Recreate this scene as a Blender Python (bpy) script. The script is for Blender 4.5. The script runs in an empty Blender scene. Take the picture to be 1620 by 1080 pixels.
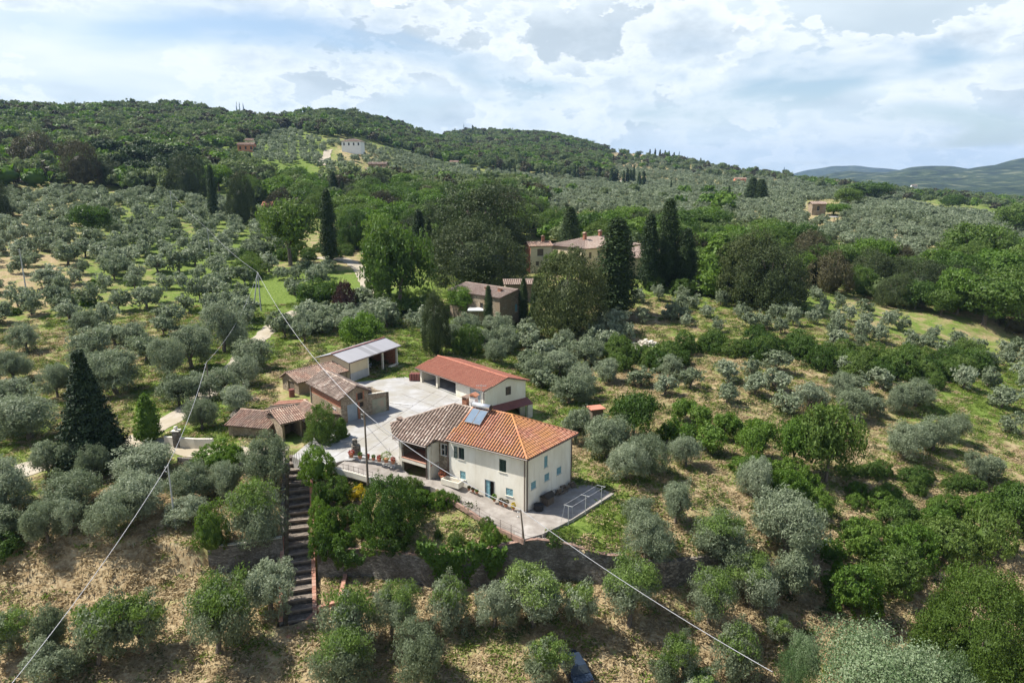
import bpy, math, random
import numpy as np
from mathutils import Vector

scene = bpy.context.scene
R = math.radians
# ------------------------------------------------------------------ camera
CAM_H, PITCH = 32.4, R(13.3)
cp, sp = math.cos(PITCH), math.sin(PITCH)
cam = bpy.data.cameras.new('camera')
cam.lens, cam.sensor_width = 24.0, 36.0
cam.clip_start, cam.clip_end = 0.5, 40000
co = bpy.data.objects.new('camera', cam)
co.location = (0, 0, CAM_H)
co.rotation_euler = (R(90) - PITCH, 0, 0)
scene.collection.objects.link(co)
scene.camera = co
# ------------------------------------------------------------------ sun and sky
SUN_EL = R(54)
SUN_DIR = Vector((-0.985 * math.cos(SUN_EL), 0.18 * math.cos(SUN_EL), math.sin(SUN_EL))).normalized()
sl = bpy.data.lights.new('sun', 'SUN')
sl.energy, sl.angle, sl.color = 5.0, R(0.6), (1.0, 0.95, 0.87)
so = bpy.data.objects.new('sun', sl)
so.rotation_euler = SUN_DIR.to_track_quat('Z', 'Y').to_euler()
so.location = (0, 0, 200)
scene.collection.objects.link(so)
world = bpy.data.worlds.new('World')
scene.world = world
world.use_nodes = True
nt = world.node_tree
for n in list(nt.nodes): nt.nodes.remove(n)
def N(t, **k):
    n = nt.nodes.new(t)
    for a, b in k.items(): setattr(n, a, b)
    return n
def LK(a, b): nt.links.new(a, b)
def M(op, a, b=None, c=None, clamp=False):
    n = nt.nodes.new('ShaderNodeMath'); n.operation = op; n.use_clamp = clamp
    for i, v in enumerate((a, b, c)):
        if v is None: continue
        if isinstance(v, (int, float)): n.inputs[i].default_value = v
        else: nt.links.new(v, n.inputs[i])
    return n.outputs[0]
out = N('ShaderNodeOutputWorld')
sky = N('ShaderNodeTexSky', sky_type='NISHITA')
sky.sun_disc = False
sky.sun_elevation = SUN_EL
sky.sun_rotation = math.atan2(SUN_DIR.x, SUN_DIR.y)
bg1 = N('ShaderNodeBackground'); bg1.inputs[1].default_value = 0.10
LK(sky.outputs[0], bg1.inputs[0])
tc = N('ShaderNodeTexCoord')
sepd = N('ShaderNodeSeparateXYZ'); LK(tc.outputs['Generated'], sepd.inputs[0])
den = M('ADD', M('MAXIMUM', sepd.outputs[2], 0.0), 0.16)
cx = M('DIVIDE', sepd.outputs[0], den); cy = M('DIVIDE', sepd.outputs[1], den)
comb = N('ShaderNodeCombineXYZ'); LK(cx, comb.inputs[0]); LK(cy, comb.inputs[1]); comb.inputs[2].default_value = 3.1
def noise(vec, scale, detail, rough, off=0.0, dist=0.0):
    mp = N('ShaderNodeMapping'); LK(vec, mp.inputs[0]); mp.inputs['Location'].default_value = (off, off * 0.7, off * 0.3)
    n = N('ShaderNodeTexNoise'); LK(mp.outputs[0], n.inputs['Vector'])
    n.inputs['Scale'].default_value = scale; n.inputs['Detail'].default_value = detail
    n.inputs['Roughness'].default_value = rough; n.inputs['Distortion'].default_value = dist
    return n.outputs['Fac']
def ramp(fac, stops, interp='LINEAR'):
    r = N('ShaderNodeValToRGB'); LK(fac, r.inputs[0]); cr = r.color_ramp; cr.interpolation = interp
    while len(cr.elements) > 1: cr.elements.remove(cr.elements[-1])
    cr.elements[0].position = stops[0][0]; cr.elements[0].color = (*stops[0][1], 1)
    for p, c in stops[1:]:
        e = cr.elements.new(p); e.color = (*c, 1)
    return r.outputs[0]
g = lambda v: (v, v, v)
low = ramp(sepd.outputs[2], [(0.0, g(1)), (0.27, g(0.97)), (0.50, g(0.0))], 'EASE')   # cloud fields close up towards the horizon
cover = noise(comb.outputs[0], 0.75, 4, 0.5, 1.3, 0.4)
cov = ramp(M('ADD', cover, M('MULTIPLY', low, 0.26)), [(0.54, g(0)), (0.74, g(1))], 'EASE')
thick = noise(comb.outputs[0], 0.9, 5, 0.5, 7.9, 0.5)
# heaped clouds: bright ragged rims, blue grey hearts and undersides, over a soft veil
mpd = N('ShaderNodeMapping'); LK(tc.outputs['Generated'], mpd.inputs[0]); mpd.inputs['Scale'].default_value = (1, 1, 2.1)
mpd.inputs['Location'].default_value = (0.37, 0.1, 0.75)
def mixc(f, a, b, blend='MIX'):
    m = N('ShaderNodeMix', data_type='RGBA', blend_type=blend); LK(f, m.inputs[0]) if not isinstance(f, float) else setattr(m.inputs[0], 'default_value', f)
    LK(a, m.inputs[6]); LK(b, m.inputs[7]); return m.outputs[2]
veil = ramp(thick, [(0.34, (1.0, 1.06, 1.09)), (0.50, (0.84, 0.94, 1.00)), (0.66, (0.64, 0.75, 0.83))])
ccol = veil
for sc_, off_, th_ in ((2.6, 4.2, 0.47), (4.6, 12.6, 0.50), (8.0, 21.3, 0.545)):
    f_ = noise(mpd.outputs[0], sc_, 12, 0.60, off_, 0.1)
    fu = noise(mpd.outputs[0], sc_ * 0.6, 3, 0.5, off_ + 3.0)
    heart = M('SUBTRACT', f_, th_)
    tone = ramp(M('ADD', heart, M('MULTIPLY', M('SUBTRACT', fu, 0.5), 0.22)), [(0.0, (1.06, 1.10, 1.12)), (0.045, (0.99, 1.05, 1.09)), (0.10, (0.78, 0.87, 0.94)), (0.19, (0.55, 0.64, 0.72))])
    ccol = mixc(ramp(heart, [(0.0, g(0)), (0.028, g(0.85))], 'EASE'), ccol, tone)
base_ = N('ShaderNodeMix', data_type='RGBA'); LK(M('POWER', low, 0.5), base_.inputs[0]); base_.inputs[6].default_value = (0.15, 0.17, 0.195, 1); LK(ccol, base_.inputs[7]); ccol = base_.outputs[2]   # unseen overhead clouds kept dark grey to hold down the fill light
bg2 = N('ShaderNodeBackground'); LK(ccol, bg2.inputs[0]); bg2.inputs[1].default_value = 0.68
# pale band of air above the horizon
hz = M('MULTIPLY', M('POWER', M('SUBTRACT', 1.0, M('MAXIMUM', sepd.outputs[2], 0.0), clamp=True), 9.0), 0.42)
bg3 = N('ShaderNodeBackground'); bg3.inputs[0].default_value = (0.62, 0.84, 0.97, 1); bg3.inputs[1].default_value = 0.68
mix = N('ShaderNodeMixShader'); LK(cov, mix.inputs[0]); LK(bg1.outputs[0], mix.inputs[1]); LK(bg2.outputs[0], mix.inputs[2])
mix2 = N('ShaderNodeMixShader'); LK(hz, mix2.inputs[0]); LK(mix.outputs[0], mix2.inputs[1]); LK(bg3.outputs[0], mix2.inputs[2])
LK(mix2.outputs[0], out.inputs[0])
scene.view_settings.view_transform = 'Standard'
scene.view_settings.look = 'None'
scene.view_settings.exposure = 0.66
scene.view_settings.gamma = 1.0
scene.view_settings.use_curve_mapping = False
scene.cycles.max_bounces = 5
scene.cycles.diffuse_bounces = 3
scene.cycles.glossy_bounces = 2
scene.cycles.transmission_bounces = 3
scene.cycles.volume_bounces = 0
scene.cycles.caustics_reflective = False
scene.cycles.caustics_refractive = False
try:
    scene.cycles.use_denoising = True
except Exception: pass
# ------------------------------------------------------------------ helpers
COL = scene.collection
rng = np.random.default_rng(7)
rnd = random.Random(11)
SUFF = {}
def tag(o, label=None, cat=None, group=None, kind=None):
    if label: o['label'] = label
    if cat: o['category'] = cat
    if group: o['group'] = group
    if kind: o['kind'] = kind
    return o
def thing(name, label, cat, loc, group=None, rz=0.0):
    o = bpy.data.objects.new(name, None)
    o.empty_display_size = 0.5
    COL.objects.link(o); o.location = loc; o.rotation_euler = (0, 0, rz)
    return tag(o, label, cat, group)
def rootloc(o):
    v = Vector((0, 0, 0))
    while o is not None:
        v = v + o.location; o = o.parent
    return v
class MB:
    def __init__(s): s.v = []; s.f = []; s.c = []; s.m = []; s.cur = 0.5; s.mi = 0
    def face(s, pts):
        i = len(s.v); s.v += [tuple(p) for p in pts]; s.f.append(tuple(range(i, i + len(pts)))); s.c.append(s.cur); s.m.append(s.mi)
    def hexa(s, b, t):
        i = len(s.v); s.v += [tuple(p) for p in b] + [tuple(p) for p in t]; n = len(b)
        fs = [tuple(i + k for k in reversed(range(n))), tuple(i + n + k for k in range(n))]
        fs += [(i + k, i + (k + 1) % n, i + n + (k + 1) % n, i + n + k) for k in range(n)]
        s.f += fs; s.c += [s.cur] * len(fs); s.m += [s.mi] * len(fs)
    def prism(s, poly, z0, z1):
        z0 = z0 if hasattr(z0, '__len__') else [z0] * len(poly); z1 = z1 if hasattr(z1, '__len__') else [z1] * len(poly)
        s.hexa([(p[0], p[1], a) for p, a in zip(poly, z0)], [(p[0], p[1], a) for p, a in zip(poly, z1)])
    def box(s, c, sz, rz=0.0):
        ca, sa = math.cos(rz), math.sin(rz); hx, hy = sz[0] / 2, sz[1] / 2
        P = [(c[0] + x * ca - y * sa, c[1] + x * sa + y * ca) for x, y in ((-hx, -hy), (hx, -hy), (hx, hy), (-hx, hy))]
        s.prism(P, c[2] - sz[2] / 2, c[2] + sz[2] / 2)
    def bar(s, p0, p1, w, h):
        # rectangular bar between two points, w sideways (horizontal), h across
        a, b = Vector(p0), Vector(p1); d = (b - a).normalized()
        side = d.cross(Vector((0, 0, 1)))
        if side.length < 1e-4: side = Vector((1, 0, 0))
        side.normalize(); up = side.cross(d).normalized()
        q = [side * x * w / 2 + up * y * h / 2 for x, y in ((-1, -1), (1, -1), (1, 1), (-1, 1))]
        s.hexa([a + k for k in q], [b + k for k in q])
    def tube(s, p0, p1, r0, r1, n=7, cap=True):
        a, b = Vector(p0), Vector(p1); d = (b - a).normalized()
        x = d.orthogonal().normalized(); y = d.cross(x)
        q = [x * math.cos(2 * math.pi * k / n) + y * math.sin(2 * math.pi * k / n) for k in range(n)]
        s.hexa([a + k * r0 for k in q], [b + k * r1 for k in q])
    def wall(s, p0, p1, z0, z1, ops=(), depth=0.22):
        # outer skin on the line p0->p1 (outside is to the right), openings as (u0,u1,v0,v1) in metres along / absolute z
        p0 = Vector((p0[0], p0[1])); p1 = Vector((p1[0], p1[1])); L = (p1 - p0).length; d = (p1 - p0) / L; n = Vector((d.y, -d.x))
        us = sorted({0.0, L, *[o[0] for o in ops], *[o[1] for o in ops]}); vs = sorted({z0, z1, *[o[2] for o in ops], *[o[3] for o in ops]})
        P = lambda u, v, k=0.0: (p0.x + d.x * u - n.x * k, p0.y + d.y * u - n.y * k, v)
        for a, b in zip(us, us[1:]):
            for c, e in zip(vs, vs[1:]):
                mu, mv = (a + b) / 2, (c + e) / 2
                if any(o[0] < mu < o[1] and o[2] < mv < o[3] for o in ops): continue
                s.face([P(a, c), P(b, c), P(b, e), P(a, e)])
        for a, b, c, e in [o[:4] for o in ops]:
            k = depth
            s.face([P(a, c), P(a, e), P(a, e, k), P(a, c, k)]); s.face([P(b, c), P(b, c, k), P(b, e, k), P(b, e)])
            s.face([P(a, e), P(b, e), P(b, e, k), P(a, e, k)]); s.face([P(a, c), P(a, c, k), P(b, c, k), P(b, c)])
    def build(s, name, mats, parent=None, smooth=False):
        me = bpy.data.meshes.new(name)
        off = rootloc(parent) if parent is not None else Vector((0, 0, 0))
        if parent is None and s.v:
            a = np.array(s.v); off = Vector((float(a[:, 0].mean()), float(a[:, 1].mean()), float(a[:, 2].min())))
        me.from_pydata([(v[0] - off.x, v[1] - off.y, v[2] - off.z) for v in s.v], [], s.f)
        if not isinstance(mats, (list, tuple)): mats = [mats]
        for m in mats: me.materials.append(m)
        if len(mats) > 1: me.polygons.foreach_set('material_index', s.m)
        at = me.attributes.new('rv', 'FLOAT', 'FACE'); at.data.foreach_set('value', s.c)
        if smooth: me.polygons.foreach_set('use_smooth', [True] * len(me.polygons))
        me.update()
        o = bpy.data.objects.new(name, me); COL.objects.link(o)
        if parent is not None: o.parent = parent
        else: o.location = off
        return o
# ------------------------------------------------------------------ materials
def new_mat(name):
    global nt
    m = bpy.data.materials.new(name); m.use_nodes = True; nt = m.node_tree
    for n in list(nt.nodes): nt.nodes.remove(n)
    return m
def pm(name, cols, scale=1.0, rough=0.85, bump=0.3, detail=6, big=None, bigscale=0.15, attr=0.0, metal=0.0, bscale=None, vor=None, stretch=None, bdist=0.05, dirt=None):
    """procedural surface: noise ramp over cols, optional large stains (big), per piece value (attr), stone cells (vor)"""
    m = new_mat(name)
    out = N('ShaderNodeOutputMaterial'); b = N('ShaderNodeBsdfPrincipled')
    b.inputs['Roughness'].default_value = rough; b.inputs['Metallic'].default_value = metal
    ge = N('ShaderNodeNewGeometry'); vec = ge.outputs['Position']
    if stretch:
        mp0 = N('ShaderNodeMapping'); LK(vec, mp0.inputs[0]); mp0.inputs['Scale'].default_value = stretch; svec = mp0.outputs[0]
    else: svec = vec
    f = noise(svec, scale, detail, 0.6)
    if vor:
        mpv = N('ShaderNodeMapping'); LK(vec, mpv.inputs[0]); mpv.inputs['Scale'].default_value = (1, 1, vor[1] if len(vor) > 1 else 1.6)
        vo = N('ShaderNodeTexVoronoi'); LK(mpv.outputs[0], vo.inputs['Vector']); vo.inputs['Scale'].default_value = vor[0]
        ve = N('ShaderNodeTexVoronoi', feature='DISTANCE_TO_EDGE'); LK(mpv.outputs[0], ve.inputs['Vector']); ve.inputs['Scale'].default_value = vor[0]
        sv = N('ShaderNodeSeparateColor'); LK(vo.outputs['Color'], sv.inputs[0])
        f = M('ADD', M('MULTIPLY', f, 0.45), M('MULTIPLY', sv.outputs[0], 0.5))
    if attr:
        a = N('ShaderNodeAttribute', attribute_name='rv')
        f = M('ADD', M('MULTIPLY', f, 1 - attr), M('MULTIPLY', a.outputs['Fac'], attr))
    lo, hi = (0.3, 0.7) if not (vor or attr) else (0.15, 0.8)
    k = len(cols)
    col = ramp(f, [(lo + (hi - lo) * i / max(1, k - 1), c) for i, c in enumerate(cols)])
    if big:
        f2 = ramp(noise(svec, bigscale, 5, 0.65, 5.0), [(0.42, g(0)), (0.62, g(1))])
        mx = N('ShaderNodeMix', data_type='RGBA'); LK(f2, mx.inputs[0]); LK(col, mx.inputs[6]); mx.inputs[7].default_value = (*big, 1); col = mx.outputs[2]
    if dirt:   # damp and soil splashed up the foot of the wall, with a ragged edge, and faint runs
        zz_ = N('ShaderNodeSeparateXYZ'); LK(vec, zz_.inputs[0])
        fz = M('ADD', M('MULTIPLY', M('SUBTRACT', dirt[1], zz_.outputs[2]), 1.1), M('MULTIPLY', M('SUBTRACT', noise(vec, 1.6, 7, 0.7, 3.0), 0.5), 3.0))
        mps = N('ShaderNodeMapping'); LK(vec, mps.inputs[0]); mps.inputs['Scale'].default_value = (3.5, 3.5, 0.22)
        run = ramp(noise(mps.outputs[0], 1.0, 5, 0.6, 6.0), [(0.56, g(0)), (0.72, g(0.35))])
        fz = M('MAXIMUM', M('MULTIPLY', fz, 0.6, clamp=True), run)
        mx = N('ShaderNodeMix', data_type='RGBA'); LK(fz, mx.inputs[0]); LK(col, mx.inputs[6]); mx.inputs[7].default_value = (*dirt[0], 1); col = mx.outputs[2]
    if vor:
        ed = ramp(ve.outputs['Distance'], [(0.0, g(0.55)), (0.07, g(1))])
        mx = N('ShaderNodeMix', data_type='RGBA', blend_type='MULTIPLY'); mx.inputs[0].default_value = 1.0; LK(col, mx.inputs[6]); LK(ed, mx.inputs[7]); col = mx.outputs[2]
    LK(col, b.inputs['Base Color'])
    if bump:
        bn = N('ShaderNodeBump'); bn.inputs['Strength'].default_value = bump; bn.inputs['Distance'].default_value = bdist
        hf = noise(svec, bscale or scale * 4, 4, 0.6, 9.0)
        if vor: hf = M('ADD', M('MULTIPLY', hf, 0.3), M('MINIMUM', M('MULTIPLY', ve.outputs['Distance'], 6.0), 0.8))
        LK(hf, bn.inputs['Height']); LK(bn.outputs[0], b.inputs['Normal'])
    LK(b.outputs[0], out.inputs[0])
    return m
def leaf(name, c1, c2, c3, trans=0.28, rough=0.55, shift=0.35, scale=1.2, back=None):
    """foliage: leaf by leaf and clump by clump colour, a random tint per plant"""
    m = new_mat(name)
    out = N('ShaderNodeOutputMaterial')
    a = N('ShaderNodeAttribute', attribute_name='rv'); oi = N('ShaderNodeObjectInfo'); tcn = N('ShaderNodeTexCoord')
    f = noise(tcn.outputs['Object'], scale, 3, 0.6)
    f = M('ADD', M('MULTIPLY', f, 0.55), M('ADD', M('MULTIPLY', a.outputs['Fac'], 0.30), M('MULTIPLY', oi.outputs['Random'], shift)))
    col = ramp(f, [(0.25, c1), (0.55, c2), (0.95, c3)])
    b = N('ShaderNodeBsdfPrincipled'); b.inputs['Roughness'].default_value = rough; LK(col, b.inputs['Base Color'])
    b.inputs['Specular IOR Level'].default_value = 0.2
    t = N('ShaderNodeBsdfTranslucent')
    hs = N('ShaderNodeHueSaturation'); hs.inputs['Saturation'].default_value = 1.15; hs.inputs['Value'].default_value = 1.35; LK(col, hs.inputs['Color']); LK(hs.outputs[0], t.inputs[0])
    mx = N('ShaderNodeMixShader'); mx.inputs[0].default_value = trans; LK(b.outputs[0], mx.inputs[1]); LK(t.outputs[0], mx.inputs[2])
    LK(mx.outputs[0], out.inputs[0])
    return m
M_ = {}
def setup_mats():
    M_['cream'] = pm('cream_plaster', [(0.76, 0.71, 0.59), (0.83, 0.79, 0.69), (0.86, 0.83, 0.74)], 0.8, 0.9, 0.15, big=(0.73, 0.68, 0.57), bigscale=0.35, bdist=0.01, stretch=(1, 1, 0.5), dirt=((0.50, 0.45, 0.36), 0.55))
    M_['yellowplaster'] = pm('ochre_plaster', [(0.60, 0.50, 0.33), (0.68, 0.58, 0.40)], 1.0, 0.9, 0.15, bdist=0.01)
    M_['greyplaster'] = pm('grey_render', [(0.36, 0.36, 0.35), (0.45, 0.45, 0.44)], 1.4, 0.9, 0.2, bdist=0.01)
    M_['beigecolumn'] = pm('pale_plaster', [(0.60, 0.55, 0.45), (0.72, 0.68, 0.58)], 1.5, 0.9, 0.15, bdist=0.01)
    M_['redplaster'] = pm('red_plaster', [(0.50, 0.19, 0.11), (0.60, 0.25, 0.15)], 1.0, 0.9, 0.1)
    M_['white'] = pm('white_plaster', [(0.74, 0.73, 0.70), (0.82, 0.81, 0.79)], 1.0, 0.9, 0.1)
    M_['stone'] = pm('rubble_stone', [(0.17, 0.13, 0.09), (0.33, 0.27, 0.19), (0.46, 0.39, 0.29)], 2.2, 0.95, 0.8, big=(0.30, 0.22, 0.14), bigscale=0.5, vor=(3.4, 1.9), bdist=0.06)
    M_['greystone'] = pm('weathered_garden_stone', [(0.13, 0.12, 0.10), (0.26, 0.235, 0.205), (0.42, 0.39, 0.34)], 1.6, 0.95, 0.9, big=(0.12, 0.105, 0.085), bigscale=0.45, vor=(3.0, 2.2), bdist=0.08)
    M_['drystone'] = pm('dry_stone', [(0.10, 0.09, 0.075), (0.22, 0.19, 0.15), (0.38, 0.34, 0.28)], 1.6, 0.95, 1.0, vor=(3.2, 1.6), bdist=0.12)
    M_['brick'] = pm('red_brick', [(0.26, 0.10, 0.06), (0.38, 0.16, 0.09), (0.45, 0.23, 0.14)], 3.0, 0.9, 0.6, vor=(5.5, 2.4), bdist=0.02)
    M_['brickcap'] = pm('brick_coping', [(0.30, 0.13, 0.09), (0.44, 0.22, 0.15), (0.50, 0.33, 0.25)], 3.0, 0.9, 0.4, attr=0.4)
    M_['tile_new'] = pm('terracotta_tile', [(0.24, 0.09, 0.06), (0.42, 0.165, 0.10), (0.52, 0.24, 0.15), (0.56, 0.33, 0.22)], 1.6, 0.85, 0.3, attr=0.45, big=(0.50, 0.23, 0.085), bigscale=0.33)
    M_['tile_red'] = pm('red_sheet_tile', [(0.40, 0.14, 0.09), (0.50, 0.19, 0.12), (0.56, 0.25, 0.16)], 1.5, 0.8, 0.2, attr=0.35)
    M_['tile_old'] = pm('mossy_old_tile', [(0.14, 0.10, 0.085), (0.30, 0.215, 0.17), (0.45, 0.345, 0.28), (0.60, 0.52, 0.43)], 2.6, 0.95, 0.4, attr=0.55, big=(0.24, 0.185, 0.145), bigscale=0.5)
    M_['tile_mid'] = pm('worn_terracotta_tile', [(0.17, 0.095, 0.07), (0.33, 0.19, 0.135), (0.46, 0.30, 0.22), (0.54, 0.42, 0.32)], 2.0, 0.9, 0.4, attr=0.5, big=(0.30, 0.22, 0.17), bigscale=0.6)
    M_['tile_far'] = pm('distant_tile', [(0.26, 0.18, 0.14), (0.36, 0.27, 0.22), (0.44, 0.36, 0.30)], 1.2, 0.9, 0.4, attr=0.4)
    M_['slab'] = pm('dark_roof_deck', [(0.07, 0.045, 0.035), (0.13, 0.085, 0.06)], 2.0, 0.9, 0.2)  # shade between the tile rows is put into this dark deck colour
    M_['lichen'] = pm('ridge_mortar', [(0.42, 0.20, 0.12), (0.58, 0.36, 0.24)], 3.0, 0.9, 0.3, attr=0.4)
    M_['rust'] = pm('dark_red_sheet', [(0.17, 0.055, 0.045), (0.24, 0.085, 0.065)], 2.0, 0.6, 0.15)
    M_['metalroof'] = pm('grey_corrugated_metal', [(0.16, 0.16, 0.175), (0.23, 0.23, 0.25), (0.27, 0.27, 0.295)], 0.8, 0.55, 0.1, attr=0.6, metal=0.0)
    M_['concrete'] = pm('courtyard_concrete', [(0.30, 0.29, 0.27), (0.39, 0.385, 0.375), (0.45, 0.445, 0.435)], 0.7, 0.92, 0.25, big=(0.31, 0.29, 0.245), bigscale=0.22, bdist=0.02, detail=9)
    M_['paving'] = pm('old_paving', [(0.24, 0.215, 0.19), (0.33, 0.30, 0.265), (0.42, 0.39, 0.35)], 1.1, 0.93, 0.3, big=(0.23, 0.20, 0.17), bigscale=0.3, bdist=0.02, detail=9)
    M_['gravel'] = pm('pale_gravel', [(0.33, 0.28, 0.21), (0.42, 0.37, 0.29), (0.48, 0.43, 0.35)], 1.3, 0.95, 0.4, big=(0.36, 0.31, 0.22), bigscale=0.4, bdist=0.03)
    M_['soil'] = pm('bare_soil', [(0.26, 0.19, 0.12), (0.36, 0.27, 0.18), (0.44, 0.34, 0.24)], 1.2, 0.97, 0.6, bdist=0.08, big=(0.15, 0.15, 0.06), bigscale=0.5)
    M_['greenshutter'] = pm('dark_green_shutter', [(0.018, 0.045, 0.034), (0.03, 0.065, 0.05)], 4.0, 0.6, 0.1)
    M_['blueshutter'] = pm('pale_blue_shutter', [(0.16, 0.33, 0.38), (0.24, 0.43, 0.47)], 4.0, 0.7, 0.1)
    M_['frame'] = pm('pale_frame', [(0.62, 0.61, 0.58), (0.74, 0.73, 0.70)], 3.0, 0.6, 0.05)
    M_['glass'] = pm('dark_glass', [(0.02, 0.025, 0.03), (0.04, 0.05, 0.055)], 1.0, 0.15, 0.0)
    M_['dark'] = pm('dim_interior', [(0.03, 0.026, 0.022), (0.06, 0.05, 0.04)], 1.0, 0.95, 0.1)  # near black imitates the shade inside openings; also used for plain dark parts
    M_['wood'] = pm('grey_timber', [(0.10, 0.075, 0.055), (0.17, 0.135, 0.10)], 3.0, 0.9, 0.4, stretch=(4, 4, 0.6))
    M_['polewood'] = pm('pole_timber', [(0.13, 0.10, 0.075), (0.22, 0.18, 0.14)], 3.0, 0.9, 0.3, stretch=(4, 4, 0.4))
    M_['poleconc'] = pm('pole_concrete', [(0.36, 0.37, 0.36), (0.46, 0.47, 0.46)], 2.0, 0.9, 0.2)
    M_['wire'] = pm('pale_cable', [(0.42, 0.42, 0.43), (0.50, 0.50, 0.52)], 2.0, 0.5, 0.0)
    M_['gutter'] = pm('brown_gutter', [(0.09, 0.06, 0.05), (0.13, 0.09, 0.075)], 3.0, 0.5, 0.0)
    M_['steel'] = pm('galvanised_steel', [(0.50, 0.52, 0.54), (0.62, 0.64, 0.66)], 2.0, 0.35, 0.05, metal=0.7)
    M_['tank'] = pm('brushed_tank', [(0.62, 0.64, 0.67), (0.74, 0.76, 0.78)], 2.0, 0.3, 0.0, metal=0.6)
    M_['solar'] = pm('solar_glass', [(0.10, 0.15, 0.21), (0.17, 0.23, 0.30)], 1.2, 0.12, 0.0)
    M_['terracotta'] = pm('terracotta_pot', [(0.36, 0.15, 0.08), (0.48, 0.22, 0.13)], 5.0, 0.85, 0.2)
    M_['bluedoor'] = pm('grey_blue_steel_door', [(0.26, 0.31, 0.34), (0.34, 0.39, 0.42)], 1.5, 0.6, 0.1)
    M_['fabric'] = pm('white_canvas', [(0.74, 0.73, 0.70), (0.82, 0.81, 0.78)], 2.0, 0.9, 0.1)
    M_['carpaint'] = pm('silver_blue_paint', [(0.30, 0.36, 0.42), (0.34, 0.40, 0.46)], 1.0, 0.25, 0.0, metal=0.5)
    M_['darkpaint'] = pm('dark_blue_paint', [(0.02, 0.03, 0.05), (0.03, 0.045, 0.07)], 1.0, 0.25, 0.0)
    M_['tyre'] = pm('tyre_rubber', [(0.02, 0.02, 0.02), (0.03, 0.03, 0.03)], 3.0, 0.9, 0.1)
    M_['tin'] = pm('pale_tin_roof', [(0.55, 0.52, 0.48), (0.68, 0.64, 0.60)], 0.8, 0.5, 0.1, attr=0.5)
    M_['bark'] = pm('grey_bark', [(0.07, 0.055, 0.04), (0.15, 0.12, 0.09), (0.22, 0.18, 0.14)], 4.0, 0.95, 0.6, stretch=(3, 3, 0.7))
    M_['barkdark'] = pm('dark_bark', [(0.045, 0.035, 0.028), (0.09, 0.07, 0.055)], 3.0, 0.95, 0.6, stretch=(3, 3, 0.7))
    # foliage
    M_['olive'] = leaf('olive_leaf', (0.12, 0.152, 0.08), (0.20, 0.24, 0.145), (0.32, 0.36, 0.25), 0.32, 0.5, 0.38)
    M_['olivegreen'] = leaf('fresh_olive_leaf', (0.085, 0.14, 0.03), (0.15, 0.225, 0.055), (0.23, 0.30, 0.10), 0.32, 0.5, 0.30)
    M_['broad'] = leaf('broad_leaf', (0.038, 0.075, 0.016), (0.072, 0.13, 0.026), (0.14, 0.20, 0.048), 0.32, 0.5, 0.5)
    M_['bright'] = leaf('bright_leaf', (0.06, 0.12, 0.018), (0.11, 0.19, 0.032), (0.18, 0.26, 0.055), 0.32, 0.5, 0.30)
    M_['holm'] = leaf('holm_oak_leaf', (0.030, 0.046, 0.016), (0.060, 0.084, 0.028), (0.135, 0.152, 0.058), 0.12, 0.55, 0.15, 0.6)
    M_['holmyellow'] = leaf('flowering_holm_leaf', (0.035, 0.052, 0.016), (0.085, 0.108, 0.034), (0.24, 0.245, 0.10), 0.15, 0.55, 0.12, 0.7)
    M_['brown'] = leaf('brownish_leaf', (0.034, 0.034, 0.016), (0.075, 0.070, 0.032), (0.14, 0.125, 0.06), 0.12, 0.55, 0.25, 0.6)
    M_['cypress'] = leaf('cypress_leaf', (0.022, 0.042, 0.015), (0.042, 0.072, 0.022), (0.09, 0.125, 0.04), 0.15, 0.6, 0.25, 1.2)
    M_['fir'] = leaf('fir_needles', (0.014, 0.030, 0.013), (0.032, 0.056, 0.024), (0.07, 0.105, 0.042), 0.05, 0.6, 0.2, 1.0)
    M_['plum'] = leaf('purple_leaf', (0.030, 0.014, 0.012), (0.055, 0.026, 0.022), (0.085, 0.05, 0.04), 0.15, 0.55, 0.2, 1.0)
    M_['robinia'] = leaf('pale_flowering_leaf', (0.06, 0.11, 0.035), (0.12, 0.19, 0.08), (0.30, 0.37, 0.22), 0.3, 0.5, 0.12, 0.8)
    M_['woodfar'] = leaf('hazed_wood_leaf', (0.070, 0.105, 0.040), (0.115, 0.158, 0.060), (0.19, 0.23, 0.10), 0.3, 0.6, 0.5)  # paler and greyer than near leaves: distance haze put into the colour
    M_['ash'] = leaf('ash_leaf', (0.05, 0.09, 0.016), (0.095, 0.15, 0.028), (0.17, 0.23, 0.05), 0.32, 0.5, 0.1, 0.5)
    M_['worn'] = pm('worn_step_edge', [(0.20, 0.16, 0.13), (0.30, 0.25, 0.21)], 2.0, 0.95, 0.4)
    M_['blossom'] = leaf('white_blossom', (0.11, 0.17, 0.07), (0.24, 0.31, 0.17), (0.46, 0.50, 0.37), 0.3, 0.5, 0.12, 0.8)
    M_['yellowbloom'] = leaf('yellow_blossom', (0.30, 0.24, 0.02), (0.60, 0.45, 0.02), (0.72, 0.58, 0.04), 0.2, 0.6, 0.1, 2.0)
    M_['redbloom'] = leaf('red_blossom', (0.25, 0.05, 0.03), (0.40, 0.08, 0.06), (0.10, 0.16, 0.04), 0.2, 0.6, 0.3, 6.0)
setup_mats()
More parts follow.
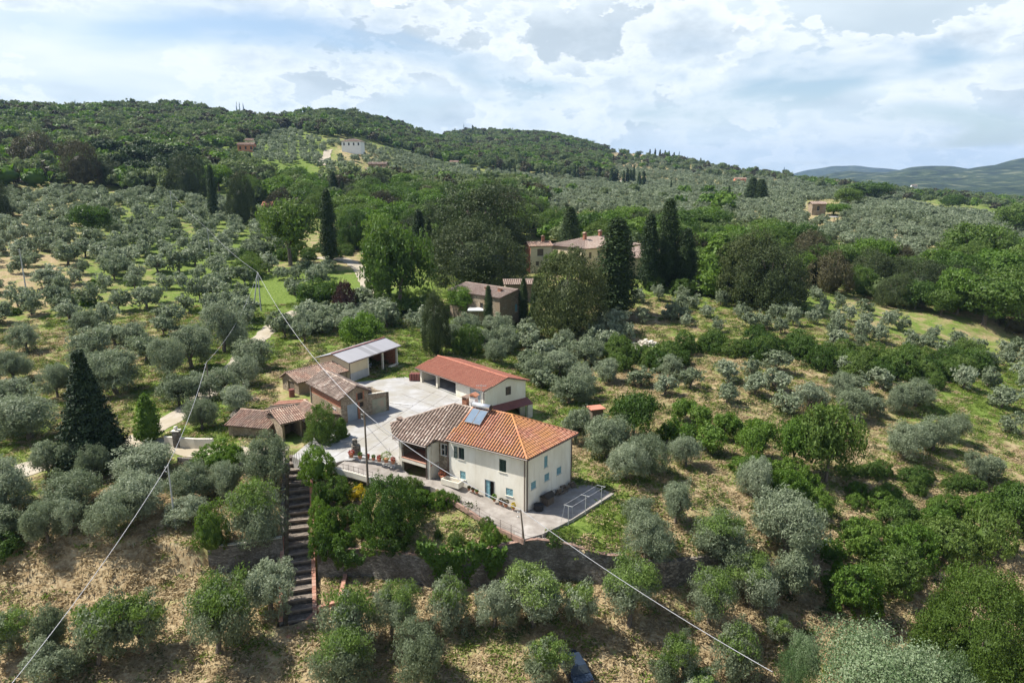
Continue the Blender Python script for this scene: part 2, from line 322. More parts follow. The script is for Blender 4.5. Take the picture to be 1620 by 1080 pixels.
# ------------------------------------------------------------------ the lie of the land
def bearing(px, py):
    """direction of sight for a survey reading: (u right, y forward, z up) per unit"""
    u = (px - 810) / 1080.0; v = (540 - py) / 1080.0
    return u, cp + v * sp, -sp + v * cp
def site(px, py, z=0.0):
    u, y, zz = bearing(px, py); t = (z - CAM_H) / zz
    return (u * t, y * t)
def site3(px, py, z=0.0):
    a = site(px, py, z); return (a[0], a[1], z)
def topz(p, py):
    """height of a point that stands over ground point p and is read at row py"""
    v = (540 - py) / 1080.0; t = p[1] / (cp + v * sp); return CAM_H + (-sp + v * cp) * t
def project(x, y, z):
    d = y * cp - (z - CAM_H) * sp
    return 810 + 1080 * x / d, 540 - 1080 * (y * sp + (z - CAM_H) * cp) / d
YZ = 2.0   # level of the concrete yard; the path before the house lies at 0
C = []     # contour lines from near to far: (px, py, z) when near, (px, py, distance) when far
def cz(*p):
    L = []
    for px, py, z in p:
        x, y = site(px, py, z); L.append((math.atan2(x, y), math.hypot(x, y), z))
    C.append(L)
def cd(*p):
    L = []
    for px, py, D in p:
        u, y, zz = bearing(px, py); h = math.hypot(u, y); L.append((math.atan2(u, y), D, CAM_H + zz / h * D))
    C.append(L)
C.append([(-1, 3, -13), (0, 3, -12.5), (1, 3, -14)])
C.append([(-1, 25, -9.5), (0, 25, -9.5), (1, 25, -13)])
cz((0, 1080, -7), (250, 1080, -7), (500, 1080, -7), (810, 1080, -6.5), (1100, 1080, -8), (1400, 1080, -10), (1620, 1080, -11))
cz((-200, 945, -5.2), (0, 940, -5.2), (150, 945, -5.2), (326, 908, -4.4), (330, 907, -4.4), (440, 888, -4.3), (500, 925, -4.6), (573, 914, -4.6), (665, 928, -4.7), (800, 918, -4.3), (850, 916, -4.2), (905, 915, -4.1), (960, 918, -4.3), (985, 909, -4.3), (1110, 912, -4.6), (1200, 905, -5), (1300, 930, -6.5), (1500, 950, -8), (1620, 960, -8.8), (1800, 960, -9.5))
cz((-200, 820, -1.2), (0, 840, -1.6), (150, 848, -1.8), (322, 862, -1.9), (330, 868, -1.8), (440, 852, -1.7), (500, 872, -2), (540, 869.5, -1.87), (573, 868, -1.8), (665, 880, -1.9), (800, 863, -.7), (850, 855, -.25), (905, 862, -.7), (960, 880, -1.5), (985, 880, -1.6), (1110, 884, -2.4), (1200, 862, -3), (1300, 850, -4.5), (1500, 840, -6), (1620, 830, -6.5), (1800, 820, -7))
cz((-200, 770, -.5), (0, 790, -.6), (250, 785, -.3), (440, 780, 0), (500, 790, 0), (573, 780, .2), (640, 779, .4), (700, 790, .3), (755, 820, 0), (800, 842, 0), (845, 851, -.02), (905, 842, -.15), (968, 815, -.3), (1000, 805, -.6), (1110, 800, -1.3), (1200, 790, -2.2), (1300, 790, -3.5), (1500, 780, -5), (1620, 780, -6), (1800, 780, -7))
cz((-200, 700, .6), (0, 720, .5), (250, 715, 1.0), (440, 735, 1.7), (500, 742, YZ - .2), (560, 742, 1.6), (600, 752, 1.2), (650, 754, .9), (709, 757, .75), (770, 785, .2), (832, 811, -.15), (903, 767, 0), (968, 765, -.1), (1100, 745, -1), (1300, 740, -2.5), (1500, 720, -4), (1620, 720, -5.5), (1800, 720, -6.5))
cz((-200, 630, 1), (0, 640, .8), (250, 640, 1.5), (430, 640, 1.9), (470, 640, YZ), (600, 655, YZ), (690, 660, YZ), (770, 645, YZ), (829, 662, -1), (903, 705, -.6), (1000, 690, -1), (1200, 680, -2), (1450, 660, -4), (1620, 650, -5.5), (1800, 650, -6.5))
cz((-200, 590, 2), (0, 600, 1.6), (250, 600, 2), (440, 600, YZ), (550, 585, YZ), (660, 598, YZ), (767, 620, 1.6), (829, 640, -1), (1000, 640, -.6), (1200, 640, -1), (1450, 630, -3), (1620, 620, -5), (1800, 620, -6))
cz((-200, 555, 2.5), (0, 560, 2.5), (250, 560, 2.5), (500, 530, 2.6), (620, 540, 2.2), (760, 555, 1.2), (850, 570, 0), (1000, 580, 0), (1200, 590, 0), (1450, 600, -2.5), (1620, 590, -5), (1800, 590, -6))
cz((-200, 500, 5), (0, 500, 5), (250, 500, 3.6), (413, 495, 3), (560, 490, 3), (770, 510, 2), (930, 520, 2), (1100, 520, 2), (1300, 520, 2), (1500, 540, -3), (1620, 530, -5), (1800, 530, -6))
cd((-200, 440, 205), (0, 440, 205), (250, 430, 205), (575, 440, 190), (700, 455, 180), (935, 435, 185), (1025, 447, 180), (1250, 455, 195), (1400, 470, 210), (1620, 480, 225), (1800, 480, 230))
cd((-200, 370, 270), (0, 370, 270), (250, 375, 265), (500, 385, 255), (700, 390, 250), (900, 380, 260), (1100, 385, 260), (1300, 395, 275), (1620, 430, 300), (1800, 430, 300))
cd((-200, 300, 380), (0, 305, 380), (250, 310, 370), (500, 325, 370), (700, 325, 370), (900, 335, 370), (1100, 338, 370), (1300, 342, 380), (1450, 350, 420), (1620, 385, 460), (1800, 385, 460))
cd((-200, 225, 600), (0, 228, 600), (250, 228, 620), (385, 240, 560), (547, 243, 600), (640, 268, 600), (800, 288, 620), (1000, 298, 650), (1200, 303, 700), (1350, 313, 750), (1500, 325, 850), (1620, 338, 900), (1800, 338, 900))
cd((-200, 178, 900), (0, 176, 900), (150, 176, 950), (300, 178, 1000), (430, 190, 1000), (510, 182, 950), (560, 186, 960), (640, 208, 1150), (700, 219, 1350), (740, 214, 1450), (800, 212, 1450), (870, 216, 1450), (910, 228, 1420), (960, 243, 1400), (1050, 248, 1400), (1150, 268, 1350), (1250, 280, 1300), (1350, 294, 1350), (1450, 306, 1500), (1620, 318, 1700), (1800, 318, 1700))
C.append([(a, D + 350, z - 55) for a, D, z in C[-1]])
C.append([(-1, 2900, 20), (0.3, 2900, 0), (0.45, 2900, 5), (1, 2900, 5)])
cd((-200, 330, 4700), (1000, 305, 4700), (1240, 286, 4700), (1300, 279, 4700), (1350, 272, 4700), (1400, 275, 4600), (1440, 267, 4700), (1470, 263, 4700), (1530, 267, 4700), (1560, 264, 4800), (1620, 255, 4900), (1750, 244, 5000), (1900, 254, 5000))
C.append([(a, D + 1300, z - 170) for a, D, z in C[-1]])
cd((-200, 330, 8200), (1000, 300, 8200), (1240, 277, 8200), (1285, 267, 8200), (1320, 262.5, 8200), (1360, 263.5, 8200), (1420, 270, 8200), (1500, 272, 8200), (1600, 262, 8300), (1640, 250, 8300), (1750, 240, 8300), (1900, 250, 8300))
C.append([(a, D + 1200, z - 250) for a, D, z in C[-1]])
C.append([(-1, 10000, -250), (1, 10000, -250)])
AZS = np.radians(np.concatenate([np.arange(-180, -60, 6), np.arange(-60, -42, 1.0), np.arange(-42, 42, 0.28), np.arange(42, 60, 1.0), np.arange(60, 181, 6)]))
KA = np.radians(np.arange(-180, 180.01, 0.1))
KD = []; KZ = []
for k, L in enumerate(C):
    L = sorted(L); a = [p[0] for p in L]; d = [p[1] for p in L]; z = [p[2] for p in L]
    md, mz = (d[0] + d[-1]) / 2, (z[0] + z[-1]) / 2
    a = [-math.pi, -2.2] + a + [2.2, math.pi]; d = [md, md] + d + [md, md]; z = [mz, mz] + z + [mz, mz]
    dd, zz = np.interp(KA, a, d), np.interp(KA, a, z)
    if k > 8:   # far contours run smoothly
        w = np.hanning(25 if k < 17 else 9); w /= w.sum()
        dd = np.convolve(np.pad(dd, len(w) // 2, mode='wrap'), w, 'valid'); zz = np.convolve(np.pad(zz, len(w) // 2, mode='wrap'), w, 'valid')
    KD.append(dd); KZ.append(zz)
KD = np.array(KD); KZ = np.array(KZ)
for p0_, p1_ in ((330, 446), (504, 1188)):   # where masonry stands the land steps straight up behind it
    a0_, a1_ = math.atan2((p0_ - 810) / 1080, .896), math.atan2((p1_ - 810) / 1080, .896); mk = (KA > a0_) & (KA < a1_)
    KD[4][mk] += .38; KD[3][mk] = KD[4][mk] - .1
for k in range(1, len(KD)): KD[k] = np.maximum(KD[k], KD[k - 1] + 0.1)
from mathutils import noise as mn
def hnoise(x, y, s):
    x = x / s; y = y / s
    return (np.sin(x * 1.7 + 1.3 * np.sin(y * 1.1)) * np.cos(y * 1.9 + 0.9 * np.sin(x * 1.3 + 2)) + 0.5 * np.sin(x * 3.9 + 2.1 * np.sin(y * 2.3)) * np.cos(y * 4.1 + x)) / 1.5
STAIR_A, STAIR_B = (-24.75, 74.1, 1.55), (-18.95, 53.6, -6.2)     # centre line of the garden stairway, top and foot
sdx, sdy = STAIR_B[0] - STAIR_A[0], STAIR_B[1] - STAIR_A[1]; SL = math.hypot(sdx, sdy); sdx /= SL; sdy /= SL
def height(x, y):
    x = np.atleast_1d(np.asarray(x, float)); y = np.atleast_1d(np.asarray(y, float))
    az = np.arctan2(x, y); D = np.hypot(x, y)
    ia = (az + math.pi) / math.radians(0.1); i0 = np.clip(np.floor(ia).astype(int), 0, len(KA) - 2); fr = ia - i0
    kd = KD[:, i0] * (1 - fr) + KD[:, i0 + 1] * fr; kz = KZ[:, i0] * (1 - fr) + KZ[:, i0 + 1] * fr
    z = np.full(D.shape, -250.0)
    for k in range(len(kd) - 1):
        m = (D >= kd[k]) & (D < kd[k + 1])
        t = (D[m] - kd[k][m]) / (kd[k + 1][m] - kd[k][m])
        z[m] = kz[k][m] + (kz[k + 1][m] - kz[k][m]) * t
    z = np.where(D < kd[0], kz[0], z)
    amp = np.clip((D - 115) / 300, 0, 1) * 1.6 + np.clip((D - 500) / 800, 0, 1) * 6 + 0
    z = z + amp * hnoise(x, y, 22 + 0) * np.clip(1 - (D - 500) / 500, 0, 1) + amp * hnoise(x + 50, y, 130) * np.clip((D - 300) / 500, 0, 1) * np.clip(1 - (D - 3000) / 2000, 0, 1) + np.clip((D - 2700) / 1200, 0, 1) * np.clip((9000 - D) / 500, 0, 1) * 22 * hnoise(x, y, 260)
    low = np.clip((kd[3] - D) / 4, 0, 1) * np.clip((D - 20) / 10, 0, 1)
    z = z + low * (0.22 * hnoise(x, y, 3.1) + 0.10 * hnoise(y, x, 1.1))
    left = np.clip((-x - 30) / 6, 0, 1) * np.clip((D - 58) / 4, 0, 1) * np.clip((150 - D) / 20, 0, 1)
    z = z + left * 0.25 * hnoise(x, y, 4.0)
    # cut for the stairway
    s = (x - STAIR_A[0]) * sdx + (y - STAIR_A[1]) * sdy; w = (x - STAIR_A[0]) * -sdy + (y - STAIR_A[1]) * sdx
    zs = STAIR_A[2] + (STAIR_B[2] - STAIR_A[2]) * np.clip(s / SL, 0, 1) - 0.55
    z = np.where((s > -0.2) & (s < SL + 0.3) & (np.abs(w + 0.0) < 1.95), np.minimum(z, zs), z)
    return z
def H(x, y): return float(height(x, y)[0])
_D = np.concatenate([np.arange(30, 130, 0.25), np.geomspace(130, 9000, 1400)])
def ground(px, py):
    """where a line of sight meets the land"""
    u, y, zz = bearing(px, py); h = math.hypot(u, y)
    X, Y, Z = _D * u / h, _D * y / h, CAM_H + _D * zz / h
    d = Z - height(X, Y); k = np.argmax(d < 0) if (d < 0).any() else len(_D) - 1
    if k > 0 and d[k] < 0:
        t = d[k - 1] / (d[k - 1] - d[k]); return X[k - 1] + (X[k] - X[k - 1]) * t, Y[k - 1] + (Y[k] - Y[k - 1]) * t, Z[k - 1] + (Z[k] - Z[k - 1]) * t
    return X[k], Y[k], H(X[k], Y[k])
rings = np.concatenate([[3, 12, 20, 27, 33, 38, 42], np.arange(45, 112, 0.42), np.geomspace(112.5, 1700, 190), np.geomspace(1750, 9900, 110)])
AA, RR = np.meshgrid(AZS, rings)
TX, TY = (RR * np.sin(AA)), (RR * np.cos(AA))
TZ = height(TX.ravel(), TY.ravel()).reshape(TX.shape)
# ground cover: dry grass 0 .. fresh grass 1, and leaf litter under the woods, read off along the slopes
GREEN = [(60, 1000, .15), (250, 1050, .12), (200, 910, .02), (100, 880, .05), (600, 1050, .15), (780, 1030, .4), (900, 1060, .1), (1100, 1030, .1), (1000, 950, .12), (700, 940, .1), (1350, 1000, .1), (1600, 900, .1), (1250, 950, .15),
 (100, 740, .5), (220, 760, .3), (60, 690, .6), (110, 650, .5), (20, 700, .7), (350, 790, .1), (250, 620, .75), (400, 620, .5), (330, 650, .9), (370, 640, .9), (420, 630, .45), (450, 600, .3), (380, 790, .2), (230, 600, .55), (200, 560, .4), (120, 540, .4), (60, 570, .45), (30, 545, .4), (230, 510, .5), (110, 500, .8), (60, 470, .3), (120, 440, .35), (30, 440, .2), (160, 430, .7), (60, 400, .3), (340, 400, 1), (250, 380, 1), (320, 420, .9), (400, 520, .9), (430, 470, 1), (500, 450, 1), (560, 470, .9), (480, 410, .4), (540, 400, .3), (100, 340, .4), (300, 360, .6), (200, 410, .6), (370, 570, .9), (400, 560, .7),
 (640, 500, .9), (700, 530, .9), (800, 540, .8), (900, 560, .6), (960, 540, .4), (860, 620, .8), (900, 660, .8), (930, 700, .05), (960, 740, .6), (930, 790, .9), (950, 840, .95), (900, 850, .9), (1000, 770, .6), (1060, 790, .3), (1090, 830, .35), (1050, 870, .3), (1150, 780, .35), (1100, 740, .3), (1160, 690, .5), (1010, 590, .2), (1050, 620, .35), (1150, 610, .35), (1250, 620, .3), (1300, 690, .3), (1200, 650, .4), (1350, 610, .2), (1400, 700, .45), (1500, 730, .5), (1600, 730, .4), (1480, 650, .8), (1550, 640, .9), (1600, 600, .9), (1480, 610, .8), (1360, 700, .2), (1450, 770, .2), (1550, 780, .3), (1420, 640, .3),
 (1010, 500, .2), (1050, 520, .45), (1000, 470, .7), (1120, 480, .6), (1200, 500, .6), (1300, 530, .55), (1350, 550, .5), (1250, 480, .8), (1450, 520, .55), (1550, 540, .5), (1600, 560, .5), (1500, 570, .6), (1400, 485, .5), (1500, 500, .5), (1580, 515, .45), (1230, 455, .9),
 (800, 320, .6), (900, 310, .3), (1000, 330, .5), (1150, 310, .4), (1250, 340, .3), (1400, 380, .2), (1500, 390, .3), (1520, 400, .7), (1350, 330, .3), (420, 270, 1), (440, 280, 1), (470, 290, .9), (500, 250, .8), (600, 250, .35), (560, 245, .25), (650, 255, .4), (540, 262, .5), (620, 262, .6), (620, 238, .7), (680, 252, .8), (650, 243, .8), (1000, 250, .2), (1100, 270, .4), (1300, 290, .6), (1500, 300, .7), (850, 300, .4), (300, 230, .8), (100, 230, .8), (600, 210, .9), (850, 235, .8), (1200, 290, .3), (1450, 340, .6), (1600, 340, .8)]
gx, gy, gv = np.array(GREEN, float).T
def px_of(X, Y, Z):
    d = Y * cp - (Z - CAM_H) * sp; d = np.where(d < 1, 1, d)
    return 810 + 1080 * X / d, 540 - 1080 * (Y * sp + (Z - CAM_H) * cp) / d
PX, PY = px_of(TX.ravel(), TY.ravel(), TZ.ravel())
val = np.full(PX.shape, .35); inn = (TY.ravel() > 5)
wsum = np.zeros(PX.shape); vs_ = np.zeros(PX.shape)
for a, b, c in GREEN:
    s = np.clip(1.0 - (b - 250) / 900.0, .15, 1) ; sc_ = 14 + (b - 220) * 0.055
    w = 1.0 / (((PX - a) / sc_) ** 2 + ((PY - b) / (sc_ * .6)) ** 2 + .15) ** 1.6
    wsum += w; vs_ += w * c
val = np.where(inn, vs_ / np.maximum(wsum, 1e-9), .35)
val = np.where(TX.ravel() ** 2 + TY.ravel() ** 2 > 1900 ** 2, 0.85, val)
me = bpy.data.meshes.new('ground')
nr, na = TX.shape
verts = np.stack([TX.ravel(), TY.ravel(), TZ.ravel()], 1)
ii = np.arange(nr * na).reshape(nr, na)
q = np.stack([ii[:-1, :-1], ii[:-1, 1:], ii[1:, 1:], ii[1:, :-1]], -1).reshape(-1, 4)[:, ::-1]
me.vertices.add(len(verts)); me.vertices.foreach_set('co', verts.ravel())
me.loops.add(q.size); me.loops.foreach_set('vertex_index', q.ravel().astype(np.int32))
me.polygons.add(len(q)); me.polygons.foreach_set('loop_start', (np.arange(len(q)) * 4).astype(np.int32)); me.polygons.foreach_set('use_smooth', np.ones(len(q), bool))
me.update(calc_edges=True)
at = me.attributes.new('cover', 'FLOAT', 'POINT'); at.data.foreach_set('value', val)
far = np.clip((np.hypot(TX, TY).ravel() - 1250) / 500, 0, 1)
at = me.attributes.new('wood', 'FLOAT', 'POINT'); at.data.foreach_set('value', far)
go = bpy.data.objects.new('ground', me); COL.objects.link(go); go['kind'] = 'structure'
m = new_mat('hill_ground')
out = N('ShaderNodeOutputMaterial'); b = N('ShaderNodeBsdfPrincipled'); b.inputs['Roughness'].default_value = 0.95; b.inputs['Specular IOR Level'].default_value = 0.15
ge = N('ShaderNodeNewGeometry'); pos = ge.outputs['Position']
ac = N('ShaderNodeAttribute', attribute_name='cover'); aw = N('ShaderNodeAttribute', attribute_name='wood')
n1 = noise(pos, 0.32, 8, 0.62); n2 = noise(pos, 2.6, 6, 0.65, 4.0); n3 = noise(pos, 0.06, 5, 0.6, 8.0)
dry = ramp(n2, [(0.30, (0.17, 0.115, 0.06)), (0.47, (0.33, 0.245, 0.135)), (0.62, (0.43, 0.35, 0.215)), (0.75, (0.50, 0.425, 0.28))])
grn = ramp(n2, [(0.30, (0.060, 0.10, 0.016)), (0.50, (0.125, 0.185, 0.032)), (0.70, (0.23, 0.275, 0.070))])
f = M('ADD', ac.outputs['Fac'], M('MULTIPLY', M('SUBTRACT', n1, 0.5), 1.9)); f = M('ADD', f, M('MULTIPLY', M('SUBTRACT', n2, 0.5), 0.9))
f = M('MULTIPLY', M('ADD', f, -0.22), 2.2, clamp=True)
mx = N('ShaderNodeMix', data_type='RGBA'); LK(f, mx.inputs[0]); LK(dry, mx.inputs[6]); LK(grn, mx.inputs[7])
wood = ramp(noise(pos, 0.012, 9, 0.7, 3.0), [(0.40, (0.012, 0.022, 0.012)), (0.50, (0.028, 0.045, 0.020)), (0.57, (0.05, 0.07, 0.03)), (0.63, (0.13, 0.14, 0.08))])
mx2 = N('ShaderNodeMix', data_type='RGBA'); LK(aw.outputs['Fac'], mx2.inputs[0]); LK(mx.outputs[2], mx2.inputs[6]); LK(wood, mx2.inputs[7])
LK(mx2.outputs[2], b.inputs['Base Color'])
bn = N('ShaderNodeBump'); bn.inputs['Strength'].default_value = 0.7; bn.inputs['Distance'].default_value = 0.12; LK(noise(pos, 1.7, 9, 0.68, 2.0), bn.inputs['Height']); LK(bn.outputs[0], b.inputs['Normal'])
LK(b.outputs[0], out.inputs[0]); me.materials.append(m)
def drape(name, pts, width, mat, lift=0.05, step=1.2, extra=None):
    """ribbon laid on the land along surveyed points"""
    P = [ground(*p)[:2] if len(p) == 2 else (p[0], p[1]) for p in pts]
    mb = MB(); prev = None; Q = []
    for a, c in zip(P, P[1:]):
        n = max(1, int(math.hypot(c[0] - a[0], c[1] - a[1]) / step))
        Q += [(a[0] + (c[0] - a[0]) * k / n, a[1] + (c[1] - a[1]) * k / n) for k in range(n)]
    Q.append(P[-1])
    for _ in range(6): Q = [Q[0]] + [((Q[i-1][0] + 2 * Q[i][0] + Q[i+1][0]) / 4, (Q[i-1][1] + 2 * Q[i][1] + Q[i+1][1]) / 4) for i in range(1, len(Q) - 1)] + [Q[-1]]
    for i, p in enumerate(Q):
        a = Q[max(0, i - 1)]; c = Q[min(len(Q) - 1, i + 1)]; L = math.hypot(c[0] - a[0], c[1] - a[1]) or 1
        nx, ny = -(c[1] - a[1]) / L, (c[0] - a[0]) / L; w = width / 2 * (1 + 0.12 * math.sin(i * 1.7))
        zc = H(*p)
        row = [(p[0] + nx * k * w, p[1] + ny * k * w, max(H(p[0] + nx * k * w, p[1] + ny * k * w), zc - 0.25) + lift) for k in (-1, -.5, 0, .5, 1)]
        if prev:
            for k in range(4): mb.face([prev[k], prev[k + 1], row[k + 1], row[k]])
        prev = row
    o = mb.build(name, mat, smooth=True); o['kind'] = 'structure'
    return o
drape('gravel_drive', [(205, 700), (240, 683), (268, 668), (300, 645), (340, 612), (372, 580), (397, 552), (420, 527), (442, 506), (470, 492)], 3.2, M_['gravel'], 0.06)
drape('access_lane', [(20, 748), (60, 738), (110, 725), (160, 712), (205, 700), (280, 706), (330, 712), (400, 722), (455, 722)], 3.6, M_['gravel'], 0.06)
drape('asphalt_road', [(600, 475), (588, 457), (580, 447), (576, 437), (570, 426), (552, 412), (530, 409), (500, 408)], 4.0, M_['gravel'], 0.10)
drape('hill_track', [(508, 262), (512, 253), (517, 246), (520, 238)], 6.0, M_['gravel'], 0.4, 4)
# ------------------------------------------------------------------ building kit
def plane_axes(poly):
    P = [Vector(p) for p in poly]; n = Vector((0, 0, 0))
    for i in range(len(P)): n += (P[i] - P[0]).cross(P[(i + 1) % len(P)] - P[0])
    n.normalize()
    if n.z < 0: n = -n
    d = Vector((0, 0, -1)); d = (d - n * d.dot(n)).normalized()
    return n, d, n.cross(d).normalized()
def slab(mb, poly, th=0.12, drop=0.0):
    P = [(p[0], p[1], p[2] - drop) for p in poly]
    A = sum((Vector(P[i]).cross(Vector(P[(i + 1) % len(P)]))).z for i in range(len(P)))
    if A < 0: P = P[::-1]
    mb.hexa([(p[0], p[1], p[2] - th) for p in P], P)
def tiles(mb, poly, w=0.24, l=0.45, r=0.085, lift=0.012, jit=0.5, seg=3):
    n, d, a = plane_axes(poly); O = Vector(poly[0])
    uv = [((Vector(p) - O).dot(a), (Vector(p) - O).dot(d)) for p in poly]
    u0, u1 = min(p[0] for p in uv), max(p[0] for p in uv)
    k = int((u1 - u0) / w)
    for i in range(k + 1):
        u = u0 + (i + 0.5) * (u1 - u0) / (k + 1); xs = []
        for (ua, va), (ub, vb) in zip(uv, uv[1:] + uv[:1]):
            if (ua - u) * (ub - u) < 0: xs.append(va + (vb - va) * (u - ua) / (ub - ua))
        xs.sort()
        for va, vb in zip(xs[::2], xs[1::2]):
            L = vb - va; m = max(1, round(L / l)); rowv = rnd.random() * 0.3
            for j in range(m):
                s0, s1 = va + L * j / m - 0.03, va + L * (j + 1) / m + 0.03
                mb.cur = max(0, min(1, rowv + rnd.random() * 0.75)); du = (rnd.random() - .5) * 0.03 * jit
                r0, r1 = r * 0.86, r * (1 + 0.1 * rnd.random()); h1 = 0.025 + 0.01 * rnd.random()
                A = []; B = []
                for t in range(seg + 1):
                    ang = math.pi * t / seg; ca, sa = math.cos(ang), math.sin(ang)
                    A.append(O + a * (u + du + r0 * ca) + d * s0 + n * (lift + r0 * sa * .8)); B.append(O + a * (u + du + r1 * ca) + d * s1 + n * (lift + h1 + r1 * sa * .8))
                for t in range(seg): mb.face([A[t], B[t], B[t + 1], A[t + 1]])
                mb.face(B)
def ridge(mb, p0, p1, r=0.12, l=0.4):
    a, b = Vector(p0), Vector(p1); L = (b - a).length; m = max(1, round(L / l)); d = (b - a) / L
    side = d.cross(Vector((0, 0, 1))).normalized(); up = side.cross(d)
    for j in range(m):
        mb.cur = rnd.random(); s0, s1 = a + d * (L * j / m - .02), a + d * (L * (j + 1) / m + .02)
        A = []; B = []
        for t in range(5):
            ang = math.pi * t / 4; A.append(s0 + side * r * .9 * math.cos(ang) + up * (r * .9 * math.sin(ang))); B.append(s1 + side * r * math.cos(ang) + up * (.02 + r * math.sin(ang)))
        for t in range(4): mb.face([A[t], A[t + 1], B[t + 1], B[t]])
        mb.face(A[::-1]); mb.face(B)
def roof(parent, polys, mtile, ridges=(), w=0.24, l=0.45, r=0.085, th=0.12, ridge_r=0.12, under='slab', jit=0.5, name='roof', label=None):
    mb = MB()
    for p in polys: slab(mb, p, th)
    o = mb.build(name, M_[under] , parent)
    if label: o['label'] = label
    t = MB()
    for p in polys: tiles(t, p, w, l, r, jit=jit)
    t.build('roof_tile', M_[mtile], o)['kind'] = 'stuff'
    if ridges:
        t = MB()
        for a, b in ridges: ridge(t, (a[0], a[1], a[2] + .03), (b[0], b[1], b[2] + .03), ridge_r)
        t.build('ridge_tile', M_[mtile], o)['kind'] = 'stuff'
    return o
class Frame:
    """plan frame: origin corner, p runs along the first wall, q into the building"""
    def __init__(s, O, P, Q):
        s.O = Vector(O); a = Vector(P) - s.O; b = Vector(Q) - s.O; s.L, s.W = a.length, b.length; s.a, s.b = a.normalized(), b.normalized()
    def __call__(s, p, q, z=None):
        v = s.O + s.a * p + s.b * q
        return (v.x, v.y) if z is None else (v.x, v.y, z)
def on_wall(p0, p1, u, out=0.0):
    p0 = Vector(p0[:2]); p1 = Vector(p1[:2]); d = (p1 - p0).normalized(); n = Vector((d.y, -d.x)); v = p0 + d * u + n * out
    return v, d, n
def panel(mb, p0, p1, u0, u1, z0, z1, o0, o1):
    a, d, n = on_wall(p0, p1, u0); b = a + d * (u1 - u0)
    q = [a + n * o0, a + n * o1, b + n * o1, b + n * o0]
    mb.prism([(v.x, v.y) for v in q], z0, z1)
def shuttered(parent, p0, p1, u, z, w, h, mat, openness=0, sill=True, name='window', glass='glass'):
    """window in a wall opening: pane, two louvred shutters, sill; openness 0 closed, 1 folded back on the wall"""
    mb = MB(); panel(mb, p0, p1, u - w/2, u + w/2, z, z + h, -.19, -.15); wn = mb.build(name, M_[glass], parent)
    fr = MB()
    for a, b in ((u - w/2, u - w/2 + .06), (u + w/2 - .06, u + w/2), (u - .03, u + .03)): panel(fr, p0, p1, a, b, z, z + h, -.15, -.10)
    panel(fr, p0, p1, u - w/2 + .06, u + w/2 - .06, z + h - .06, z + h, -.148, -.102); fr.build('frame', M_['frame'], wn)
    for s in (-1, 1):
        sh = MB()
        if openness == 0 or (openness == 0.5 and s > 0): a, b, o0, o1 = (u - w/2 + .01, u - .008, -.08, -.03) if s < 0 else (u + .008, u + w/2 - .01, -.08, -.03)
        elif openness == 1 or openness == 0.5: a, b, o0, o1 = (u - w - .02, u - w/2 - .02, .02, .06) if s < 0 else (u + w/2 + .02, u + w + .02, .02, .06)
        else: continue
        e = .05
        panel(sh, p0, p1, a, a + e, z + .02, z + h - .02, o0, o1); panel(sh, p0, p1, b - e, b, z + .02, z + h - .02, o0, o1)
        for zz in (z + .02, z + h / 2 - .03, z + h - .09): panel(sh, p0, p1, a + e, b - e, zz, zz + .07, o0, o1 - .004)
        k = max(3, int(h / .12))
        for j in range(k): panel(sh, p0, p1, a + e, b - e, z + .1 + j * (h - .2) / k, z + .1 + j * (h - .2) / k + .06, o0 + .008, o1 - .012)
        sh.build('shutter', M_[mat], wn)
    if sill:
        sl_ = MB(); panel(sl_, p0, p1, u - w/2 - .08, u + w/2 + .08, z - .08, z - .003, -.1, .07); sl_.build('sill', M_['beigecolumn'], wn)
    return wn
def chimney(parent, x, y, z0, z1, w, mat='brick', cap='tile_mid', rz=0.0, twin=False):
    mb = MB(); mb.box((x, y, (z0 + z1) / 2), (w, w * .8, z1 - z0), rz); c = mb.build('chimney', M_[mat], parent)
    cm = MB()
    ca, sa = math.cos(rz), math.sin(rz)
    for dx in (-.4, .4): cm.box((x + dx * w * ca, y + dx * w * sa, z1 + .1), (w * .2, w * .8, .2), rz)
    L = w * .75
    n_ = Vector((-sa, ca, 0)) * w * .55; e = Vector((ca, sa, 0)) * L; t = Vector((x, y, z1 + .2)); up = Vector((0, 0, w * .35))
    cm.hexa([t - e - n_, t + e - n_, t + e + n_, t - e + n_], [t - n_ * 1 + up - e * .05, t - n_ + up + e * .05, t + n_ + up + e * .05, t + n_ + up - e * .05])
    cm.build('chimney_cap', M_[cap], c)
    return c
def downpipe(parent, x, y, z0, z1, name='downpipe', r=.055):
    mb = MB(); mb.tube((x, y, z0), (x, y, z1), r, r, 8); return mb.build(name, M_['gutter'], parent)
def gutter(parent, p0, p1, r=.07):
    mb = MB(); mb.tube(p0, p1, r, r, 6); return mb.build('gutter', M_['gutter'], parent)

# ------------------------------------------------------------------ the farmhouse
A_ = (1.39, 62.54); B_ = (6.40, 68.85); C_ = (-6.66, 67.60); D_ = (-1.65, 73.91)
FH = Frame(A_, C_, B_); EZ = 6.0
house = thing('farmhouse', 'cream farmhouse with orange hipped tile roof, green and blue shutters and an old loggia wing', 'farmhouse', (A_[0], A_[1], 0))
LW, WW = FH.L, FH.W
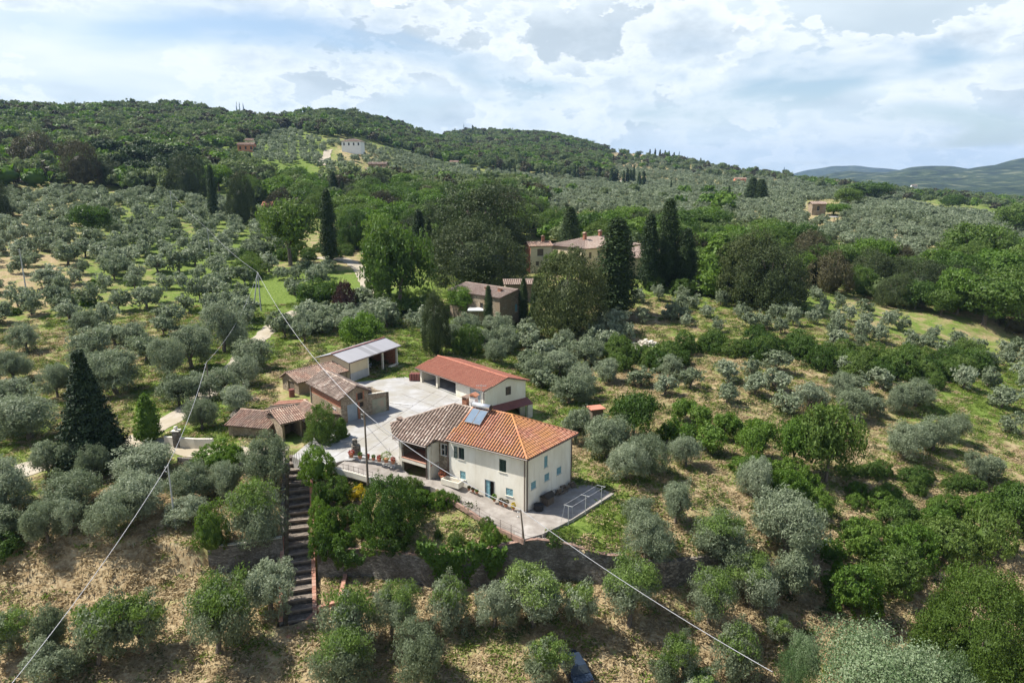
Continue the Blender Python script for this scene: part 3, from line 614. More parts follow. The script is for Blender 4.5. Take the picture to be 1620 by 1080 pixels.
# outside faces run counter-clockwise: A->B right side, B->D back, D->C left, C->A front
mb = MB()
fu = lambda p: LW - p       # distance along C->A for plan coordinate p
front_ops = [(fu(7.95) - .42, fu(7.95) + .42, 3.95, 5.25), (fu(2.75) - .42, fu(2.75) + .42, 3.75, 5.1), (fu(7.75) - .36, fu(7.75) + .36, 1.75, 2.65), (fu(4.35) - .55, fu(4.35) + .55, .25, 2.4), (fu(1.95) - .42, fu(1.95) + .42, 1.35, 2.15)]
side_ops = [(3.35 - .3, 3.35 + .3, 3.75, 5.0), (1.25 - .42, 1.25 + .42, 2.15, 2.95), (3.55 - .42, 3.55 + .42, 2.2, 3.0), (5.75 - .42, 5.75 + .42, 2.15, 2.95)]
mb.wall(C_, A_, -1.2, EZ - .05, front_ops); mb.wall(A_, B_, -1.2, EZ - .05, side_ops); mb.wall(B_, D_, -1.2, EZ - .05); mb.wall(D_, C_, 0, EZ - .05)
mb.build('wall', M_['cream'], house)
shuttered(house, C_, A_, fu(7.95), 3.95, .84, 1.3, 'greenshutter', 0.5)['label'] = 'upper window with one dark green shutter folded open'
shuttered(house, C_, A_, fu(2.75), 3.75, .84, 1.35, 'greenshutter', 0)['label'] = 'upper window with closed dark green shutters'
shuttered(house, C_, A_, fu(7.75), 1.75, .72, .9, 'blueshutter', 0); shuttered(house, C_, A_, fu(1.95), 1.35, .84, .8, 'blueshutter', 0)
shuttered(house, A_, B_, 3.35, 3.75, .6, 1.25, 'blueshutter', 0)
for u, z in ((1.25, 2.15), (3.55, 2.2), (5.75, 2.15)): shuttered(house, A_, B_, u, z, .84, .8, 'blueshutter', 0)
mb = MB(); panel(mb, C_, A_, fu(4.35) - .55, fu(4.35) + .55, .25, 2.4, -.7, -.6); door = mb.build('door', M_['dark'], house)  # near black sheet stands in for the unlit space behind the doorway
mb = MB(); panel(mb, C_, A_, fu(4.35) - .52, fu(4.35) - .02, .27, 2.36, -.14, -.09)
for k in range(3): panel(mb, C_, A_, fu(4.35) - .46, fu(4.35) - .08, .4 + k * .65, .95 + k * .65, -.088, -.07)
mb.build('door_leaf', M_['blueshutter'], door)
mb = MB()
for a, b, c, d in ((-.62, -.55, .25, 2.5), (.55, .62, .25, 2.5), (-.55, .55, 2.42, 2.5)): panel(mb, C_, A_, fu(4.35) + a, fu(4.35) + b, c, d, -.1, .025)
mb.build('door_frame', M_['greyplaster'], door)
mb = MB(); panel(mb, C_, A_, fu(4.35) - .8, fu(4.35) + .8, -.3, .24, .0, .4); mb.build('doorstep', M_['paving'], house)
# main roof (eaves carry 0.45 beyond the walls)
ov = .45; RZ = 8.35; zE = EZ - .02
qm = WW / 2
e1 = FH(-ov, -ov, zE); e2 = FH(-ov, WW + ov, zE); e3 = FH(LW + .05, WW + ov, zE); e4 = FH(LW + .05, -ov, zE)
rh = FH(4.6, qm, RZ); rl = FH(LW + .05, qm, RZ)
roof(house, [[e4, e1, rh, rl], [e1, e2, rh], [e2, e3, rl, rh]], 'tile_new', [(rl, rh), (e1, rh), (e2, rh)], w=.34, l=.42, r=.105, jit=.3)['label'] = 'orange hipped roof with lichen stains'
gutter(house, FH(-ov - .04, -ov - .04, zE - .12), FH(LW, -ov - .04, zE - .12)); gutter(house, FH(-ov - .04, -ov, zE - .12), FH(-ov - .04, WW + ov, zE - .12))
for p, q, z0 in ((.12, -.09, 0), (-.09, .12, 0), (-.09, WW - .1, 0), (LW + .1, -.1, 1.2)):
    x, y = FH(p, q); downpipe(house, x, y, z0 - .2, EZ - .1)
# older wing with the loggia: stone walls, mossy roof
WF = 0.95   # ground level before the wing
wl = lambda p, q: FH(p, q)
mb = MB()
c1, c2, c3, c4, c5 = FH(LW, .35), FH(11.15, .35), FH(11.15, -1.0), FH(15.55, -.85), FH(17.1, .55)
back = FH(17.1, 7.6); back2 = FH(LW, 8.0)
# window wall between the loggia and the main house
u_ = lambda p: 11.15 - p
mb.wall(c2, c1, .3, 5.55, [(.35, 1.15, 3.75, 4.95), (.45, .95, 1.45, 2.15)])
mb.build('wall', M_['stone'], house)['label'] = 'rough stone wall of the old wing'
mb = MB(); mb.wall(c5, FH(15.55, -.85), 0.3, 5.3) ; mb.wall(back, c5, 1, 5.5); mb.wall(back2, back, 1, 5.6); mb.build('wall', M_['stone'], house)
mb = MB(); panel(mb, c2, c1, .35, 1.15, 3.75, 4.95, -.2, -.15); wn = mb.build('window', M_['glass'], house); wn['label'] = 'white framed window in the stone wall'
mb = MB()
for a, b, c, d in ((.23, .35, 3.65, 5.05), (1.15, 1.27, 3.65, 5.05), (.35, 1.15, 3.65, 3.75), (.35, 1.15, 4.95, 5.05), (.73, .77, 3.75, 4.95), (.35, .73, 4.33, 4.37)): panel(mb, c2, c1, a, b, c, d, -.12, .03)
mb.build('frame', M_['frame'], wn)
mb = MB(); panel(mb, c2, c1, .45, .95, 1.45, 2.15, -.2, -.15); mb.build('window', M_['dark'], house)
# loggia: columns, floor, parapet, recess walls
def post(p, q, z0, z1, w=.34, mat='beigecolumn'):
    mb = MB(); x, y = FH(p, q); mb.box((x, y, (z0 + z1) / 2), (w, w, z1 - z0), math.atan2(FH.a.y, FH.a.x)); return mb.build('column', M_[mat], house)
post(11.35, -.95, .3, 5.0); post(15.35, -.85, .3, 5.0)
mb = MB(); mb.prism([FH(11.18, -1.1), FH(15.5, -1.0), FH(15.5, 1.9), FH(11.18, 1.9)][::-1], 2.68, 2.88); mb.build('loggia_floor', M_['tile_red'], house)
mb = MB(); mb.prism([FH(11.53, -1.16), FH(15.17, -1.06), FH(15.17, -.86), FH(11.53, -.96)][::-1], 2.5, 2.9); fl = mb.build('loggia_edge', M_['beigecolumn'], house); mb = MB(); mb.prism([FH(11.53, -1.18), FH(15.17, -1.08), FH(15.17, -.84), FH(11.53, -.94)][::-1], 2.903, 2.99); mb.build('brick_ledge', M_['brickcap'], fl)
mb = MB(); mb.bar(FH(11.4, -1.0, 3.95), FH(15.3, -.92, 3.95), .05, .05)
for k in range(26): p = 11.6 + k * .145; mb.bar(FH(p, -.99, 3.0), FH(p, -.99, 3.95), .016, .016)
mb.build('railing', M_['gutter'], house)
mb = MB(); mb.prism([FH(11.16, 1.9), FH(15.54, 1.9), FH(15.54, 2.15), FH(11.16, 2.15)][::-1], .3, 5.5); mb.build('recess_wall', M_['stone'], house); mb = MB(); mb.prism([FH(15.5, -.6), FH(15.75, -.6), FH(15.75, 1.88), FH(15.5, 1.88)][::-1], .3, 5.2)
mb.build('recess_wall', M_['stone'], house)
mb = MB(); panel(mb, FH(15.5, 1.9), FH(11.2, 1.9), .6, 1.6, 2.9, 4.9, .02, .06); panel(mb, FH(15.5, 1.9), FH(11.2, 1.9), 2.2, 3.2, 1.0, 2.6, .02, .06); mb.build('loggia_door', M_['wood'], house)
mb = MB(); mb.prism([FH(11.18, .36), FH(11.33, .36), FH(11.33, -.74), FH(11.18, -.74)], .3, 5.2); mb.build('loggia_side_wall', M_['beigecolumn'], house)
zr = lambda q: 5.08 + (q + 1.4) * .575
P0 = FH(LW + .05, qm, zr(qm)); P1 = FH(12.1, qm, zr(qm)); PL = FH(17.75, .1, zr(.1))
f1 = FH(15.95, -1.4, zr(-1.4)); f2 = FH(11.35, -1.4, zr(-1.4)); f3 = FH(10.95, -.42, zr(-.42)); f4 = FH(LW + .05, -.42, zr(-.42))
bk1 = FH(17.9, 8.2, 5.6); bk2 = FH(LW + .05, 8.5, 5.95)
roof(house, [[f4, P0, P1, PL, f1, f2, f3], [P1, PL, bk1], [P1, bk1, bk2, P0]], 'tile_old', [(P0, P1), (P1, PL), (P1, bk1)], w=.40, l=.45, r=.125, jit=1.5)['label'] = 'mossy brown roof of the old wing'
gutter(house, FH(11.3, -1.48, 5.0), FH(16.0, -1.43, 5.02)); x, y = FH(11.55, -1.2); downpipe(house, x, y, .6, 5.0)
rz_ = math.atan2(FH.a.y, FH.a.x)
x, y = FH(17.05, .75); chimney(house, x, y, 5.2, 6.35, .5, 'brick', rz=rz_)
x, y = FH(11.35, 4.9); chimney(house, x, y, 7.2, 8.75, .62, 'brick', rz=rz_)
x, y = FH(10.3, 5.0); chimney(house, x, y, 7.2, 9.15, .72, 'white', 'tile_new', rz=rz_)['label'] = 'white rendered chimney with tiled cap'
mb = MB(); cmn = FH(9.2, 4.9); mb.tube((*cmn, 7.5), (*cmn, 10.8), .03, .02, 6)
for k, zz in enumerate((10.6, 10.2, 9.8)): mb.bar((cmn[0] - .6, cmn[1] + .1, zz), (cmn[0] + .6, cmn[1] - .1, zz), .03, .03)
for k in range(6): mb.bar((cmn[0] - .5 + k * .2, cmn[1] - .35, 10.62), (cmn[0] - .5 + k * .2, cmn[1] + .35, 10.62), .02, .02)
mb.build('aerial', M_['steel'], house)
# stairs beside the loggia from the yard down to the path
for k in range(9):
    mb = MB(); z = 2.0 - .12 * k; p = 17.2 - k * .27
    mb.prism([FH(p, -1.15), FH(p - .29, -1.15), FH(p - .29, -1.95), FH(p, -1.95)], .4, z); mb.build('stair_step', M_['concrete'], house)
# solar heater on the roof
nrm, dn, ac_ = plane_axes([e4, e1, rh, rl])
def on_roof(p, s, h):   # p along the house, s metres down from the ridge, h off the tiles
    base = Vector(FH(p, qm, RZ)); return base + dn * s + nrm * h
sol = thing('solar_water_heater', 'solar water heater with silver tank and two blue panels on the orange roof', 'solar heater', tuple(on_roof(8.2, .9, .1)))
for k in range(2):
    a = 7.15 + k * 1.02
    mb = MB(); q = [on_roof(a, .55, .38), on_roof(a + .98, .55, .38), on_roof(a + .98, 2.45, .2), on_roof(a, 2.45, .2)]
    up = nrm * .08; mb.hexa(q[::-1], [v + up for v in q[::-1]]); pn = mb.build('solar_panel', M_['gutter'], sol)
    mb = MB(); c_ = sum(q, Vector()) / 4; qi = [c_ + (v - c_) * .93 + nrm * .085 for v in q]
    mb.face(qi if (qi[1]-qi[0]).cross(qi[2]-qi[0]).dot(nrm) > 0 else qi[::-1]); mb.build('glazing', M_['solar'], pn)
mb = MB(); mb.tube(on_roof(7.0, .15, .62), on_roof(9.35, .15, .62), .29, .29, 16); tk = mb.build('tank', M_['tank'], sol, True)
for a in (6.98, 9.33): mb = MB(); mb.tube(on_roof(a, .15, .62), on_roof(a + .05, .15, .62), .30, .30, 16); mb.build('tank_end', M_['dark'], tk)
for a in (7.3, 9.0):
    for q0, q1 in ((on_roof(a, .5, .06), on_roof(a, .1, .4)), (on_roof(a, 2.3, .05), on_roof(a, 2.3, .24))): mb = MB(); mb.bar(q0, q1, .05, .05); mb.build('bracket', M_['steel'], sol)

# ------------------------------------------------------------------ yard, paths
def flat(name, poly, z, mat, th=.35):
    A = sum(poly[i][0] * poly[(i + 1) % len(poly)][1] - poly[(i + 1) % len(poly)][0] * poly[i][1] for i in range(len(poly)))
    if A < 0: poly = poly[::-1]; z = z[::-1] if hasattr(z, '__len__') else z
    zz = z if hasattr(z, '__len__') else [z] * len(poly)
    mb = MB(); mb.hexa([(p[0], p[1], a - th) for p, a in zip(poly, zz)], [(p[0], p[1], a) for p, a in zip(poly, zz)])
    o = mb.build(name, mat); o['kind'] = 'structure'; return o
S = site
yard = [S(462, 722, YZ), S(500, 740, YZ), S(545, 728, YZ), S(557, 728, YZ), S(634, 735, YZ), FH(17.15, .5), FH(17.15, 7.7), FH(8, 8.15), FH(5.0, 8.15), S(768, 645, YZ), S(664, 603.5, YZ), S(640, 596, YZ), S(607, 600, YZ), S(550, 606, YZ), S(540, 672, YZ), S(500, 690, YZ)]
flat('courtyard', yard, YZ + .03, M_['concrete'], 1.6)
# path before the house, sloping down from the yard
def strip(name, left, right, mat, th=.25):
    mb = MB()
    for (a, b), (c, d) in zip(zip(left, left[1:]), zip(right, right[1:])):
        q = [a, b, d, c]; A = sum(q[i][0] * q[(i + 1) % 4][1] - q[(i + 1) % 4][0] * q[i][1] for i in range(4))
        if A < 0: q = q[::-1]
        mb.hexa([(p[0], p[1], p[2] - th) for p in q], q)
    o = mb.build(name, mat); o['kind'] = 'structure'; return o
s3 = site3
e5 = .05
strip('garden_path', [s3(545, 729, YZ + e5), s3(600, 736, 1.85), s3(640, 744, 1.5), (*FH(15.7, -1.95), 1.35), (*FH(13, -1.2), 1.3), (*FH(11, -.9), 1.25), (*FH(LW + .3, .33), 1.22), (*FH(LW - .2, .02), 1.18), (*FH(6.5, .02), .75), (*FH(3.5, .02), .36), (*FH(.0, .02), .06)],
      [s3(527, 741, YZ), s3(590, 758, 1.7), s3(640, 766, 1.4), s3(668, 768, 1.25), s3(680, 769, 1.2), s3(688, 772, 1.1), s3(700, 779, .98), s3(710, 786, .88), s3(742, 806, .5), s3(775, 828, .2), s3(830, 853, .06)], M_['paving'], .6)
flat('house_terrace', [FH(0, .02), s3(830, 853, .03)[:2], s3(858, 845, .03)[:2], s3(905, 822, .0)[:2], s3(970, 781, -.05)[:2], s3(935, 768, -.05)[:2], FH(-.02, WW)], [.078, .078, .078, .05, .03, .03, .05], M_['paving'], .3)
# ------------------------------------------------------------------ the red roofed garage
gz = YZ + .05
gA = S(664.7, 604, YZ); gB = S(767, 642, YZ); gC = site(829, 656, -1.0)
dirp = (Vector(gB) - Vector(gA)).normalized(); perp = Vector((-dirp.y, dirp.x))
wd = (Vector(gC) - Vector(gB)).dot(perp); gC = Vector(gB) + perp * wd + dirp * 0.4
GF = Frame(gB, gA, tuple(gC)); GL, GW = GF.L, GF.W; GE = 4.35
gar = thing('garage', 'long cream garage with red tiled roof and open bays on the concrete yard', 'garage', (*gB, YZ))
mb = MB()
# open front (A side) has pillars; solid walls: gable, back, far end
mb.wall(GF(0, 0), GF(0, GW), -2.2, GE, [(GW * .50, GW * .50 + 1.0, 2.75, 4.0), (2.3, GW - 1.0, -2.2, .75)])
mb.wall(GF(0, GW), GF(GL, GW), -2.2, GE); mb.wall(GF(GL, GW), GF(GL, 0), 0, GE)
mb.wall(GF(GL * .42, 0), GF(0, 0), 0, GE, [(GL * .42 - 3.3, GL * .42 - .9, 0.0, 3.9)])
# gable triangle
mb.face([GF(0, 0, GE), GF(0, GW, GE), GF(0, GW / 2, GE + 1.1)]); mb.face([GF(GL, GW, GE), GF(GL, 0, GE), GF(GL, GW / 2, GE + 1.1)])
# inner faces so that the open bays have a back
mb.prism([GF(GL * .42, GW - .3), GF(GL * .42, .2), GF(GL * .42 + .2, .2), GF(GL * .42 + .2, GW - .3)], gz, GE)
mb.prism([GF(.1, GW - .25), GF(.1, GW - .35), GF(GL - .1, GW - .35), GF(GL - .1, GW - .25)], gz, GE)
mb.prism([GF(GL - .3, .2), GF(GL - .3, GW - .3), GF(GL - .1, GW - .3), GF(GL - .1, .2)][::-1], gz, GE)
mb.build('wall', M_['cream'], gar)
mb = MB(); mb.prism([GF(0.1, .1), GF(GL - .1, .1), GF(GL - .1, GW - .1), GF(.1, GW - .1)][::-1], gz - .25, gz + .02); mb.build('floor', M_['concrete'], gar)
for p in (GL - .25, GL * .72):
    mb = MB(); x, y = GF(p, .22); mb.box((x, y, (gz + GE) / 2), (.42, .42, GE - gz), math.atan2(dirp.y, dirp.x)); mb.build('pillar', M_['beigecolumn'], gar)
mb = MB(); mb.prism([GF(GL * .43, .12), GF(GL - .02, .12), GF(GL - .02, .38), GF(GL * .43, .38)][::-1], GE - .35, GE - .02); mb.build('lintel', M_['beigecolumn'], gar)
mb = MB(); a = GL * .42
panel(mb, GF(a, 0), GF(0, 0), a - 3.3, a - .9, gz, 3.9, -.2, -.15); dr = mb.build('garage_door', M_['bluedoor'], gar)
mb = MB()
for k in range(9): panel(mb, GF(a, 0), GF(0, 0), a - 3.28, a - .92, gz + .05 + k * .21, gz + .22 + k * .21, -.148, -.125)
mb.build('door_slats', M_['bluedoor'], dr)
shuttered(gar, GF(0, 0), GF(0, GW), GW * .50 + .5, 2.75, 1.0, 1.25, 'wood', 0, False)
mb = MB(); panel(mb, GF(0, 0), GF(0, GW), 2.3, GW - 1.0, -2.2, .75, -1.8, -1.7); mb.build('undercroft_dark_sheet', M_['dark'], gar)  # dark sheet painting the shade at the back of the lower opening
mb = MB(); r1, r2 = (GF(-1.3, .6, 1.1), GF(-1.3, GW + .3, 1.1)), (GF(-.02, .6, 1.75), GF(-.02, GW + .3, 1.75)); slab(mb, [r1[0], r1[1], r2[1], r2[0]], .08); mb.build('awning_roof', M_['rust'], gar)['label'] = 'dark red lean-to roof over the lower opening'
for q in (GW + .05,):
    mb = MB(); x, y = GF(-1.1, q - .25); mb.box((x, y, -.4), (.9, .35, 2.8), math.atan2(perp.y, perp.x)); mb.build('pillar', M_['beigecolumn'], gar)
o_ = .5; gr = [GF(-o_, -o_, GE - .06), GF(GL + o_, -o_, GE - .06), GF(GL + o_, GW / 2, GE + 1.15), GF(-o_, GW / 2, GE + 1.15)]
gr2 = [GF(-o_, GW / 2, GE + 1.15), GF(GL + o_, GW / 2, GE + 1.15), GF(GL + o_, GW + o_, GE - .06), GF(-o_, GW + o_, GE - .06)]
roof(gar, [gr, gr2], 'tile_red', [(gr[2], gr[3])], w=.30, l=.42, r=.075, jit=.2, ridge_r=.1)
gutter(gar, GF(-o_, -o_ - .05, GE - .16), GF(GL + o_, -o_ - .05, GE - .16)); x, y = GF(.1, -.1); downpipe(gar, x, y, gz, GE)
# ------------------------------------------------------------------ metal roofed shed
sz_ = YZ + .05
sA = S(552, 596, YZ); sB = S(632, 577, YZ)     # open side runs from near left to far right
sA = site(553, 605, YZ); 
SE = 5.35
pa = Vector(site(552, 573.5, SE)); pb = Vector(site(634, 546, SE)); pc = Vector(site(506, 563, SE))
d1 = (pb - pa).normalized(); n1_ = Vector((-d1.y, d1.x)); SW_ = (pc - pa).dot(n1_); off = (pc - pa).dot(d1)
a0 = pa + d1 * .4 + n1_ * .4; SF = Frame(tuple(a0), tuple(a0 + d1 * ((pb - pa).length - .8)), tuple(a0 + n1_ * (SW_ - .8))); SL_, SWd = SF.L, SF.W
shed = thing('machine_shed', 'ochre walled machine shed with grey metal roof and two open bays', 'shed', (a0.x, a0.y, YZ))
cl = SL_ * .36
mb = MB(); mb.wall(SF(0, 0), SF(cl, 0), 0, SE - .15); mb.wall(SF(0, SWd), SF(0, 0), 0, SE - .15, [(SWd * .62, SWd * .62 + .95, 2.05, 4.3)]); mb.wall(SF(SL_, SWd), SF(0, SWd), 0, SE - .15)
mb.face([SF(0, SWd, SE - .15), SF(0, 0, SE - .15), SF(0, SWd / 2, SE + .75)])
mb.build('wall', M_['yellowplaster'], shed)
mb = MB(); mb.wall(SF(SL_, 0), SF(SL_, SWd), 0, SE - .15); mb.wall(SF(SL_ - .25, SWd), SF(SL_ - .25, 0), 0, SE - .15); mb.face([SF(SL_, 0, SE - .15), SF(SL_, SWd, SE - .15), SF(SL_, SWd / 2, SE + .75)]); mb.build('end_wall', M_['brick'], shed)
mb = MB(); mb.prism([SF(.1, SWd - .3), SF(SL_ - .3, SWd - .3), SF(SL_ - .3, SWd - .1), SF(.1, SWd - .1)], sz_, SE - .2); mb.prism([SF(cl, .1), SF(cl, SWd - .35), SF(cl - .2, SWd - .35), SF(cl - .2, .1)][::-1], sz_, SE - .2); mb.build('inner_wall', M_['dark'], shed)  # inner faces coloured nearly black, imitating the shade of the bays
mb = MB(); panel(mb, SF(0, 0), SF(cl, 0), .02, cl - .02, YZ - .5, YZ + 1.35, .0, .04); mb.build('plinth', M_['greyplaster'], shed)['label'] = 'grey rendered band at the foot of the wall'
mb = MB(); mb.prism([SF(.1, .1), SF(SL_ - .1, .1), SF(SL_ - .1, SWd - .1), SF(.1, SWd - .1)], sz_ - .3, sz_); mb.build('floor', M_['soil'], shed)
mb = MB(); panel(mb, SF(0, SWd), SF(0, 0), SWd * .62, SWd * .62 + .95, 2.05, 4.3, -.2, -.15); mb.build('door', M_['dark'], shed)
for p in (cl + .15, cl + (SL_ - cl) * .5, SL_ - .15):
    mb = MB(); x, y = SF(p, .15); mb.box((x, y, (sz_ + SE) / 2 - .1), (.28, .28, SE - sz_ - .2), math.atan2(d1.y, d1.x)); mb.build('pillar', M_['beigecolumn'], shed)
mb = MB(); mb.prism([SF(cl, .0), SF(SL_, .0), SF(SL_, .22), SF(cl, .22)], SE - .4, SE - .16); mb.build('beam', M_['steel'], shed)
mb = MB(); mb.prism([SF(cl + .8 * (SL_-cl)/2 + 2.2, -.1), SF(SL_, -.1), SF(SL_, .2), SF(cl + .8 * (SL_-cl)/2 + 2.2, .2)], YZ, YZ + .35); mb.build('kerb', M_['beigecolumn'], shed)
rf = MB(); o_ = .45
for side in (0, 1):
    qa, qb = (-o_, SWd / 2) if side == 0 else (SWd + o_, SWd / 2); za, zb = SE - .05, SE + .95
    nsh = 22
    for k in range(nsh):
        p0, p1 = -o_ + (SL_ + 2 * o_) * k / nsh, -o_ + (SL_ + 2 * o_) * (k + 1) / nsh
        rf.cur = .8 + .2 * rnd.random() if k not in (9, 10, 12, 13) else .1
        m_ = 4
        for j in range(m_):
            a, c = p0 + (p1 - p0) * j / m_, p0 + (p1 - p0) * (j + 1) / m_; mid = (a + c) / 2
            rf.face([SF(a, qa, za), SF(mid, qa, za + .045), SF(mid, qb, zb + .045), SF(a, qb, zb)]); rf.face([SF(mid, qa, za + .045), SF(c, qa, za), SF(c, qb, zb), SF(mid, qb, zb + .045)])
ro = rf.build('roof', M_['metalroof'], shed)
mb = MB()
for qa in (-o_, SWd + o_): slab(mb, [SF(-o_, qa, SE - .07), SF(SL_ + o_, qa, SE - .07), SF(SL_ + o_, SWd / 2, SE + .93), SF(-o_, SWd / 2, SE + .93)], .08)
mb.build('roof_deck', M_['slab'], ro)
mb = MB(); mb.bar(SF(-o_, SWd / 2, SE + 1.02), SF(SL_ + o_, SWd / 2, SE + 1.02), .35, .05); mb.build('ridge_flashing', M_['rust'], ro)
gutter(shed, SF(-o_, -o_ - .06, SE - .12), SF(SL_ + o_, -o_ - .06, SE - .12)); x, y = SF(.05, -.1); downpipe(shed, x, y, YZ, SE - .1)
# ------------------------------------------------------------------ the stone barn
bA = S(541, 672, YZ); bB = S(584, 657, YZ)
dd_ = (Vector(bB) - Vector(bA)); 
bE = 5.55
bL = Vector(site(476, 603, bE)); BF = Frame(bA, bB, tuple(bL + Vector((1.2, -.2)))); 
bw, bl = BF.L, BF.W
barn = thing('stone_barn', 'tall stone barn with lichened tile roof, brick band and grey blue door', 'barn', (*bA, YZ))
hz_ = 1.05
mb = MB()
mb.wall(BF(0, 0), BF(bw, 0), 1, bE, [(1.0, 2.7, 1, 4.35), (bw * .66, bw * .66 + .7, 3.55, 4.2), (bw * .60, bw * .60 + .9, 5.2 - .6, 5.5)])
mb.wall(BF(bw, 0), BF(bw, bl), 1, bE); mb.wall(BF(bw, bl), BF(0, bl), 1, bE)
mb.wall(BF(0, bl), BF(0, 0), 1, bE - 1.35, [(bl - 2.6, bl - 1.4, 3.2, 3.75)])
mb.face([BF(0, 0, bE), BF(bw, 0, bE), BF(bw * .55, 0, bE + hz_)]); mb.face([BF(bw, bl, bE), BF(0, bl, bE), BF(bw * .55, bl, bE + hz_)])
mb.build('wall', M_['stone'], barn)
mb = MB(); mb.wall(BF(0, bl), BF(0, 0), bE - 1.35, bE); mb.build('brick_band', M_['brick'], barn)
mb = MB(); panel(mb, BF(0, bl), BF(0, 0), 1.0, bl - .0, 1.2, 1.3, -.2, -.1); 
mb.build('base_course', M_['greystone'], barn)
mb = MB(); panel(mb, BF(0, 0), BF(bw, 0), 1.0, 2.7, 1.9, 4.35, -.18, -.12); d_ = mb.build('door', M_['bluedoor'], barn)
mb = MB()
for k in range(6): panel(mb, BF(0, 0), BF(bw, 0), 1.05 + k * .275, 1.28 + k * .275, 1.95, 4.3, -.118, -.1)
mb.build('door_board', M_['bluedoor'], d_)
mb = MB(); panel(mb, BF(0, 0), BF(bw, 0), 2.72, 3.0, 1.9, 4.35, .0, .03); mb.build('door_jamb', M_['brick'], barn)
mb = MB(); panel(mb, BF(0, 0), BF(bw, 0), bw * .66, bw * .66 + .7, 3.55, 4.2, -.2, -.15); mb.build('window', M_['dark'], barn)
mb = MB(); panel(mb, BF(0, 0), BF(bw, 0), bw * .60, bw * .60 + .9, 4.6, 5.5, -.2, -.15); w_ = mb.build('window', M_['dark'], barn)
for a, b in ((-.22, -.01), (.91, 1.1)): mb = MB(); panel(mb, BF(0, 0), BF(bw, 0), bw * .60 + a, bw * .60 + b, 4.5, 5.6, .0, .03); mb.build('brick_surround', M_['brick'], w_)
for k in range(2):
    mb = MB(); u = bl - 2.55 + k * .62; panel(mb, BF(0, bl), BF(0, 0), u, u + .5, 3.25, 3.72, -.15, -.1); w_ = mb.build('window', M_['glass'], barn)
    mb = MB()
    for a, b, c, d in ((-.06, 0, 3.15, 3.8), (.5, .56, 3.15, 3.8), (0, .5, 3.72, 3.8), (0, .5, 3.15, 3.25)): panel(mb, BF(0, bl), BF(0, 0), u + a, u + b, c, d, -.1, .03)
    mb.build('frame', M_['frame'], w_)
R0, R1 = BF(bw * .55, -.35, bE + hz_ + .06), BF(bw * .55, bl + .35, bE + hz_ + .06)
roof(barn, [[BF(-.45, -.35, bE - .12), R0, R1, BF(-.45, bl + .35, bE - .12)], [R0, BF(bw + .35, -.35, bE - .1), BF(bw + .35, bl + .35, bE - .1), R1]], 'tile_old', [(R0, R1)], w=.40, l=.45, r=.125, jit=1.5)
mb = MB(); x, y = BF(-.08, bl - .4); 
mb.tube((x, y, 1.9), (x, y, bE - .2), .07, .07, 8); mb.build('downpipe', M_['steel'], barn)
# ruined extension wall, its right hand end towards the yard
ruin = thing('roofless_annex', 'roofless stone annex with greenish faded plaster at the end of the barn', 'stone annex', (*bB, YZ))
rA = Vector(bB); rB = Vector(S(616, 649, YZ)); rd = (rB - rA).normalized(); rn = Vector((-rd.y, rd.x))
RFm = Frame(tuple(rA + rd * .03), tuple(rB), tuple(rA + rd * .03 + rn * 4.2)); rl_ = RFm.L
mb = MB()
def thick(f, p0, q0, p1, q1, z0, tops, th=.4):
    n = len(tops) - 1; a = Vector((p0, q0)); b = Vector((p1, q1)); dr_ = (b - a).normalized(); nn = Vector((-dr_.y, dr_.x)) * th
    for k in range(n):
        s0, s1 = a + (b - a) * k / n, a + (b - a) * (k + 1) / n
        q = [f(*s0), f(*s1), f(*(s1 + nn)), f(*(s0 + nn))]
        mb.hexa([(v[0], v[1], z0) for v in q], [(q[0][0], q[0][1], tops[k]), (q[1][0], q[1][1], tops[k + 1]), (q[2][0], q[2][1], tops[k + 1] + .04), (q[3][0], q[3][1], tops[k] + .03)])
thick(RFm, 0, 0, rl_, 0, 1.5, [4.85, 4.8, 4.75, 4.72, 4.68, 4.62, 4.62]); thick(RFm, rl_, 0, rl_, 4.2, 1.5, [4.62, 4.5, 4.4, 4.2, 4.3])
thick(RFm, rl_, 4.6, 0, 4.6, 1.5, [4.3, 4.5, 4.4, 4.6])
mb.build('wall', M_['stone'], ruin)
mb = MB()
for k in range(12): x, y = RFm(.2 + k * rl_ / 12.5, .2); mb.cur = rnd.random(); mb.box((x, y, 4.86 - k * .018), (.34, .3, .12), rnd.random())
mb.build('coping_stone', M_['beigecolumn'], ruin)['kind'] = 'stuff'
m_pl = pm('faded_plaster', [(0.26, 0.19, 0.14), (0.30, 0.31, 0.22), (0.45, 0.27, 0.20)], 0.9, .95, .5)
mb = MB(); panel(mb, RFm(0, 0), RFm(rl_, 0), .5, rl_ - .5, 1.9, 4.1, .0, .03); mb.build('plaster_patch', m_pl, ruin)
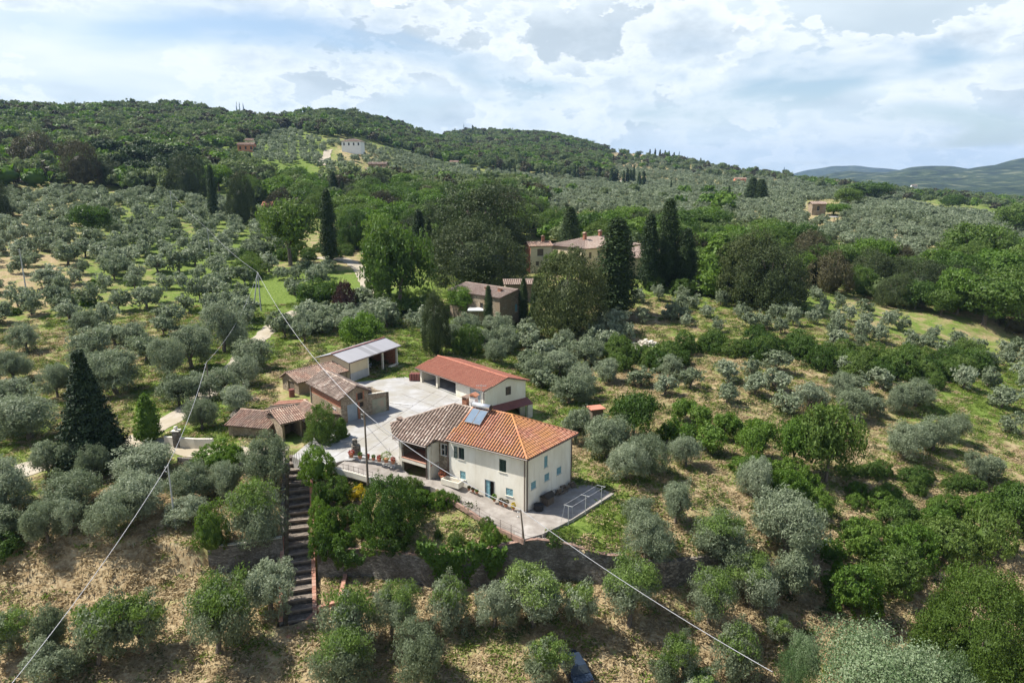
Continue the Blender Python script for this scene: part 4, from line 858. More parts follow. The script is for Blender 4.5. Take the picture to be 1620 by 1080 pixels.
# lower rear barn (left and behind), lean-to, cart shed
def gabled(name, label, cat, F, zb, ze, rise, wallm, tile, ops=None, ridge_at=.5, ov_=.35, ridge_along='q', w=.31, r=.1, extra=None, jit=1.2, group=None, chim=(), two=True):
    """simple pitched building on frame F; ridge runs along q (depth) or p (front)"""
    t = thing(name, label, cat, F(0, 0, zb), group); W, Lq = F.L, F.W; ops = ops or {}
    mb = MB(); mb.wall(F(0, 0), F(W, 0), zb - 1.2, ze, ops.get('front', ())); mb.wall(F(W, 0), F(W, Lq), zb - 1.2, ze, ops.get('right', ())); mb.wall(F(W, Lq), F(0, Lq), zb - 1.2, ze); mb.wall(F(0, Lq), F(0, 0), zb - 1.2, ze, ops.get('left', ()))
    if ridge_along == 'q':
        for q in (0, Lq): mb.face([F(0, q, ze), F(W, q, ze), F(W * ridge_at, q, ze + rise)])
        a, b = F(W * ridge_at, -ov_, ze + rise + .05), F(W * ridge_at, Lq + ov_, ze + rise + .05)
        k = rise / (W * ridge_at) * ov_ if ridge_at > 0 else 0; k2 = rise / (W * (1 - ridge_at)) * ov_ if ridge_at < 1 else 0
        polys = []
        if ridge_at > 0: polys.append([F(-ov_, -ov_, ze - k + .05), a, b, F(-ov_, Lq + ov_, ze - k + .05)])
        if ridge_at < 1: polys.append([a, F(W + ov_, -ov_, ze - k2 + .05), F(W + ov_, Lq + ov_, ze - k2 + .05), b])
    else:
        for p in (0, W): mb.face([F(p, 0, ze), F(p, Lq, ze), F(p, Lq * ridge_at, ze + rise)])
        a, b = F(-ov_, Lq * ridge_at, ze + rise + .05), F(W + ov_, Lq * ridge_at, ze + rise + .05)
        k = rise / (Lq * ridge_at) * ov_ if ridge_at > 0 else 0; k2 = rise / (Lq * (1 - ridge_at)) * ov_ if ridge_at < 1 else 0
        polys = []
        if ridge_at > 0: polys.append([F(-ov_, -ov_, ze - k + .05), F(W + ov_, -ov_, ze - k + .05), b, a])
        if ridge_at < 1: polys.append([a, b, F(W + ov_, Lq + ov_, ze - k2 + .05), F(-ov_, Lq + ov_, ze - k2 + .05)])
    mb.build('wall', M_[wallm], t)
    roof(t, polys, tile, [(a, b)], w=w, l=.5, r=r, jit=jit)
    wl_ = {'front': (F(0, 0), F(W, 0)), 'right': (F(W, 0), F(W, Lq)), 'left': (F(0, Lq), F(0, 0))}
    for s, L in ops.items():
        for o in L:
            mb = MB(); panel(mb, *wl_[s], o[0], o[1], o[2], o[3], -.2, -.15); nm, mt = ('window', 'glass') if len(o) < 5 else (o[4], o[5])
            wn = mb.build(nm, M_[mt], t)
            if nm == 'window':
                mb = MB(); panel(mb, *wl_[s], o[0] - .06, o[1] + .06, o[2] - .09, o[2] - .003, -.1, .06); mb.build('sill', M_['beigecolumn'], wn)
                if len(o) < 5:
                    mb = MB(); m2 = (o[0] + o[1]) / 2
                    panel(mb, *wl_[s], m2 - .03, m2 + .03, o[2], o[3], -.148, -.1); panel(mb, *wl_[s], o[0], o[0] + .05, o[2], o[3], -.148, -.1); panel(mb, *wl_[s], o[1] - .05, o[1], o[2], o[3], -.148, -.1); mb.build('frame', M_['wood'], wn)
    for p, q, z0, z1, cw in chim: x, y = F(p, q); chimney(t, x, y, z0, z1, cw, 'brick', 'tile_mid', math.atan2(F.a.y, F.a.x))
    return t
def FR(a, b, depth):
    """frame from two front corners (left, right as seen) and a depth away from the viewer"""
    a, b = Vector(a), Vector(b); d = (b - a).normalized(); n = Vector((-d.y, d.x)); return Frame(tuple(a), tuple(b), tuple(a + n * depth))
f_ = FR(BF(-4.6, bl * .62), BF(-.3, bl * .92), 7.5)
rearE = 4.3
a = Vector(site(446, 592, rearE)); b = Vector(site(472, 604, rearE - .3)); f_ = FR(tuple(a), tuple(b), 8.2)
gabled('rear_barn', 'low old barn with orange stained tile roof and plank door behind the stone barn', 'barn', f_, YZ - .1, 4.0, .9, 'stone', 'tile_mid', {'front': [(f_.L * .34, f_.L * .75, 1.6, 3.7, 'door', 'wood')]}, ridge_at=.35, ridge_along='q')
x, y = site(455, 583, 5.2)
# lean-to with bright tiles
a = Vector(site(483, 668, 2.9)); b = Vector(S(541, 672, YZ)) + Vector((-.25, -.3))
LT = Frame(BF(-.06, .4), BF(-4.1, .4), BF(-.06, bl * .72))
lt = thing('tiled_lean_to', 'low lean-to with bright terracotta tiles against the barn', 'lean-to', (*BF(-2, 2), YZ))
LL, LQ = LT.L, LT.W
mb = MB(); mb.wall(LT(LL, 0), LT(0, 0), 1, 3.2); mb.wall(LT(LL, LQ), LT(LL, 0), 1, 2.9); mb.wall(LT(0, LQ), LT(LL, LQ), 1, 3.0); mb.build('wall', M_['stone'], lt)
q1 = [LT(LL / 2, -.3, 4.05), LT(-.0, -.3, 3.35), LT(-.0, LQ * .55, 3.35), LT(LL / 2, LQ * .55, 4.05)]; q2 = [LT(LL + .4, -.3, 3.0), LT(LL / 2, -.3, 4.05), LT(LL / 2, LQ + .3, 4.05), LT(LL + .4, LQ + .3, 3.0)]
roof(lt, [q1, q2], 'tile_mid', [(q1[0], LT(LL / 2, LQ + .3, 4.05))], w=.3, r=.095, jit=1)
# cart shed with one open side
cE = 3.9
F1 = FR(site(448, 696, YZ), site(480, 688, YZ), 4.6)
cs = thing('cart_shed', 'small open fronted cart shed with old tiled roof beside the round bush', 'shed', F1(0, 0, YZ)); W1, Q1 = F1.L, F1.W
mb = MB(); mb.wall(F1(W1, 0), F1(W1, Q1), 1, 4.1); mb.wall(F1(W1, Q1), F1(0, Q1), 1, 4.1); mb.wall(F1(0, Q1), F1(0, 0), 1, 4.1)
mb.prism([F1(.1, Q1 - .1), F1(.1, Q1 - .3), F1(W1 - .1, Q1 - .3), F1(W1 - .1, Q1 - .1)], 1.8, 4.1); mb.prism([F1(.05, .1), F1(.3, .1), F1(.3, Q1 - .3), F1(.05, Q1 - .3)], 1.8, 4.1); mb.prism([F1(W1 - .3, .1), F1(W1 - .05, .1), F1(W1 - .05, Q1 - .3), F1(W1 - .3, Q1 - .3)], 1.8, 4.1)
mb.build('wall', M_['stone'], cs)
mb = MB(); mb.bar(F1(-.3, -.05, 4.1), F1(W1 + .3, -.05, 4.1), .25, .28); mb.build('lintel', M_['beigecolumn'], cs)
mb = MB(); x, y = F1(W1 * .62, .6)
for k in range(3): x, y = F1(W1 * (.3 + .2 * k), 1.6 + .4 * k); mb.box((x, y, YZ + .5), (.5, .5, 1.0), k)
mb.build('stored_crates', M_['wood'], cs)
roof(cs, [[F1(-.4, -.45, 4.2), F1(W1 + .4, -.45, 4.2), F1(W1 + .4, Q1 * .6, 5.15), F1(-.4, Q1 * .6, 5.15)], [F1(-.4, Q1 * .6, 5.15), F1(W1 + .4, Q1 * .6, 5.15), F1(W1 + .4, Q1 + .4, 4.4), F1(-.4, Q1 + .4, 4.4)]], 'tile_mid', [(F1(-.4, Q1 * .6, 5.15), F1(W1 + .4, Q1 * .6, 5.15))], w=.29, r=.09)
# low building left of the cart shed
a, b, c = site(362, 684, YZ), site(424, 690, YZ), 4.0
F2 = FR(a, b, 3.2)
gabled('low_outbuilding', 'long low outbuilding with sagging terracotta roof left of the cart shed', 'outbuilding', F2, 1.9, 3.1, .8, 'stone', 'tile_mid', {}, ridge_at=1, ridge_along='p', jit=2)
# ------------------------------------------------------------------ the villa group on the rise
def base_of(px, py): return ground(px, py)
def far_house(name, label, cat, pl, pr_, base, depth, h, rise, wallm, tile, ops=None, along='p', at_=.5, chim=(), w=.45, r=.14, hip=False, slew=0.0):
    """building from the bearings of its two near corners; slew turns its front about the left corner"""
    a = Vector(ground(pl, base)[:2]); z = min(H(*a), H(*a)); b = Vector(site(pr_, base, z)) if abs(slew) < 1e-6 else None
    if b is None:
        D = a.y; u = (pr_ - 810) / (pl - 810) if pl != 810 else 1; # right corner further back by slew
        bb = Vector(ground(pr_, base)[:2]).normalized(); dpt = Vector(ground(pl, base)[:2]).length + slew; b = bb * dpt
    zb = min(H(*a), H(*b)); F = FR(tuple(a), tuple(b), depth)
    return gabled(name, label, cat, F, zb, zb + h, rise, wallm, tile, ops and ops(F, zb), ridge_along=along, ridge_at=at_, chim=[(p * F.L, q * F.W, zb + z0, zb + z1, cw) for p, q, z0, z1, cw in chim], w=w, r=r), F, zb
def ops_stone(F, zb):
    return {'front': [(F.L * .3, F.L * .3 + .9, zb + 3.6, zb + 4.9), (F.L * .62, F.L * .62 + .9, zb + 3.6, zb + 4.9), (F.L * .45, F.L * .45 + 1.1, zb + .1, zb + 2.3, 'door', 'wood')], 'right': [(F.W * .55, F.W * .55 + .9, zb + 3.0, zb + 4.6, 'window', 'blueshutter')]}
a = Vector(ground(712, 500)[:2]); b = Vector(ground(791, 520)[:2]); F = FR(tuple(a), tuple(b), 8.5)
zb = min(H(*a), H(*b), H(*F(F.L, 8)))
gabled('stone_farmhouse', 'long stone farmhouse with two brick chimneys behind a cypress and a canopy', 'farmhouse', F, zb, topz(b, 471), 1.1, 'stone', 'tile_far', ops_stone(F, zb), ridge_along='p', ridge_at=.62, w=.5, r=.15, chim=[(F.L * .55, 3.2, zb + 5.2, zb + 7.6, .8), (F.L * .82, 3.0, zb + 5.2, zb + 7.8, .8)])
def ops_tower(F, zb): 
    return {'front': [(F.L * .25, F.L * .25 + 1.7, zb + 5.0, zb + 6.9, 'window', 'wood'), (F.L * .25, F.L * .25 + 1.1, zb + 1.8, zb + 3.2, 'window', 'wood')]}
a = Vector(ground(836, 432)[:2]); zt_ = H(*a)
# tower house: its red side faces left, its yellow side faces the viewer
def two_sided(name, label, cat, pxc, basepy, eavepy, width_l, width_r, ang, rise, matL, matR, tile, opsR=None, opsL=None, chim=(), w=.45, r=.14, hipped=False, ov_=.5):
    c = Vector(ground(pxc, basepy)[:2]); zb = H(*c); ze = topz(c, eavepy); dr = Vector((math.cos(ang), math.sin(ang))); dl = Vector((-math.sin(ang), math.cos(ang)))
    F = Frame(tuple(c), tuple(c + dr * width_r), tuple(c + dl * width_l)); t = thing(name, label, cat, (c.x, c.y, zb)); W, Q = F.L, F.W
    mb = MB(); mb.wall(F(0, 0), F(W, 0), zb - 2, ze, [o[:4] for o in (opsR(F, zb, ze) if opsR else [])]); mb.wall(F(W, 0), F(W, Q), zb - 2, ze); mb.wall(F(W, Q), F(0, Q), zb - 2, ze)
    if not hipped:
        mb.face([F(0, 0, ze), F(0, Q, ze), F(0, Q / 2, ze + rise)]); mb.face([F(W, 0, ze), F(W, Q, ze), F(W, Q / 2, ze + rise)])
    mb.build('wall', M_[matR], t)
    mb = MB(); mb.wall(F(0, Q), F(0, 0), zb - 2, ze, [o[:4] for o in (opsL(F, zb, ze) if opsL else [])]); mb.build('side_wall', M_[matL], t)
    for ops, pp in ((opsR(F, zb, ze) if opsR else [], (F(0, 0), F(W, 0))), (opsL(F, zb, ze) if opsL else [], (F(0, Q), F(0, 0)))):
        for o in ops:
            mb = MB(); panel(mb, *pp, *o[:4], -.2, -.12); wn = mb.build('window', M_[o[4] if len(o) > 4 else 'glass'], t); mb = MB(); panel(mb, *pp, o[0] - .1, o[1] + .1, o[2] - .15, o[2] - .005, -.1, .08); mb.build('sill', M_['beigecolumn'], wn)
            mb = MB(); m2 = (o[0] + o[1]) / 2; panel(mb, *pp, m2 - .05, m2 + .05, o[2], o[3], -.118, -.06); mb.build('frame', M_['wood'], wn)
    e = [F(-ov_, -ov_, ze - .1), F(W + ov_, -ov_, ze - .1), F(W + ov_, Q + ov_, ze - .1), F(-ov_, Q + ov_, ze - .1)]
    if hipped:
        k = min(W, Q) / 2
        r0, r1 = (F(k, Q / 2, ze + rise), F(W - k, Q / 2, ze + rise)) if W > Q else (F(W / 2, k, ze + rise), F(W / 2, Q - k, ze + rise))
        polys = [[e[0], e[1], r1, r0], [e[1], e[2], r1], [e[2], e[3], r0, r1], [e[3], e[0], r0]] if W > Q else [[e[0], e[1], r0], [e[1], e[2], r1, r0], [e[2], e[3], r1], [e[3], e[0], r0, r1]]
        rd_ = [(r0, r1), (e[0], r0), (e[1], r1 if W > Q else r0)]
    else:
        r0, r1 = F(-ov_, Q / 2, ze + rise), F(W + ov_, Q / 2, ze + rise); polys = [[e[0], e[1], r1, r0], [r0, r1, e[2], e[3]]]; rd_ = [(r0, r1)]
    roof(t, polys, tile, rd_, w=w, l=.7, r=r)
    for p, q, z0, z1, cw in chim: x, y = F(p * W, q * Q); chimney(t, x, y, ze + z0, ze + z1, cw, 'brick', 'tile_mid', ang)
    return t, F
opT = lambda F, zb, ze: [(2.0, 3.8, ze - 2.9, ze - .9, 'wood'), (1.6, 2.5, ze - 5.6, ze - 4.4, 'wood')]
two_sided('tower_house', 'small tall house with yellow front and red side wall behind the dark oak', 'house', 839, 432, 389, 5.5, 6.2, R(14), .9, 'redplaster', 'yellowplaster', 'tile_mid', opT, lambda F, zb, ze: [], chim=[(.72, .5, .3, 2.2, .8)])
opV = lambda F, zb, ze: [(1.5 + 3.4 * k, 2.6 + 3.4 * k, ze - 3.0, ze - 1.2, 'wood') for k in range(6)]
two_sided('manor_house', 'wide ochre manor house with low hipped roof half hidden by cypresses', 'villa', 925, 430, 393, 15, 22, R(38), 2.3, 'yellowplaster', 'yellowplaster', 'tile_far', opV, lambda F, zb, ze: [(2 + 3 * k, 3.1 + 3 * k, ze - 3.0, ze - 1.4, 'wood') for k in range(4)], chim=[(.25, .4, 1.2, 3.4, .9), (.6, .5, 1.6, 3.6, .9)], hipped=True, w=.5, r=.15)
two_sided('manor_annex', 'low tiled annex joined to the front of the manor house', 'annex', 985, 440, 408, 7, 9, R(20), 1.2, 'yellowplaster', 'yellowplaster', 'tile_far', None, None, w=.5, r=.15)
two_sided('manor_lodge', 'small hipped lodge wing right of the tallest cypress by the manor', 'annex', 1004, 436, 398, 7, 8, R(12), 1.3, 'yellowplaster', 'yellowplaster', 'tile_far', lambda F, zb, ze: [(2 + 2.4 * k, 3 + 2.4 * k, ze - 2.4, ze - 1, 'wood') for k in range(2)], None, hipped=True, w=.5, r=.15)
two_sided('stone_outhouse', 'pale roofed outhouse behind the stone farmhouse', 'outhouse', 800, 480, 449, 5, 7, R(5), .7, 'stone', 'stone', 'tile_far', None, None, w=.5, r=.12)
# garden shed with striped tin roof
x0, y0, z0 = ground(598, 497)
two_sided('garden_hut', 'small hut with pale striped tin roof below the great green tree', 'hut', 597, 499, 488, 3.6, 4.6, R(8), .45, 'brick', 'brick', 'tin', None, None, w=.35, r=.05)
# hill houses far behind
def hill_house(label, pxc, basepy, eavepy, wl, wr, ang, rise, mL, mR, tile, nwin=0, cat='house', hipped=False, name='hill_house'):
    op = (lambda F, zb, ze: [(wr * (k + .35) / nwin, wr * (k + .35) / nwin + min(1.3, wr / nwin * .4), ze - 3.4, ze - 1.2, 'glass') for k in range(nwin)]) if nwin else None
    return two_sided(name, label, cat, pxc, basepy, eavepy, wl, wr, ang, rise, mL, mR, tile, op, None, w=1.0, r=.28, hipped=hipped)
hill_house('white villa with reddish roof and dark windows high on the hill beside a track', 541, 240, 223.5, 11, 16, R(-4), 1.9, 'white', 'white', 'tile_far', 4, 'villa', True)
hill_house('salmon pink farmhouse on the wooded hill left of the olive field', 376, 239, 229, 6, 12, R(2), 1.5, 'redplaster', 'redplaster', 'tile_mid', 3, 'farmhouse')
hill_house('upper ochre block attached beyond the salmon pink farmhouse', 388, 234, 222, 6, 6, R(2), 1.4, 'yellowplaster', 'yellowplaster', 'tile_mid', 1)
hill_house('upper stone house with low roof in the hamlet under the white villa', 583, 266, 259.5, 8, 13, R(0), 1.4, 'yellowplaster', 'stone', 'tile_far', 2)
hill_house('lower stone house with terracotta roof in the hamlet under the white villa', 578, 275, 269, 7, 9, R(5), 1.5, 'stone', 'stone', 'tile_mid', 2)
hill_house('right hand stone house with tiled roof in the hamlet under the white villa', 594, 275, 268, 7, 9, R(-5), 1.5, 'stone', 'stone', 'tile_mid', 1)
hill_house('small pale house at the edge of the wood right of the round dark trees', 712, 262, 256.5, 6, 8, R(0), 1.5, 'yellowplaster', 'cream', 'tile_mid', 1)
hill_house('stone tower house standing alone in the olive plain on the right', 1284, 340, 322.5, 4.5, 7, R(3), 1.0, 'stone', 'stone', 'tile_far', 1, 'tower house')
hill_house('reddish farmhouse among the olives on the far right slope', 1163, 287, 283, 7, 13, R(0), 1.4, 'redplaster', 'redplaster', 'tile_mid', 2)
hill_house('small white house between the two cypress clumps on the plain', 983, 289, 285, 6, 8, R(0), 1.2, 'white', 'white', 'tile_far', 1)
hill_house('grey roofed farmhouse near the right end of the near ridge', 1320, 292, 286.5, 8, 14, R(0), 1.6, 'stone', 'stone', 'tile_far', 2)
hill_house('pale villa on the far right rise below the blue hills', 1442, 299, 293.5, 9, 20, R(0), 2.0, 'white', 'yellowplaster', 'tile_mid', 2)
hill_house('brown hamlet house on the hilltop right of centre', 770, 222, 217, 12, 20, R(0), 3, 'stone', 'redplaster', 'tile_mid', 2)
hill_house('lower brown hamlet house on the hilltop right of centre', 782, 228, 223, 12, 22, R(0), 3, 'stone', 'stone', 'tile_mid', 2)
hill_house('reddish villa on the skyline among the ridge trees left of the peak', 494, 189, 182.5, 8, 14, R(0), 3, 'redplaster', 'redplaster', 'tile_mid', 2)
hill_house('grey house among the woods on the left skyline', 287, 182, 177, 10, 22, R(0), 3, 'stone', 'stone', 'tile_far', 2)
hill_house('brown house by the cypress row on the middle ridge', 1036, 243, 238, 10, 18, R(0), 3, 'stone', 'stone', 'tile_mid', 2)
hill_house('orange roofed house glimpsed behind the tall green tree', 415, 330, 325, 5, 7, R(0), 1.6, 'yellowplaster', 'yellowplaster', 'tile_new', 0)
M_['wornbrick'] = pm('worn_brick_coping', [(0.20, 0.13, 0.10), (0.32, 0.20, 0.15), (0.42, 0.33, 0.27)], 3.0, 0.95, 0.4, attr=0.4)
M_['stepfill'] = pm('earth_and_stone_tread', [(0.07, 0.06, 0.05), (0.15, 0.125, 0.10), (0.26, 0.22, 0.18)], 2.2, 0.97, 0.7, bdist=.06)
# ------------------------------------------------------------------ garden walls, stairway, banks
def xz(px, py, z): x, y = site(px, py, z); return (x, y, z)
def retaining(name, label, pts, bots, th, mat, capmat=None, cat='wall', capw=.5):
    """battered wall under a line of top points; bots = foot heights"""
    t = thing(name, label, cat, pts[0]); mb = MB(); P = [Vector(p) for p in pts]; nrm = []
    for i in range(len(P)):
        d = (P[min(i + 1, len(P) - 1)] - P[max(0, i - 1)]); d.z = 0; d.normalize(); nrm.append(Vector((-d.y, d.x, 0)))   # towards the hill
    sub = 6; prev = None
    for i in range(len(P) - 1):
        for k in range(sub + (i == len(P) - 2)):
            f = k / sub; p = P[i].lerp(P[i + 1], f); n = nrm[i].lerp(nrm[i + 1], f); zb = bots[i] + (bots[i + 1] - bots[i]) * f; j = .05 * math.sin(i * 7 + k * 2.3)
            q = [p + n * .05 * 1, p + n * (th + .1)]
            cur = [(q[0].x, q[0].y, p.z + j), (q[1].x, q[1].y, p.z + j), (q[1].x, q[1].y, zb - .8), (p.x - n.x * (.25 + .05 * j), p.y - n.y * .25, zb - .8)]
            if prev:
                mb.face([prev[3], cur[3], cur[0], prev[0]]); mb.face([prev[0], cur[0], cur[1], prev[1]]); mb.face([prev[1], cur[1], cur[2], prev[2]])
            else: mb.face(cur)
            prev = cur
    mb.face(prev[::-1]); mb.build('masonry', M_[mat], t)
    if capmat:
        cb = MB()
        for i in range(len(P) - 1):
            L = (P[i + 1] - P[i]).length; m_ = max(1, int(L / .3)); d = (P[i + 1] - P[i]).normalized(); n = Vector((-d.y, d.x, 0)).normalized()
            for k in range(m_):
                cb.cur = rnd.random(); a = P[i] + d * (L * k / m_ + .01); b = P[i] + d * (L * (k + 1) / m_ - .01); o = n * (.18 + .02 * rnd.random()); up = Vector((0, 0, .07 + .02 * rnd.random()))
                q = [a - n * .03, b - n * .03, b + n * (capw - .1), a + n * (capw - .1)]
                cb.hexa([v + Vector((0, 0, .01)) for v in q], [v + up for v in q])
        cb.build('coping_brick', M_[capmat], t)['kind'] = 'stuff'
    return t
gw = [xz(501, 872, -2.0), xz(573, 868, -1.75), xz(620, 874, -1.8), xz(665, 879, -1.8), xz(700, 879, -1.5), xz(750, 872, -1.0), xz(800, 862, -.6), xz(830, 856, -.12), xz(850, 854, -.02), xz(875, 857, -.3), xz(905, 863, -.7), xz(930, 871, -1.1), xz(960, 879, -1.45), xz(987, 880, -1.55)]
retaining('garden_retaining_wall', 'long dark stained retaining wall with brick coping holding up the garden', gw, [-4.6, -4.6, -4.6, -4.7, -4.7, -4.5, -4.3, -4.2, -4.2, -4.2, -4.1, -4.2, -4.3, -4.3], .5, 'greystone', 'wornbrick', capw=.42)
dw = [xz(990, 884, -1.7), xz(1030, 890, -2.1), xz(1070, 888, -2.3), xz(1110, 882, -2.4), xz(1150, 873, -2.6), xz(1190, 866, -2.9)]
retaining('dry_stone_wall', 'dark dry stone terrace wall running right from the garden wall under the olives', dw, [-4.3, -4.5, -4.6, -4.6, -4.7, -4.9], .5, 'drystone')
lw_ = [xz(328, 867, -1.8), xz(360, 863, -1.75), xz(400, 858, -1.7), xz(446, 851, -1.6)]
retaining('left_terrace_wall', 'dark retaining wall standing left of the long stairway', lw_, [-4.5, -4.45, -4.4, -4.3], .5, 'greystone', 'beigecolumn')
# stairway
st = thing('garden_stairway', 'long flight of broad earth and brick steps descending from the yard to the olives', 'stairway', STAIR_A)
NS = 21; nx_, ny_ = -sdy, sdx   # sideways; positive w lies to the left going down? decided by sign below
def SP(s, w, z): return (STAIR_A[0] + sdx * s + nx_ * w, STAIR_A[1] + sdy * s + ny_ * w, z)
rise_ = (STAIR_A[2] - STAIR_B[2]) / NS; run_ = SL / NS
for k in range(NS):
    z = STAIR_A[2] - rise_ * k; s0, s1 = run_ * k, run_ * (k + 1); j = .04 * math.sin(k * 5.1)
    mb = MB(); q = [SP(s0 + .01, -1.02, 0), SP(s1 - .13, -1.02, 0), SP(s1 - .13, 1.12, 0), SP(s0 + .01, 1.12, 0)]
    q = [(a[0], a[1]) for a in q]; mb.prism(q[::1] if ((Vector(q[1]) - Vector(q[0])).cross(Vector(q[2]) - Vector(q[0])) > 0) else q[::-1], z - .75, z - .05 + j * .3)
    sp_ = mb.build('step', M_['stepfill'], st)
    mb = MB(); a = SP(s1 - .06, -1.03, z - .04 + j); b = SP(s1 - .06, 1.13, z - .04 - j); mb.bar(a, b, .15, .18); mb.build('step_edge', M_['worn'], sp_)
for sgn, w0, w1, s_start in ((1, 1.14, 1.45, 0), (-1, -1.75, -1.45, 0)):
    mb = MB(); prev = None
    for k in range(22):
        s = SL * k / 21; z = STAIR_A[2] + (STAIR_B[2] - STAIR_A[2]) * k / 21
        up = .32 if sgn > 0 else .5
        cur = [SP(s, w0, z + up), SP(s, w1, z + up), SP(s, w1, z - 1.6), SP(s, w0, z - 1.6)]
        if prev:
            for i in range(4): mb.face([prev[i], prev[(i + 1) % 4], cur[(i + 1) % 4], cur[i]])
        else: mb.face(cur)
        prev = cur
    mb.face(prev); mb.build('side_wall', M_['greystone'] if sgn < 0 else M_['paving'], st)
    if True:
        cb = MB()
        for k in range(60):
            if sgn < 0 and k < 34: continue
            cb.cur = rnd.random(); f = k / 60; z = STAIR_A[2] + (STAIR_B[2] - STAIR_A[2]) * f; up = .32 if sgn > 0 else .5; a = SP(SL * f, (w0 + w1) / 2, z + up + .04); f2 = (k + .92) / 60; z2 = STAIR_A[2] + (STAIR_B[2] - STAIR_A[2]) * f2; b = SP(SL * f2, (w0 + w1) / 2, z2 + up + .04)
            cb.bar(a, b, .36, .09)
        cb.build('coping_brick', M_['brickcap'], st)['kind'] = 'stuff'
# brick edged bay right of the stair foot
by = thing('brick_edged_bay', 'small level bay edged with brick kerbs right of the stairway foot', 'planting bay', xz(520, 925, -4.7))
ba = [xz(503, 900, -4.6), xz(503, 965, -5.4), xz(537, 955, -5.2), xz(548, 908, -4.6)]
for i, (a, b) in enumerate(((ba[2], ba[3]), (ba[1], ba[2]))):
    mb = MB(); mb.bar((a[0], a[1], a[2] + .12), (b[0], b[1], b[2] + .12), .36, .55); mb.build('kerb', M_['brickcap'], by)
# apron kerbs at the foot
mb = MB(); mb.bar(xz(455, 1010, -6.1), xz(508, 962, -5.9), .3, .4); tag(mb.build('foot_kerb', M_['brickcap']), 'slanting brick kerb across the foot of the long stairway', 'kerb')
# ---- edges of the garden and path
def low_wall(name, label, pts, w, h, mat, cat='kerb'):
    t = thing(name, label, cat, pts[0])
    for a, b in zip(pts, pts[1:]):
        mb = MB(); mb.bar((a[0], a[1], a[2] + h / 2 - .15), (b[0], b[1], b[2] + h / 2 - .15), w, h + .3); mb.build('kerb_length', M_[mat], t)
    return t
low_wall('path_kerb', 'brick and stone kerb between the garden path and the planted terrace', [xz(690, 776, 1.0), xz(706, 787, .85), xz(742, 809, .45), xz(775, 831, .15), xz(829, 856, .0)], .22, .2, 'wornbrick')
low_wall('terrace_edge', 'low pale edging along the grass side of the clothes line terrace', [xz(858, 846, .05), xz(905, 823, .02), xz(971, 782, -.02)], .12, .16, 'paving')
for i, (a, b) in enumerate((((500, 806), (560, 812)), ((560, 812), (612, 826)), ((620, 842), (700, 838)))):
    pass
pw = [xz(553, 724, YZ), xz(578, 727, YZ), xz(600, 730, YZ), xz(626, 733, YZ)]
pwt = low_wall('planter_wall', 'low grey wall topped with a row of terracotta pots at the yard edge', pw, .4, .35, 'greyplaster', 'wall')
# drop wall below the planter on the ramp side
mb = MB(); a, b = pw[0], pw[-1]; mb.bar((a[0], a[1] - .1, 1.45), (b[0], b[1] - .1, 1.25), .35, 1.3); mb.build('lower_face', M_['greyplaster'], pwt)
# ramp edge with small wall and railing in front of the path
rw = [xz(527, 743, 1.95), xz(560, 751, 1.8), xz(590, 760, 1.6)]
t = low_wall('ramp_edge_wall', 'low rendered wall and thin railing along the outer edge of the ramp', rw, .3, .3, 'beigecolumn', 'wall')
mb = MB()
for k in range(9):
    f = k / 8; i = 0 if f < .5 else 1; ff = (f - .5 * i) * 2; p = Vector(rw[i]).lerp(Vector(rw[i + 1]), ff); mb.bar(p, p + Vector((0, 0, 1.0)), .03, .03)
for z in (.95, .5): mb.bar(Vector(rw[0]) + Vector((0, 0, z)), Vector(rw[1]) + Vector((0, 0, z)), .025, .025); mb.bar(Vector(rw[1]) + Vector((0, 0, z)), Vector(rw[2]) + Vector((0, 0, z)), .025, .025)
mb.build('railing', M_['gutter'], t)['kind'] = 'stuff'
# mesh fence posts and wire along the garden edge and on top of the retaining wall
def wire_fence(name, label, pts, h, step, mat='gutter', rails=3):
    t = thing(name, label, 'fence', pts[0]); P = [Vector(p) for p in pts]
    for a, b in zip(P, P[1:]):
        n = max(1, round((b - a).length / step))
        for k in range(n + (b is P[-1])):
            p = a.lerp(b, k / n); mb = MB(); mb.tube(p - Vector((0, 0, .15)), p + Vector((0, 0, h)), .028, .022, 6); mb.build('post', M_[mat], t)
    mb = MB()
    for a, b in zip(P, P[1:]):
        for r in range(rails): z = Vector((0, 0, h * (r + .9) / rails)); mb.tube(a + z, b + z, .008, .008, 4)
    mb.build('wire', M_[mat], t)['kind'] = 'stuff'
wire_fence('path_fence', 'thin wire fence on brown posts along the outer side of the house path', [xz(718, 794, .5), xz(742, 809, .45), xz(775, 831, .15), xz(826, 856, .05)], 1.15, 1.6)
wire_fence('wall_top_fence', 'wire fence on low posts along the curved wall top beside the bright lawn', [xz(862, 853, -.1), xz(905, 860, -.6), xz(960, 876, -1.4), xz(985, 877, -1.5), xz(980, 855, -1.2)], 1.0, 1.5)
